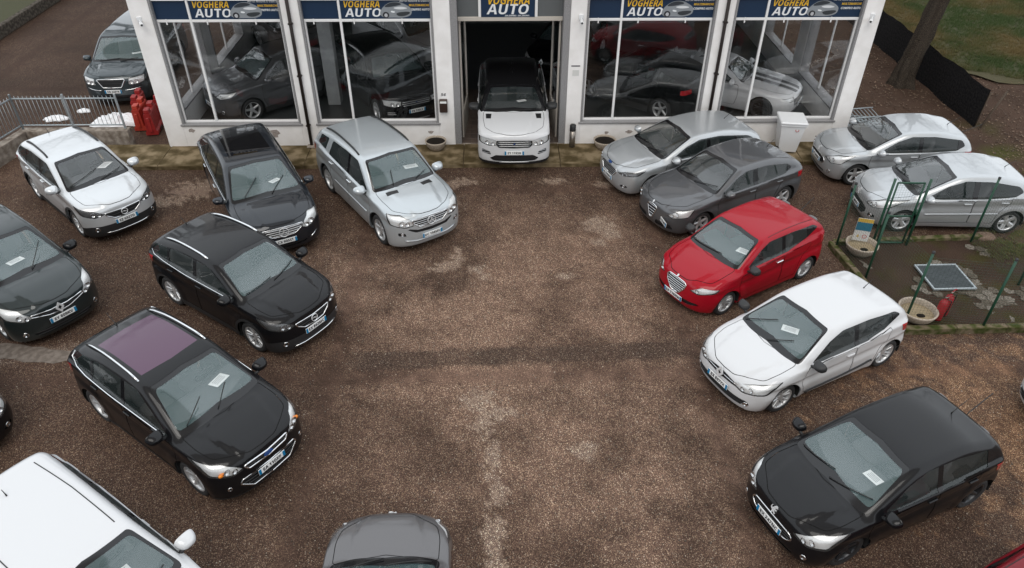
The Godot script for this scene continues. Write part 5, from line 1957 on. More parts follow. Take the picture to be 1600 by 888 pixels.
	# leaning slat beside its near end
	obj("prop_board", tube([Vector3(0.1, 0.0, 0.5), Vector3(0.75, 1.1, 0.15)], 0.03, 5), mat("old_wood", Color(0.07, 0.05, 0.035), 0.9), bf)

func concrete() -> StandardMaterial3D:
	return grain_mat("concrete", Color(0.16, 0.13, 0.105), Color(0.33, 0.29, 0.25), 0.012, 0.85, 0.6, 0.3)

func build_tree() -> void:
	var t := thing("bare_tree", "leaning leafless tree with dark rough bark beside black fence", "tree", Vector3(13.88, 0.0, -24.0))
	var bark := grain_mat("bark", Color(0.008, 0.006, 0.005), Color(0.14, 0.115, 0.09), 0.05, 0.95, 1.6, 3.0)
	var st := st_new()
	st.set_smooth_group(0)
	var nb := FastNoiseLite.new()
	nb.seed = 3
	nb.frequency = 1.4
	# trunk with ridges
	var path := [Vector3(0, -0.1, 0), Vector3(0.03, 0.25, 0), Vector3(0.10, 0.9, -0.05), Vector3(0.28, 1.8, -0.1), Vector3(0.50, 2.8, -0.2), Vector3(0.62, 3.8, -0.2), Vector3(0.70, 5.0, -0.3)]
	var rad := [0.46, 0.36, 0.30, 0.27, 0.26, 0.24, 0.20]
	var g := []
	for i in 37:
		var f := i / 36.0 * 6.0
		var k := mini(int(f), 5)
		var c: Vector3 = path[k].lerp(path[k + 1], f - k)
		var r := lerpf(rad[k], rad[k + 1], f - k)
		var row := []
		for j in 28:
			var a := TAU * j / 28.0
			var rr := r * (1.0 + 0.12 * sin(a * 5.0 + c.y * 0.7) + 0.10 * sin(a * 9.0 + c.y * 1.3) + 0.35 * nb.get_noise_3d(cos(a) * 2.0, c.y * 0.8, sin(a) * 2.0))
			row.append(c + Vector3(cos(a) * rr, 0, -sin(a) * rr))
		g.append(row)
	for i in 36:
		for j in 28:
			quad(st, g[i][j], g[i][(j + 1) % 28], g[i + 1][(j + 1) % 28], g[i + 1][j])
	obj("trunk", done(st), bark, t)
	rng.seed = 41
	var cr := st_new()
	cr.set_smooth_group(0)
	limb(cr, Vector3(0.62, 3.9, -0.2), Vector3(0.9, 0.75, 0.3), 0.12, 3.2, 4)
	limb(cr, Vector3(0.66, 4.4, -0.25), Vector3(-0.8, 0.8, 0.1), 0.11, 3.0, 4)
	limb(cr, Vector3(0.70, 4.9, -0.3), Vector3(0.2, 1.0, -0.3), 0.15, 3.4, 4)
	limb(cr, Vector3(0.64, 4.1, -0.2), Vector3(0.7, 0.15, 0.9), 0.08, 2.6, 4)
	limb(cr, Vector3(0.60, 3.7, -0.2), Vector3(1.0, 0.2, 0.4), 0.06, 2.8, 4)
	obj("crown", done(cr), bark, t)

func limb(st: SurfaceTool, p: Vector3, d: Vector3, r: float, length: float, depth: int) -> void:
	d = d.normalized()
	var pts := [p]
	var n := 5
	for i in n:
		d = (d + Vector3(rng.randfn(0, 0.16), rng.randfn(0, 0.14) - (0.10 if depth < 3 else 0.0), rng.randfn(0, 0.16))).normalized()
		pts.append(pts[i] + d * length / n)
	add_tube(st, pts, r, 7 if depth > 2 else 4, true, r * 0.45)
	if depth <= 0:
		return
	for k in (3 if depth > 1 else 4):
		var at := rng.randi_range(2, n)
		var side := Vector3(rng.randfn(0, 1), rng.randfn(0, 0.6), rng.randfn(0, 1)).normalized()
		limb(st, pts[at], d * 0.7 + side * 0.8, r * 0.5, length * rng.randf_range(0.5, 0.75), depth - 1)

# ---------------------------------------------------------------- the showroom
func build_showroom() -> void:
	var t := thing("car_showroom", "white car showroom with four large windows and blue banners", "building", Vector3(0, 0, FZ))
	var white := grain_mat("white_render", Color(0.79, 0.77, 0.755), Color(0.86, 0.845, 0.835), 0.006, 0.8, 0.5, 0.08)
	var granite := grain_mat("granite", Color(0.10, 0.10, 0.105), Color(0.46, 0.45, 0.45), 0.12, 0.5, 1.2, 0.0, 2)
	var frame := mat("white_frame", Color(0.78, 0.775, 0.77), 0.4)
	var blue := mat("banner_blue", Color(0.004, 0.022, 0.058), 0.45)
	var glass := glass_mat("shop_glass", Color(0.05, 0.07, 0.065), 0.015)
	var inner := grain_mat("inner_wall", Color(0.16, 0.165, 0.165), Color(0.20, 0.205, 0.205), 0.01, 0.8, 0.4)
	var y1 := 5.3
	var d := 0.34
	var bays := [[-8.82, -5.49, -7.88], [-5.02, -1.6, -4.01], [2.42, 5.81, 3.34], [6.29, 9.7, 7.17]]
	var piers := [[-9.35, -8.82], [-5.49, -5.02], [-1.6, -1.15], [2.0, 2.42], [5.81, 6.29], [9.7, 10.17]]
	for p in piers:
		obj("pier", bevel_box(Vector3(p[0], -0.05, -d), Vector3(p[1], y1, 0), 0.012), white, t)
	obj("parapet", bevel_box(Vector3(-9.42, y1, -d - 0.1), Vector3(10.24, y1 + 0.7, 0.07), 0.02), white, t)
	obj("roof_slab", box(Vector3(-9.3, y1 + 0.02, -11.0), Vector3(10.12, y1 + 0.2, -d - 0.1)), mat("roof_grey", Color(0.2, 0.2, 0.2), 0.9), t)
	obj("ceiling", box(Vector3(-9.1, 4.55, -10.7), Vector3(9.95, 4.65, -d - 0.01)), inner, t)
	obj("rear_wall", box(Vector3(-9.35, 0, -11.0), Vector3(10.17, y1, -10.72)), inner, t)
	# end walls with two windows each
	for sx in [0, 1]:
		var xa: float = [-9.35, 9.88][sx]
		var xb: float = xa + 0.29
		var gaps := [[-3.6, -0.75], [-7.4, -4.3]]
		var last := -d - 0.003
		for gq in gaps:
			obj("end_pier", box(Vector3(xa, -0.05, gq[1]), Vector3(xb, y1, last)), white, t)
			obj("end_apron", box(Vector3(xa, -0.05, gq[0]), Vector3(xb, 0.8, gq[1])), white, t)
			obj("end_lintel", box(Vector3(xa, 3.7, gq[0]), Vector3(xb, y1, gq[1])), white, t)
			obj("end_sill", bevel_box(Vector3(xa - 0.03, 0.802, gq[0] + 0.003), Vector3(xb + 0.03, 0.85, gq[1] - 0.003), 0.008), granite, t)
			for k in [0, 1]:
				obj("end_jamb", box(Vector3(xa + 0.02, 0.852, gq[k] - 0.035 * k + 0.003 - 0.006 * k), Vector3(xb + 0.02, 3.698, gq[k] + 0.035 * (1 - k) + 0.003 - 0.006 * k)), granite, t)
			var mid: float = (gq[0] + gq[1]) / 2.0
			var fr := obj("end_window", box(Vector3(xa + 0.12, 0.855, mid - 0.025), Vector3(xa + 0.17, 3.69, mid + 0.025)), frame, t)
			obj("pane", box(Vector3(xa + 0.14, 0.86, gq[0] + 0.045), Vector3(xa + 0.148, 3.69, mid - 0.03)), glass, fr)
			obj("pane", box(Vector3(xa + 0.14, 0.86, mid + 0.03), Vector3(xa + 0.148, 3.69, gq[1] - 0.045)), glass, fr)
			last = gq[0]
		obj("end_pier", box(Vector3(xa, -0.05, -10.72), Vector3(xb, y1, last)), white, t)
	# window bays
	for bay in bays:
		var a: float = bay[0]
		var b: float = bay[1]
		var m: float = bay[2]
		obj("apron", box(Vector3(a + 0.001, -0.05, -d), Vector3(b - 0.001, 0.74, -0.004)), white, t)
		obj("sill", bevel_box(Vector3(a - 0.05, 0.742, -d), Vector3(b + 0.05, 0.80, 0.035), 0.01), granite, t)
		for k in [0, 1]:
			var x0 := a + 0.001 if k == 0 else b - 0.056
			obj("jamb", box(Vector3(x0, 0.802, -0.30), Vector3(x0 + 0.055, y1 - 0.01, 0.006)), granite, t)
		var w := obj("window_frame", bevel_box(Vector3(a + 0.06, 0.803, -0.17), Vector3(b - 0.06, 0.86, -0.10), 0.006), frame, t)
		obj("transom", bevel_box(Vector3(a + 0.06, 3.615, -0.17), Vector3(b - 0.06, 3.68, -0.09), 0.006), frame, w)
		obj("mullion", bevel_box(Vector3(m - 0.03, 0.862, -0.165), Vector3(m + 0.03, y1 - 0.02, -0.085), 0.006), frame, w)
		obj("stile", box(Vector3(a + 0.06, 0.862, -0.165), Vector3(a + 0.10, 3.61, -0.105)), frame, w)
		obj("stile", box(Vector3(b - 0.10, 0.862, -0.165), Vector3(b - 0.06, 3.61, -0.105)), frame, w)
		for e in [0.3, 1.35, 2.6]:
			obj("clip", box(Vector3(a + e, 3.56, -0.09), Vector3(a + e + 0.03, 3.70, -0.07)), frame, w)
		obj("pane", box(Vector3(a + 0.10, 0.865, -0.14), Vector3(m - 0.032, 3.612, -0.13)), glass, w)
		obj("pane", box(Vector3(m + 0.032, 0.865, -0.14), Vector3(b - 0.10, 3.612, -0.13)), glass, w)
		# banner over the glass
		var s0 := obj("banner", box(Vector3(a + 0.06, 3.683, -0.16), Vector3(m - 0.032, 4.17, -0.12)), blue, t)
		var s1 := obj("banner", box(Vector3(m + 0.032, 3.683, -0.16), Vector3(b - 0.06, 4.17, -0.12)), blue, t)
		s0.set_meta("label", "plain dark blue banner panel above window")
		s1.set_meta("label", "dark blue banner with yellow and white shop lettering")
		banner_print(s1, m, b)
		for wall in [[a, m], [m, b]]:
			obj("upper_panel", box(Vector3(wall[0] + 0.06, 4.173, -0.18), Vector3(wall[1] - 0.035, y1 - 0.02, -0.06)), white, t)
	# entrance: granite jambs, transom with the small banner, two open leaves
	for k in [0, 1]:
		var x0 := -1.149 if k == 0 else 1.82
		obj("entrance_jamb", box(Vector3(x0, 0.0, -0.55), Vector3(x0 + 0.179, y1 - 0.01, -0.02)), granite, t)
	obj("entrance_transom", bevel_box(Vector3(-0.968, 3.55, -0.40), Vector3(1.818, 3.66, -0.30), 0.008), mat("cream_frame", Color(0.50, 0.46, 0.41), 0.5), t)
	for e in [[-0.965, -0.42], [1.15, 1.815]]:
		obj("fanlight", box(Vector3(e[0], 3.663, -0.36), Vector3(e[1], y1 - 0.02, -0.34)), mat("fanlight_grey", Color(0.12, 0.13, 0.135), 0.2), t)
	for x in [-0.38, 1.11]:
		obj("fanlight_bar", box(Vector3(x - 0.035, 3.662, -0.38), Vector3(x + 0.035, y1 - 0.02, -0.30)), frame, t)
	var db := obj("banner", box(Vector3(-0.34, 3.663, -0.35), Vector3(1.07, 4.17, -0.29)), blue, t)
	db.set_meta("label", "small dark blue banner with shop name over the entrance")
	print_text(db, "VOGHERA", Vector3(-0.19, 3.99, -0.288), 1.12, 0.20, yellow_ink())
	print_text(db, "AUTO", Vector3(-0.2, 3.735, -0.288), 1.08, 0.26, white_ink())
	print_text(db, "339.2307003 - 331.2337001", Vector3(0.28, 3.68, -0.288), 0.64, 0.035, white_ink())
	for k in [0, 1]:
		var leaf := obj("door_leaf", part_mesh("shared", "leaf", func() -> Mesh: return leaf_frame()), mat("cream_frame", Color(0.50, 0.46, 0.41), 0.5), t)
		leaf.position = Vector3(-0.93 if k == 0 else 1.78, 0.13, -0.42)
		leaf.rotation.y = deg_to_rad(86.0 if k == 0 else 94.0)
		obj("pane", part_mesh("shared", "leaf_pane", func() -> Mesh: return box(Vector3(0.09, 0.8, -0.01), Vector3(1.31, 3.3, 0.0))), glass, leaf)
	# drainpipes
	for x in [-5.28, 6.06]:
		var dp := obj("drainpipe", tube([Vector3(x, 0.13, 0.06), Vector3(x, y1, 0.06)], 0.045, 10), mat("pipe_brown", Color(0.022, 0.015, 0.013), 0.45, 0.3), t)
		for y in [0.75, 2.2, 3.6]:
			obj("bracket", box(Vector3(x - 0.06, y, 0.001), Vector3(x + 0.06, y + 0.035, 0.11)), mat("pipe_brown", Color(0.022, 0.015, 0.013), 0.45, 0.3), dp)
		obj("shoe", bevel_box(Vector3(x - 0.12, 0.121, 0.003), Vector3(x + 0.12, 0.17, 0.2), 0.02), concrete(), dp)
	# where the render has come off: patches of grey mortar set into the aprons
	rng.seed = 77
	var mortar := grain_mat("mortar", Color(0.26, 0.22, 0.20), Color(0.40, 0.36, 0.33), 0.03, 0.9, 1.0)
	for q in [[-6.9, 0.45, 0.16, 0.09], [-6.35, 0.5, 0.22, 0.13], [-8.6, 0.6, 0.10, 0.06], [-1.85, 0.5, 0.10, 0.06], [3.2, 0.45, 0.07, 0.05], [3.85, 0.48, 0.13, 0.06], [4.6, 0.4, 0.09, 0.05], [7.3, 0.35, 0.10, 0.05]]:
		var pg := PackedVector2Array()
		for i in 13:
			var a := TAU * i / 13.0
			var r := rng.randf_range(0.55, 1.15)
			pg.append(Vector2(q[0] + cos(a) * q[2] * r, q[1] + sin(a) * q[3] * r))
		obj("peeled_patch", plate(pg, -0.004, 0.0005), mortar, t)
	# interior floor and two square columns
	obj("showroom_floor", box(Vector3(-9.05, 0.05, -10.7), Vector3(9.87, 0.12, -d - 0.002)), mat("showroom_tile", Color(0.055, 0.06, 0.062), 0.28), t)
	for c in [[-5.1, -3.0], [2.9, -8.2]]:
		obj("column", bevel_box(Vector3(c[0] - 0.2, 0.12, c[1] - 0.2), Vector3(c[0] + 0.2, 4.55, c[1] + 0.2), 0.015), grain_mat("inner_column", Color(0.36, 0.37, 0.37), Color(0.42, 0.43, 0.43), 0.01, 0.7, 0.4), t)
	# entrance floor of brown tiles
	var tile := st_new()
	add_bevel_box(tile, Vector3(0.004, 0, 0.004), Vector3(0.296, 0.012, 0.296), 0.003)
	var tm := done(tile)
	for i in 10:
		for j in 13:
			var o := obj("floor_tile", tm, [mat("tile_a", Color(0.10, 0.075, 0.062), 0.5), mat("tile_b", Color(0.12, 0.09, 0.075), 0.5), mat("tile_c", Color(0.085, 0.066, 0.056), 0.55)][(i * 7 + j * 3 + i * j) % 3], t)
			o.position = Vector3(-1.0 + i * 0.3, 0.121, -0.36 - j * 0.3)
	obj("threshold", bevel_box(Vector3(-1.149, -0.05, -0.36), Vector3(1.999, 0.128, 0.0), 0.01), concrete(), t)
	# letter box, house number and notice
	var lb := obj("letter_box", bevel_box(Vector3(-1.55, 1.14, 0.002), Vector3(-1.33, 1.52, 0.10), 0.015), mat("box_brown", Color(0.045, 0.025, 0.02), 0.4, 0.2), t)
	obj("slot_plate", box(Vector3(-1.53, 1.42, 0.101), Vector3(-1.35, 1.48, 0.106)), mat("plate_white", Color(0.78, 0.79, 0.78), 0.4), lb)
	print_text(t, "54", Vector3(-1.50, 1.60, 0.004), 0.13, 0.08, mat("plate_ink", Color(0.03, 0.03, 0.035), 0.5))
	obj("notice", box(Vector3(2.12, 2.16, 0.001), Vector3(2.30, 2.32, 0.006)), mat("notice_white", Color(0.6, 0.6, 0.58), 0.6), t)
	obj("notice_strip", box(Vector3(2.08, 2.42, 0.001), Vector3(2.32, 2.45, 0.006)), mat("plate_ink", Color(0.03, 0.03, 0.035), 0.5), t)

func leaf_frame() -> ArrayMesh:
	var st := st_new()
	for q in [[0.0, 0.0, 1.4, 0.78], [0.0, 3.3, 1.4, 3.4], [0.0, 0.78, 0.09, 3.3], [1.31, 0.78, 1.4, 3.3]]:
		add_bevel_box(st, Vector3(q[0], q[1], -0.03), Vector3(q[2], q[3], 0.02), 0.006)
	return done(st)

func yellow_ink() -> Material:
	return mat("banner_yellow", Color(0.72, 0.42, 0.02), 0.5)

func white_ink() -> Material:
	return mat("banner_white", Color(0.74, 0.75, 0.76), 0.5)

# slanted heavy lettering, left edge and baseline at p, fitted to a width and a cap height
func print_text(parent: Node3D, words: String, p: Vector3, width: float, cap: float, ink: Material, slant := 0.2) -> void:
	var m := text_mesh(words, 0.3, 0.02)
	var bb := m.get_aabb()
	var o := obj("lettering", m, ink, parent)
	var sx := width / bb.size.x
	var sy := cap / bb.size.y
	o.transform = Transform3D(Basis(Vector3(sx, 0, 0), Vector3(slant * sy, sy, 0), Vector3(0, 0, 0.2)), p) * Transform3D(Basis.IDENTITY, Vector3(-bb.position.x, -bb.position.y, 0))
	o.set_meta("label", "slanted printed sign lettering")

func banner_print(parent: Node3D, m: float, b: float) -> void:
	var z := -0.118
	print_text(parent, "VOGHERA", Vector3(m + 0.10, 3.975, z), 0.95, 0.165, yellow_ink())
	print_text(parent, "AUTO", Vector3(m + 0.13, 3.735, z), 0.92, 0.215, white_ink())
	print_text(parent, "AUTO NUOVE E USATE", Vector3(b - 0.84, 4.11, z), 0.76, 0.055, white_ink(), 0.1)
	print_text(parent, "MULTIMARCHE", Vector3(b - 0.60, 4.0, z), 0.52, 0.055, yellow_ink(), 0.1)
	print_text(parent, "COMPRO AUTO", Vector3(b - 0.60, 3.89, z), 0.52, 0.055, white_ink(), 0.1)
	# the printed silver car: flat shapes, each a little above the one below
	var o := Vector2(m + 1.02, 3.69)
	var sc := Vector2(0.86, 0.44)
	var shapes := [
		[[[0.02, 0.28], [0.08, 0.55], [0.2, 0.78], [0.36, 0.95], [0.6, 0.98], [0.78, 0.85], [0.97, 0.62], [1.0, 0.4], [0.95, 0.16], [0.7, 0.03], [0.4, 0.06], [0.2, 0.03], [0.08, 0.1]], Color(0.24, 0.26, 0.28)],
		[[[0.14, 0.66], [0.34, 0.92], [0.58, 0.94], [0.72, 0.82], [0.56, 0.74], [0.34, 0.66]], Color(0.03, 0.036, 0.045)],
		[[[0.42, 0.62], [0.66, 0.7], [0.9, 0.6], [0.72, 0.52], [0.52, 0.54]], Color(0.66, 0.68, 0.7)],
		[[[0.5, 0.34], [0.92, 0.42], [0.94, 0.28], [0.72, 0.12], [0.55, 0.16]], Color(0.03, 0.035, 0.04)],
		[[[0.36, 0.46], [0.5, 0.4], [0.46, 0.33], [0.36, 0.36]], Color(0.75, 0.78, 0.8)],
		[[[0.14, 0.06], [0.1, 0.2], [0.14, 0.36], [0.22, 0.4], [0.3, 0.3], [0.3, 0.14], [0.24, 0.03]], Color(0.02, 0.02, 0.025)],
		[[[0.17, 0.11], [0.15, 0.2], [0.18, 0.3], [0.23, 0.31], [0.26, 0.22], [0.25, 0.12], [0.22, 0.08]], Color(0.45, 0.46, 0.48)]]
	for i in shapes.size():
		var pg := PackedVector2Array()
		for q in shapes[i][0]:
			pg.append(o + Vector2(q[0], q[1]) * sc)
		pg = chaikin(pg, 2, true)
		obj("printed_car", plate(pg, z, z + 0.003 + i * 0.003), mat("print_%d" % i, shapes[i][1], 0.5), parent)

# ---------------------------------------------------------------- pavement, walls, fence and small things
func build_pavement() -> void:
	var base := Node3D.new()
	base.name = "pavement"
	add_child(base)
	base.set_meta("kind", "structure")
	var m := grain_mat("mossy_concrete", Color(0.075, 0.055, 0.026), Color(0.24, 0.185, 0.115), 0.009, 0.9, 0.35, 0.35)
	var cuts_ := [-11.2, -9.3, -6.9, -5.3, -2.6, -0.9, 1.8, 4.4, 6.4, 8.6, 10.2]
	for i in cuts_.size() - 1:
		var zb := FZ - 0.02 if i > 0 else -19.7
		obj("slab", bevel_box(Vector3(cuts_[i] + 0.006, -0.08, zb), Vector3(cuts_[i + 1] - 0.006, 0.12 + 0.004 * (i % 2), -18.37), 0.014), m, base)

func build_left_wall() -> void:
	var t := thing("parapet_wall", "low L-shaped concrete wall carrying the steel railing", "wall", Vector3(-13.55, 0, -19.95))
	var c := concrete()
	obj("wall", bevel_box(Vector3(-0.12, -0.05, -0.12), Vector3(3.0, 0.5, 0.13), 0.015), c, t)
	var w := obj("wall", bevel_box(Vector3(-0.13, -0.05, 0.0), Vector3(0.12, 0.5, 9.0), 0.015), c, t)
	w.rotation.y = deg_to_rad(-12.0)
	w.position = Vector3(0.0, -0.002, 0.132)
	var r := thing("steel_railing", "galvanised steel railing with thin pickets on concrete wall", "railing", Vector3(-13.55, 0.5, -19.95))
	var steel := mat("galvanised", Color(0.36, 0.40, 0.42), 0.45, 0.4)
	var runs := [[Vector3(0, 0, 0), Vector3(2.9, 0, 0.0)], [Vector3(0, 0, 0), Vector3(-1.85, 0, 8.6)]]
	for q in runs:
		var a: Vector3 = q[0]
		var b: Vector3 = q[1]
		var length := a.distance_to(b)
		for h in [0.12, 0.92]:
			obj("rail", tube([a + Vector3(0, h, 0), b + Vector3(0, h, 0)], 0.022, 8), steel, r)
		var n := int(length / 1.45)
		for i in n + 1:
			obj("post", part_mesh("shared", "rail_post", func() -> Mesh: return bevel_box(Vector3(-0.025, 0.0, -0.025), Vector3(0.025, 1.05, 0.025), 0.006)), steel, r).position = a.lerp(b, float(i) / n)
		var k := int(length / 0.115)
		for i in range(1, k):
			obj("picket", part_mesh("shared", "picket", func() -> Mesh: return tube([Vector3(0, 0.1, 0), Vector3(0, 1.0, 0)], 0.007, 5)), steel, r).position = a.lerp(b, float(i) / k)
	# what is left of cleared snow
	var snow := mat("old_snow", Color(0.80, 0.81, 0.83), 0.7)
	var piles := [[-11.6, -21.5, 0.85, 0.45, 0.2, "large heap of old snow beside concrete wall end"], [-13.6, -21.75, 0.36, 0.18, 0.09, "small heap of old snow behind steel railing"], [-13.0, -22.3, 0.2, 0.12, 0.06, "little lump of snow on asphalt in front of minivan"]]
	for i in piles.size():
		var q: Array = piles[i]
		var nb := FastNoiseLite.new()
		nb.seed = 100 + i
		nb.frequency = 1.6
		nb.fractal_octaves = 4
		var st := st_new()
		st.set_smooth_group(0)
		var g := []
		for a in 19:
			var row := []
			for b in 33:
				var an := TAU * b / 32.0
				var rr := a / 18.0
				var ragged := 1.0 + 0.6 * nb.get_noise_2d(cos(an) * 1.6, sin(an) * 1.6)
				var x: float = cos(an) * rr * q[2] * ragged
				var z: float = sin(an) * rr * q[3] * ragged
				var y: float = q[4] * pow(1.0 - rr * rr, 0.8) * (1.0 + 0.9 * nb.get_noise_2d(x * 3.0, z * 3.0)) + (0.0 if a == 18 else 0.02)
				row.append(Vector3(x, maxf(y, -0.01), z))
			g.append(row)
		for a in 18:
			for b in 32:
				quad(st, g[a][b], g[a][b + 1], g[a + 1][b + 1], g[a + 1][b])
		var o := obj("snow_heap", done(st), snow)
		o.position = Vector3(q[0], -0.02, q[1])
		tag(o, q[5], "snow", "heaps of old snow")

func build_barriers() -> void:
	var red := grain_mat("barrier_red", Color(0.24, 0.012, 0.012), Color(0.34, 0.022, 0.02), 0.01, 0.5, 0.6)
	var orange := grain_mat("barrier_orange", Color(0.36, 0.032, 0.018), Color(0.46, 0.05, 0.028), 0.01, 0.5, 0.6)
	var prof := pv([[-0.19, 0.0], [0.19, 0.0], [0.19, 0.10], [0.14, 0.16], [0.115, 0.68], [0.09, 0.72], [-0.09, 0.72], [-0.115, 0.68], [-0.14, 0.16], [-0.19, 0.10]])
	var spots := [[-11.02, -21.9, 8.0, red, "dull red plastic road barrier nearest the minivan bumper"], [-10.72, -21.25, 5.0, orange, "faded orange plastic road barrier in the middle of the row"], [-10.3, -20.95, 10.0, red, "dull red plastic road barrier touching the showroom corner"], [-10.35, -22.0, 4.0, red, "dull red plastic road barrier hidden behind the orange one"]]
	for i in spots.size():
		var q: Array = spots[i]
		var t := thing("road_barrier", q[4], "barrier", Vector3(q[0], 0.0, q[1]), deg_to_rad(q[2]), "plastic road barriers beside the showroom")
		t.scale = Vector3(0.9, 0.92, 0.9)
		obj("shell", part_mesh("shared", "barrier", func() -> Mesh: return plate(prof, -0.45, 0.45)), q[3], t)
		for z in [-0.28, 0.28]:
			obj("top_lug", part_mesh("shared", "lug", func() -> Mesh: return bevel_box(Vector3(-0.085, 0.722, -0.13), Vector3(0.085, 0.84, 0.13), 0.012)), q[3], t).position.z = z
		obj("end_tongue", part_mesh("shared", "tongue", func() -> Mesh: return bevel_box(Vector3(-0.05, 0.12, 0.452), Vector3(0.05, 0.6, 0.50), 0.012)), q[3], t)
		obj("fork_slot", part_mesh("shared", "fslot", func() -> Mesh: return box(Vector3(-0.225, 0.03, -0.12), Vector3(0.225, 0.10, 0.12))), mat("slot_dark", Color(0.05, 0.008, 0.008), 0.8), t).position.y = 0.001

func build_small() -> void:
	# planter bowls
	var stone := grain_mat("bowl_stone", Color(0.30, 0.25, 0.20), Color(0.48, 0.42, 0.35), 0.03, 0.85, 1.5)
	var soil := grain_mat("soil", Color(0.010, 0.008, 0.007), Color(0.035, 0.028, 0.022), 0.08, 0.95, 2.0, 2.0)
	var sand := grain_mat("bowl_sand", Color(0.24, 0.19, 0.12), Color(0.40, 0.32, 0.21), 0.05, 0.9, 2.0, 1.0)
	var bowls := [[-1.70, 0.125, -19.28, 0.30, true, "round stone planter bowl of dark soil left of the entrance"], [3.12, 0.125, -19.25, 0.32, true, "round stone planter bowl of dark soil right of the entrance"], [8.44, 0.06, -14.0, 0.36, false, "pale planter bowl of sand beside the green gate"], [8.65, 0.06, -11.62, 0.38, false, "pale planter bowl of sand behind the white hatchback"]]
	for q in bowls:
		var t := thing("planter_bowl", q[5], "planter", Vector3(q[0], q[1], q[2]), 0.0, "planter bowls")
		var r: float = q[3]
		obj("bowl", lathe([Vector2(r * 0.5, 0.0), Vector2(r * 0.62, 0.02), Vector2(r * 0.88, 0.13), Vector2(r, 0.24), Vector2(r * 1.02, 0.27), Vector2(r * 0.96, 0.28), Vector2(r * 0.9, 0.25), Vector2(r * 0.86, 0.12)], 28), stone, t)
		obj("fill", lathe([Vector2(r * 0.88, 0.15), Vector2(r * 0.6, 0.165), Vector2(r * 0.3, 0.18), Vector2(0.0, 0.175)] if not q[4] else [Vector2(r * 0.9, 0.225), Vector2(r * 0.6, 0.25), Vector2(r * 0.3, 0.27), Vector2(0.0, 0.265)], 20), soil if q[4] else sand, t)
		if not q[4]:
			obj("clod", blob(Vector3(0.09, 0.025, 0.06), 0.8, 0.8), soil, t).position = Vector3(0.02, 0.17, 0.12)
	# ash bin by the entrance
	var a := thing("ash_bin", "slim brushed steel ash bin with black top beside the entrance", "bin", Vector3(2.2, 0.12, -19.38))
	obj("cylinder", lathe([Vector2(0.0, 0.0), Vector2(0.085, 0.0), Vector2(0.085, 0.52), Vector2(0.08, 0.52)], 20), mat("brushed_steel", Color(0.30, 0.27, 0.24), 0.35, 0.8), a)
	obj("top", lathe([Vector2(0.088, 0.5), Vector2(0.088, 0.66), Vector2(0.07, 0.68), Vector2(0.0, 0.68)], 20), mat("steer_black", Color(0.015, 0.015, 0.016), 0.5), a)
	# white wheeled bin
	var w := thing("wheelie_bin", "white plastic wheeled bin standing against the right-hand window", "bin", Vector3(8.3, 0.124, -19.1), deg_to_rad(-8.0))
	w.scale = Vector3(1.0, 0.93, 1.0)
	var wp := mat("bin_white", Color(0.72, 0.73, 0.74), 0.45)
	var st := st_new()
	var lo := [Vector3(-0.24, 0.06, -0.24), Vector3(0.24, 0.06, -0.24), Vector3(0.24, 0.06, 0.26), Vector3(-0.24, 0.06, 0.26)]
	var hi := [Vector3(-0.33, 0.98, -0.34), Vector3(0.33, 0.98, -0.34), Vector3(0.33, 0.98, 0.34), Vector3(-0.33, 0.98, 0.34)]
	for i in 4:
		quad(st, lo[(i + 1) % 4], lo[i], hi[i], hi[(i + 1) % 4])
	quad(st, lo[0], lo[1], lo[2], lo[3])
	obj("body", done(st), wp, w)
	obj("lid", bevel_box(Vector3(-0.37, 0.985, -0.37), Vector3(0.37, 1.06, 0.39), 0.025), wp, w)
	obj("rim", bevel_box(Vector3(-0.355, 0.92, -0.36), Vector3(0.355, 0.98, 0.365), 0.012), wp, w)
	obj("handle", tube([Vector3(-0.28, 0.99, -0.40), Vector3(0.28, 0.99, -0.40)], 0.018, 8), wp, w)
	for x in [-0.27, 0.27]:
		var wh := obj("wheel", part_mesh("shared", "binwheel", func() -> Mesh: return lathe([Vector2(0.0, -0.03), Vector2(0.1, -0.03), Vector2(0.1, 0.03), Vector2(0.0, 0.03)], 18, false)), mat("tyre_rubber", Color(0.02, 0.02, 0.021), 0.85), w)
		wh.position = Vector3(x, 0.1, 0.23 if x < 0 else -0.25)
		wh.rotation.z = PI / 2
	obj("logo", lathe([Vector2(0.05, 0.0), Vector2(0.05, 0.004), Vector2(0.035, 0.004), Vector2(0.035, 0.0)], 16), mat("logo_red", Color(0.5, 0.05, 0.05), 0.5), w).transform = Transform3D(Basis(Vector3.RIGHT, PI / 2 - 0.1), Vector3(0.12, 0.8, 0.325))
	# cameras on the building
	var cams := [[-9.15, 3.72, 0.5, "small white security camera at the left end of the facade"], [2.27, 3.74, 0.0, "small white security camera beside the entrance"], [9.95, 3.74, -0.5, "small white security camera at the right end of the facade"]]
	for q in cams:
		var c := thing("security_camera", q[3], "camera", Vector3(q[0], q[1], FZ), q[2], "security cameras")
		obj("mount", bevel_box(Vector3(-0.06, -0.06, 0.002), Vector3(0.06, 0.08, 0.05), 0.01), mat("bin_white", Color(0.72, 0.73, 0.74), 0.45), c)
		obj("arm", tube([Vector3(0, 0, 0.05), Vector3(0, -0.03, 0.14)], 0.018, 6), mat("bin_white", Color(0.72, 0.73, 0.74), 0.45), c)
		obj("housing", bevel_box(Vector3(-0.04, -0.10, 0.08), Vector3(0.04, -0.03, 0.28), 0.012), mat("bin_white", Color(0.72, 0.73, 0.74), 0.45), c)
		obj("lens", lathe([Vector2(0.028, 0.0), Vector2(0.0, 0.006)], 12), mat("steer_black", Color(0.015, 0.015, 0.016), 0.5), c).transform = Transform3D(Basis(Vector3.RIGHT, PI / 2), Vector3(0, -0.065, 0.281))
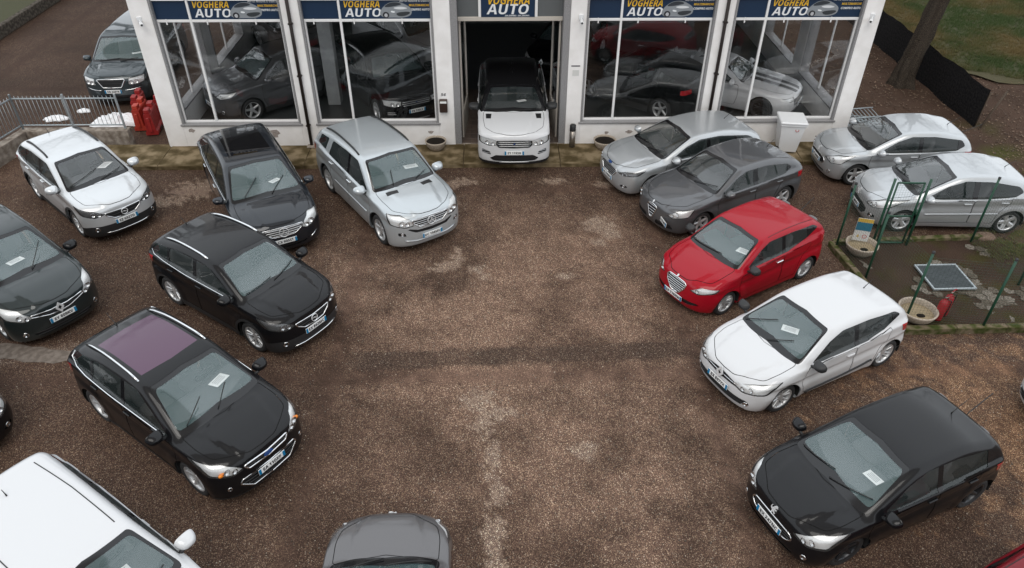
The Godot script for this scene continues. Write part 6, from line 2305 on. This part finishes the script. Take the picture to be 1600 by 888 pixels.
	# galvanised frames dumped behind the corner of the showroom
	var steel := mat("galvanised", Color(0.36, 0.40, 0.42), 0.45, 0.4)
	for i in 3:
		var sc := thing("steel_grid_panel", ["galvanised grid panel lying lowest in the heap behind showroom corner", "galvanised grid panel in the middle of the heap behind showroom corner", "galvanised grid panel leaning on top of the heap behind showroom corner"][i], "panel", Vector3(11.0 + 0.16 * i, 0.05 + 0.08 * i, -20.7 - 0.12 * i), deg_to_rad(-35.0 + 22.0 * i), "dumped steel panels")
		sc.rotation.x = [0.03, -0.08, 0.16][i]
		for k in 9:
			obj("bar", part_mesh("shared", "gridbar", func() -> Mesh: return tube([Vector3(0, 0, -0.5), Vector3(0, 0, 0.5)], 0.014, 6)), steel, sc).position = Vector3(-0.5 + k * 0.125, 0.0, 0)
		for z in [-0.49, 0.0, 0.49]:
			obj("rail", part_mesh("shared", "gridrail", func() -> Mesh: return tube([Vector3(-0.55, 0, 0), Vector3(0.55, 0, 0)], 0.018, 6)), steel, sc).position = Vector3(0, 0.028, z)
	var ty := thing("old_tyre", "black tyre lying under the dumped steel panels", "tyre", Vector3(10.62, 0.10, -20.25))
	obj("rubber", tyre_mesh(0.3, 0.2, 0.19), mat("tyre_rubber", Color(0.02, 0.02, 0.021), 0.85), ty)

func build_plot() -> void:
	# kerbed plot with old hexagonal pavers
	var moss := grain_mat("mossy_kerb", Color(0.045, 0.055, 0.014), Color(0.16, 0.125, 0.085), 0.012, 0.95, 0.6, 0.5)
	var kerb := thing("plot_kerb", "low mossy concrete kerb around the fenced plot", "kerb", Vector3(7.9, 0, -14.3))
	for q in [[Vector3(0.0, -0.05, -0.08), Vector3(0.35, 0.0, 3.05)], [Vector3(0.35, -0.05, 3.06), Vector3(4.6, 0.0, 3.0)], [Vector3(0.06, -0.05, -0.1), Vector3(3.9, 0.0, -0.28)]]:
		var a: Vector3 = q[0]
		var b: Vector3 = q[1]
		var n := int(a.distance_to(b) / 0.95)
		for i in n:
			var p := a.lerp(b, float(i) / n)
			var e := a.lerp(b, (i + 1.0) / n)
			var len_ := Vector2(e.x - p.x, e.z - p.z).length()
			var o := obj("kerb_stone", bevel_box(Vector3(0.004, -0.03, -0.07), Vector3(len_ - 0.004, 0.17, 0.07), 0.015), moss, kerb)
			o.position = Vector3(p.x, -0.02, p.z)
			o.rotation.y = -atan2(e.z - p.z, e.x - p.x)
	var n1 := FastNoiseLite.new()
	n1.seed = 44
	n1.frequency = 0.8
	n1.fractal_octaves = 4
	var soil := sheet([[7.97, -14.36], [8.3, -11.3], [12.4, -11.36], [12.4, -14.0], [11.75, -14.5]], 0.058, 0.12, 0.055, func(x: float, z: float) -> Color:
		var v := 0.24 * (1.0 + 0.3 * n1.get_noise_2d(x, z))
		var g := clampf(n1.get_noise_2d(x * 1.2 + 5.0, z * 1.2) * 2.4 - 0.05, 0.0, 1.0)
		return Color(v * lerpf(1.0, 0.9, g), v * lerpf(0.98, 1.15, g), v * lerpf(1.0, 0.62, g)))
	var so := struct("plot_ground", soil, earth_mat())
	var hexm := st_new()
	var hp := PackedVector2Array()
	for i in 6:
		hp.append(Vector2(cos(TAU * i / 6.0), sin(TAU * i / 6.0)) * 0.118)
	add_plate(hexm, hp, -0.06, 0.0, Transform3D(Basis(Vector3.RIGHT, -PI / 2), Vector3.ZERO))
	var hm := done(hexm)
	var hmats := [grain_mat("paver_a", Color(0.06, 0.048, 0.036), Color(0.15, 0.13, 0.105), 0.03, 0.9, 1.2), grain_mat("paver_b", Color(0.05, 0.042, 0.03), Color(0.12, 0.10, 0.08), 0.03, 0.9, 1.2), grain_mat("paver_c", Color(0.09, 0.075, 0.06), Color(0.22, 0.195, 0.165), 0.03, 0.9, 1.2)]
	rng.seed = 12
	var count := 0
	for i in 24:
		for j in 17:
			var x := 8.25 + i * 0.182
			var z := -14.2 + j * 0.21 + (0.105 if i % 2 else 0.0)
			if x > 12.2 or z > -11.5 or x < 8.15 + (z + 14.3) * 0.1 + 0.1:
				continue
			var keep := n1.get_noise_2d(x * 0.9 + 20.0, z * 0.9) + (0.12 if x > 9.6 and z > -13.0 else -0.16)
			if keep < 0.0 or count > 290:
				continue
			count += 1
			var o := obj("paver", hm, hmats[rng.randi() % 3], so)
			o.position = Vector3(x, 0.066 + rng.randf_range(-0.012, 0.014), z)
			o.rotation = Vector3(rng.randf_range(-0.03, 0.03), 0, rng.randf_range(-0.03, 0.03))
	# green fence
	var green := mat("fence_green", Color(0.008, 0.055, 0.03), 0.45)
	var ft := thing("wire_fence", "green wire mesh fence with round posts around the paved plot", "fence", Vector3(0, 0, 0))
	var posts := [Vector3(7.97, 0, -14.22), Vector3(8.18, 0, -13.0), Vector3(8.42, 0, -11.55), Vector3(9.89, 0, -11.28), Vector3(11.4, 0, -11.2), Vector3(11.29, 0, -14.41), Vector3(11.45, 0, -12.7)]
	for p in posts:
		var o := obj("post", part_mesh("shared", "fence_post", func() -> Mesh: return tube([Vector3(0, -0.1, 0), Vector3(0, 1.78, 0)], 0.026, 8)), green, ft)
		o.position = p
		obj("cap", part_mesh("shared", "fence_cap", func() -> Mesh: return lathe([Vector2(0.031, 1.76), Vector2(0.031, 1.80), Vector2(0.0, 1.81)], 10)), mat("steer_black", Color(0.015, 0.015, 0.016), 0.5), o)
	for q in [[0, 1], [1, 2], [2, 3], [3, 4], [5, 6]]:
		var a: Vector3 = posts[q[0]]
		var b: Vector3 = posts[q[1]]
		var st := st_new()
		var n := int(a.distance_to(b) / 0.065)
		for i in range(1, n):
			var p := a.lerp(b, float(i) / n)
			add_tube(st, [p + Vector3(0, 0.06, 0), p + Vector3(0, 1.66, 0)], 0.0018, 3, false)
		for i in 27:
			add_tube(st, [a + Vector3(0, 0.06 + i * 0.0615, 0), b + Vector3(0, 0.06 + i * 0.0615, 0)], 0.0018, 3, false)
		var wo := obj("wire_mesh", done(st), mat("wire_green", Color(0.035, 0.06, 0.042), 0.5), ft)
		wo.set_meta("kind", "stuff")
	# gate and its panels on the north side
	var gt := thing("wire_gate", "narrow green steel gate with wire infill in the plot fence", "gate", Vector3(8.95, 0, -14.34), deg_to_rad(-2.0))
	var fr := func(called: String, a: Vector3, b: Vector3, r: float) -> void:
		obj(called, tube([a, b], r, 8), green, gt)
	fr.call("post", Vector3(-0.06, -0.1, 0), Vector3(-0.06, 1.82, 0), 0.03)
	fr.call("post", Vector3(0.74, -0.1, 0), Vector3(0.74, 1.82, 0), 0.03)
	fr.call("stile", Vector3(0.03, 0.12, 0.0), Vector3(0.03, 1.72, 0.0), 0.022)
	fr.call("stile", Vector3(0.63, 0.12, 0.0), Vector3(0.63, 1.72, 0.0), 0.022)
	fr.call("rail", Vector3(0.03, 1.72, 0.0), Vector3(0.63, 1.72, 0.0), 0.022)
	fr.call("rail", Vector3(0.03, 0.85, 0.0), Vector3(0.63, 0.85, 0.0), 0.022)
	fr.call("rail", Vector3(0.03, 0.12, 0.0), Vector3(0.63, 0.12, 0.0), 0.022)
	fr.call("latch", Vector3(0.66, 0.9, 0.03), Vector3(0.66, 1.05, 0.03), 0.02)
	var gw := st_new()
	for i in range(1, 10):
		add_tube(gw, [Vector3(0.03 + i * 0.06, 0.12, 0), Vector3(0.03 + i * 0.06, 1.72, 0)], 0.0018, 3, false)
	for i in range(1, 26):
		add_tube(gw, [Vector3(0.03, 0.12 + i * 0.0615, 0), Vector3(0.63, 0.12 + i * 0.0615, 0)], 0.0018, 3, false)
	obj("wire_infill", done(gw), mat("wire_green", Color(0.035, 0.06, 0.042), 0.5), gt).set_meta("kind", "stuff")
	# notice on the fence
	var sg := thing("warning_notice", "bent plastic notice with yellow and blue bands on green fence", "sign", Vector3(8.42, 0.62, -14.12), deg_to_rad(-18.0))
	obj("board", bevel_box(Vector3(-0.17, -0.3, -0.004), Vector3(0.17, 0.3, 0.004), 0.002), mat("notice_white", Color(0.6, 0.6, 0.58), 0.6), sg)
	obj("yellow_band", box(Vector3(-0.165, 0.2, 0.0045), Vector3(0.165, 0.295, 0.007)), mat("notice_yellow", Color(0.55, 0.36, 0.06), 0.5), sg)
	obj("blue_band", box(Vector3(-0.165, -0.02, 0.0045), Vector3(0.165, 0.195, 0.007)), mat("notice_blue", Color(0.02, 0.14, 0.22), 0.5), sg)
	obj("yellow_mark", plate(pv([[-0.1, -0.2], [-0.04, -0.2], [-0.07, -0.12]]), 0.0045, 0.007), mat("notice_yellow", Color(0.55, 0.36, 0.06), 0.5), sg)
	obj("red_ring", lathe([Vector2(0.05, 0.0), Vector2(0.05, 0.003), Vector2(0.038, 0.003), Vector2(0.038, 0.0)], 16), mat("logo_red", Color(0.5, 0.05, 0.05), 0.5), sg).transform = Transform3D(Basis(Vector3.RIGHT, PI / 2), Vector3(0.07, -0.17, 0.0045))
	# extinguishers
	for i in 2:
		var e := thing("fire_extinguisher", ["dusty red fire extinguisher standing nearer the planter bowl", "dusty red fire extinguisher standing farther from the planter bowl"][i], "extinguisher", Vector3(9.10 + 0.2 * i, 0.075, -11.58 - 0.16 * i), 0.5 * i, "fire extinguishers")
		obj("cylinder", lathe([Vector2(0.0, 0.0), Vector2(0.08, 0.0), Vector2(0.085, 0.03), Vector2(0.085, 0.42), Vector2(0.06, 0.48), Vector2(0.025, 0.51), Vector2(0.025, 0.55)], 20), mat("extinguisher_red", Color(0.30, 0.014, 0.02), 0.4), e)
		obj("valve", tube([Vector3(-0.02, 0.55, 0), Vector3(0.05, 0.58, 0)], 0.022, 6), mat("brushed_steel", Color(0.30, 0.27, 0.24), 0.35, 0.8), e)
		obj("handle", tube([Vector3(0.0, 0.58, 0), Vector3(0.10, 0.61, 0), Vector3(0.16, 0.57, 0)], 0.014, 5), mat("extinguisher_red", Color(0.30, 0.014, 0.02), 0.4), e)
		obj("hose", tube([Vector3(0.02, 0.55, 0.03), Vector3(0.10, 0.5, 0.06), Vector3(0.11, 0.3, 0.05), Vector3(0.09, 0.12, 0.04)], 0.012, 5), mat("steer_black", Color(0.015, 0.015, 0.016), 0.5), e)
	# steel grate on the pavers
	var gr := thing("steel_grate", "square dark grey steel grate lying on the plot pavers", "grate", Vector3(9.93, 0.10, -12.96), deg_to_rad(1.0))
	var gm := mat("dull_steel", Color(0.10, 0.115, 0.125), 0.5, 0.3)
	for q in [[-0.48, -0.46, 0.48, -0.42], [-0.48, 0.42, 0.48, 0.46], [-0.48, -0.419, -0.44, 0.419], [0.44, -0.419, 0.48, 0.419]]:
		obj("frame_bar", bevel_box(Vector3(q[0], 0.0, q[1]), Vector3(q[2], 0.04, q[3]), 0.004), mat("galvanised", Color(0.36, 0.40, 0.42), 0.45, 0.4), gr)
	obj("plate", box(Vector3(-0.439, 0.0, -0.419), Vector3(0.439, 0.012, 0.419)), gm, gr)
	for i in 21:
		obj("rib", part_mesh("shared", "grate_rib", func() -> Mesh: return box(Vector3(-0.437, 0.013, -0.006), Vector3(0.437, 0.03, 0.006))), gm, gr).position.z = -0.4 + i * 0.04
	var rk := thing("field_stone", "flat brown stone beside the corner fence post", "stone", Vector3(11.72, 0.06, -14.6))
	obj("rock", blob(Vector3(0.24, 0.10, 0.17), 0.8, 0.75), grain_mat("rock_brown", Color(0.12, 0.08, 0.06), Color(0.24, 0.17, 0.13), 0.02, 0.9, 1.5, 1.0), rk)

# ---------------------------------------------------------------- cars where they stand
var sheets := 0
func price_sheet(car: Node3D, s: Dictionary, what: String, z := -0.34, tilt := 10.0) -> void:
	var b: Body = pieces[car.get_meta("kind_key")].b
	var yc: float = s.ws[0][1]
	var xw := b.at_front(0.0, yc + 0.06).x
	var o := obj("price_sheet", part_mesh("shared", "sheet", func() -> Mesh: return box(Vector3(-0.105, 0, -0.15), Vector3(0.105, 0.002, 0.15))), mat("paper", Color(0.78, 0.79, 0.78), 0.7))
	tag(o, "white price sheet on the dashboard of the " + what, "paper", "price sheets on dashboards")
	sheets += 1
	tilt += [-14.0, 9.0, 24.0, -5.0, 15.0, -22.0, 3.0][sheets % 7]
	z += [0.0, 0.1, -0.06, 0.32, 0.03, -0.1][sheets % 6]
	var lt := Transform3D(Basis(Vector3.UP, deg_to_rad(tilt)) * Basis(Vector3.BACK, 0.12) * Basis.from_scale(Vector3.ONE * [1.0, 0.85, 1.1][sheets % 3]), Vector3(xw - 0.40 - 0.03 * (sheets % 3), yc + 0.062, z))
	o.transform = car.transform * lt
	for k in 4:
		var ln := obj("print_line", part_mesh("shared", "pline", func() -> Mesh: return box(Vector3(-0.006, 0.0022, -0.10), Vector3(0.006, 0.003, 0.10))), mat("print_grey", Color(0.25, 0.25, 0.26), 0.7), o)
		ln.position.x = -0.06 + k * 0.035

func car(key: String, sp: Dictionary, look: Dictionary, called: String, label: String, x: float, z: float, turn: float, sheet_for := "", y := 0.0, mesh_key := "") -> Node3D:
	var o := build_car(key if mesh_key == "" else mesh_key, sp[key], look, called, label, Vector3(x, y, z), turn)
	o.set_meta("kind_key", key if mesh_key == "" else mesh_key)
	if sheet_for != "":
		price_sheet(o, sp[key], sheet_for)
	return o

func build_cars() -> void:
	mat("vent_black", Color(0.012, 0.012, 0.013), 0.5)
	mat("stripe_black", Color(0.012, 0.012, 0.014), 0.3, 0.0, 1.0)
	var dim_sheen := glass_mat("clean_glass", Color(0.10, 0.14, 0.14), 0.06)  # less sky sheen in the colour, for windscreens mirroring darker sky
	var black_trim := mat("black_plastic", Color(0.018, 0.018, 0.019), 0.55)
	var sp := specs()
	var white := paint("white", Color(0.58, 0.585, 0.595), 0.0, 0.4)
	var silver := paint("silver", Color(0.47, 0.49, 0.505), 0.55, 0.36)
	var silver2 := paint("bright_silver", Color(0.60, 0.62, 0.635), 0.45, 0.36)
	var silver3 := paint("blue_silver", Color(0.48, 0.515, 0.535), 0.5, 0.36)
	var grey := paint("grey", Color(0.10, 0.102, 0.108), 0.45, 0.36)
	var grey2 := paint("warm_grey", Color(0.115, 0.11, 0.112), 0.45, 0.36)
	var black := paint("black", Color(0.006, 0.006, 0.007), 0.0, 0.3)
	var green := paint("green_black", Color(0.018, 0.025, 0.026), 0.25, 0.35)
	var blue_black := paint("blue_black", Color(0.010, 0.013, 0.018), 0.2, 0.35)
	var teal := paint("slate", Color(0.040, 0.052, 0.058), 0.35, 0.35)
	var red := paint("red", Color(0.31, 0.004, 0.013), 0.0, 0.35)
	var dark_red := paint("dark_red", Color(0.16, 0.006, 0.012), 0.1, 0.35)
	car("big_suv", sp, {"paint": white, "plate": "EY 119SH", "glass": dim_sheen, "mirror": black_trim}, "luxury_suv", "white luxury SUV with black roof driving out of the entrance", 0.5, -20.25, -90.0, "white luxury SUV in the entrance", 0.125)
	car("crossover", sp, {"paint": silver2, "plate": "EZ 692TD", "glass": dim_sheen}, "compact_suv", "silver compact SUV with black roof rails beside the concrete wall", -10.29, -16.58, -43.5, "silver compact SUV")
	car("family_van", sp, {"paint": green, "plate": "EY 809KV", "mirror": black}, "family_minivan", "dark green-grey family minivan cut by the left picture edge", -10.38, -12.91, -38.0, "dark minivan at the left edge")
	car("estate", sp, {"paint": blue_black, "plate": "CX 905ST", "roof": mat("dark_roof_glass", Color(0.005, 0.005, 0.006), 0.05), "handle": mat("chrome", Color(0.72, 0.73, 0.74), 0.16, 1.0)}, "large_estate_car", "long black estate car with oval headlights below the first window", -5.94, -16.28, -62.0, "long black estate car")
	car("vent_suv", sp, {"paint": silver3, "plate": "DC 158MH", "handle": mat("chrome", Color(0.72, 0.73, 0.74), 0.16, 1.0)}, "large_suv", "large silver SUV with two black bonnet vents", -2.79, -16.4, -56.4, "large silver SUV")
	car("crossover_b", sp, {"paint": black, "plate": "EX 862MC"}, "compact_suv", "black compact SUV with chrome window line and silver wheels", -5.29, -12.37, -35.8, "", 0.0, "crossover_b")
	car("glass_roof_suv", sp, {"paint": black, "plate": "EA 110XF", "roof": mat("purple_roof_glass", Color(0.085, 0.040, 0.075), 0.12)}, "compact_suv", "black compact SUV with purple glass roof and chrome roof rails", -5.39, -9.06, -36.6, "black SUV with purple roof")
	car("suv_white", sp, {"paint": white, "plate": "FA 204KL"}, "large_suv", "white SUV cut by the bottom left corner of the picture", -5.42, -5.5, -35.0, "white SUV in the bottom left corner")
	car("small_hatch", sp, {"paint": grey2, "plate": "EV 331CB"}, "hatchback_car", "dark grey car at the bottom edge pointing away up the lot", -1.5, -4.55, 91.5)
	car("mid_hatch", sp, {"paint": silver, "plate": "FD 570KA", "glass": dim_sheen}, "hatchback_car", "silver hatchback with red tail light parked nearest the showroom", 5.0, -17.95, -160.0)
	car("sport_hatch", sp, {"paint": grey, "plate": "EN 527MR", "glass": dim_sheen}, "hatchback_car", "dark grey hatchback with narrow shield grille and offset plate", 5.68, -16.22, -152.8)
	car("city_car", sp, {"paint": red, "plate": "EP 716NW", "mirror": black_trim, "handle": mat("chrome", Color(0.72, 0.73, 0.74), 0.16, 1.0), "rim": mat("hubcap", Color(0.48, 0.49, 0.50), 0.35, 0.6)}, "hatchback_car", "small bright red hatchback with chrome shield grille", 5.37, -13.17, -149.3, "small red hatchback")
	car("supermini", sp, {"paint": white, "plate": "EX 897YX", "mirror": black_trim}, "hatchback_car", "white hatchback with black mirrors and diamond emblem", 5.86, -10.44, -153.8, "white hatchback")
	car("small_hatch", sp, {"paint": black, "plate": "EX 247NC", "rim": mat("dark_alloy", Color(0.05, 0.052, 0.056), 0.35, 0.7)}, "hatchback_car", "black hatchback with dark wheels in the bottom right", 5.91, -7.33, -157.7, "black hatchback in the bottom right")
	car("small_hatch", sp, {"paint": silver, "plate": "ET 643GB", "glass": dim_sheen}, "hatchback_car", "silver hatchback parked at the right corner of the showroom", 10.81, -18.02, 180.0)
	car("swept_hatch", sp, {"paint": silver, "plate": "DP 480FV", "glass": dim_sheen}, "hatchback_car", "silver hatchback with long swept headlights behind the green fence", 11.06, -15.7, 177.8)
	car("long_van", sp, {"paint": teal, "plate": "DB 228YR"}, "minivan", "slate grey minivan with chrome grille behind the showroom's left corner", -12.15, -25.05, -87.0, "slate grey minivan")
	# just inside the picture's edges
	car("swept_hatch", sp, {"paint": black}, "hatchback_car", "dark car whose nose just shows at the left edge", -10.28, -9.45, -38.0)
	car("supermini", sp, {"paint": white}, "hatchback_car", "white car whose nose just shows at the right edge", 11.45, -8.72, 180.0)
	car("city_car", sp, {"paint": dark_red}, "hatchback_car", "dark red car in the extreme bottom right corner", 6.5, -4.52, -155.0)
	# inside the showroom
	car("suv", sp, {"paint": grey, "plate": "FK 315TE"}, "showroom_suv", "grey SUV behind the leftmost showroom window", -6.84, -22.77, -140.0, "grey SUV in the showroom", 0.125)
	car("big_suv", sp, {"paint": black, "plate": "FB 726LX"}, "showroom_suv", "black SUV behind the second showroom window, facing out", -3.42, -22.75, -62.0, "", 0.125)
	car("coupe_suv", sp, {"paint": black, "roof": mat("dark_roof_glass", Color(0.005, 0.005, 0.006), 0.05), "plate": "FC 411AZ"}, "showroom_suv", "black coupe SUV behind the third window, tail towards the glass", 4.6, -22.6, 138.7, "", 0.125)
	car("coupe", sp, {"paint": white, "plate": "FJ 052GT", "rim": mat("dark_alloy", Color(0.05, 0.052, 0.056), 0.35, 0.7)}, "sports_coupe", "white sports coupe with twin black stripes behind the rightmost window", 7.41, -22.58, -32.0, "", 0.125)
	car("suv", sp, {"paint": white}, "showroom_suv", "white SUV deep in the showroom behind the black one", -3.1, -26.6, -45.0, "", 0.125)
	car("supermini", sp, {"paint": black}, "showroom_hatchback", "black hatchback deep in the showroom behind the coupe SUV", 2.6, -26.0, -120.0, "", 0.125)
	car("crossover", sp, {"paint": grey2}, "showroom_suv", "brownish grey SUV deep in the showroom's left corner", -7.3, -27.2, -50.0, "", 0.125)

func _ready() -> void:
	var t0 := Time.get_ticks_msec()
	set_stage()
	build_ground()
	build_pavement()
	build_showroom()
	build_left_wall()
	build_yard()
	build_barriers()
	build_plot()
	build_small()
	print("setting ", Time.get_ticks_msec() - t0)
	build_cars()
	print("all ", Time.get_ticks_msec() - t0)
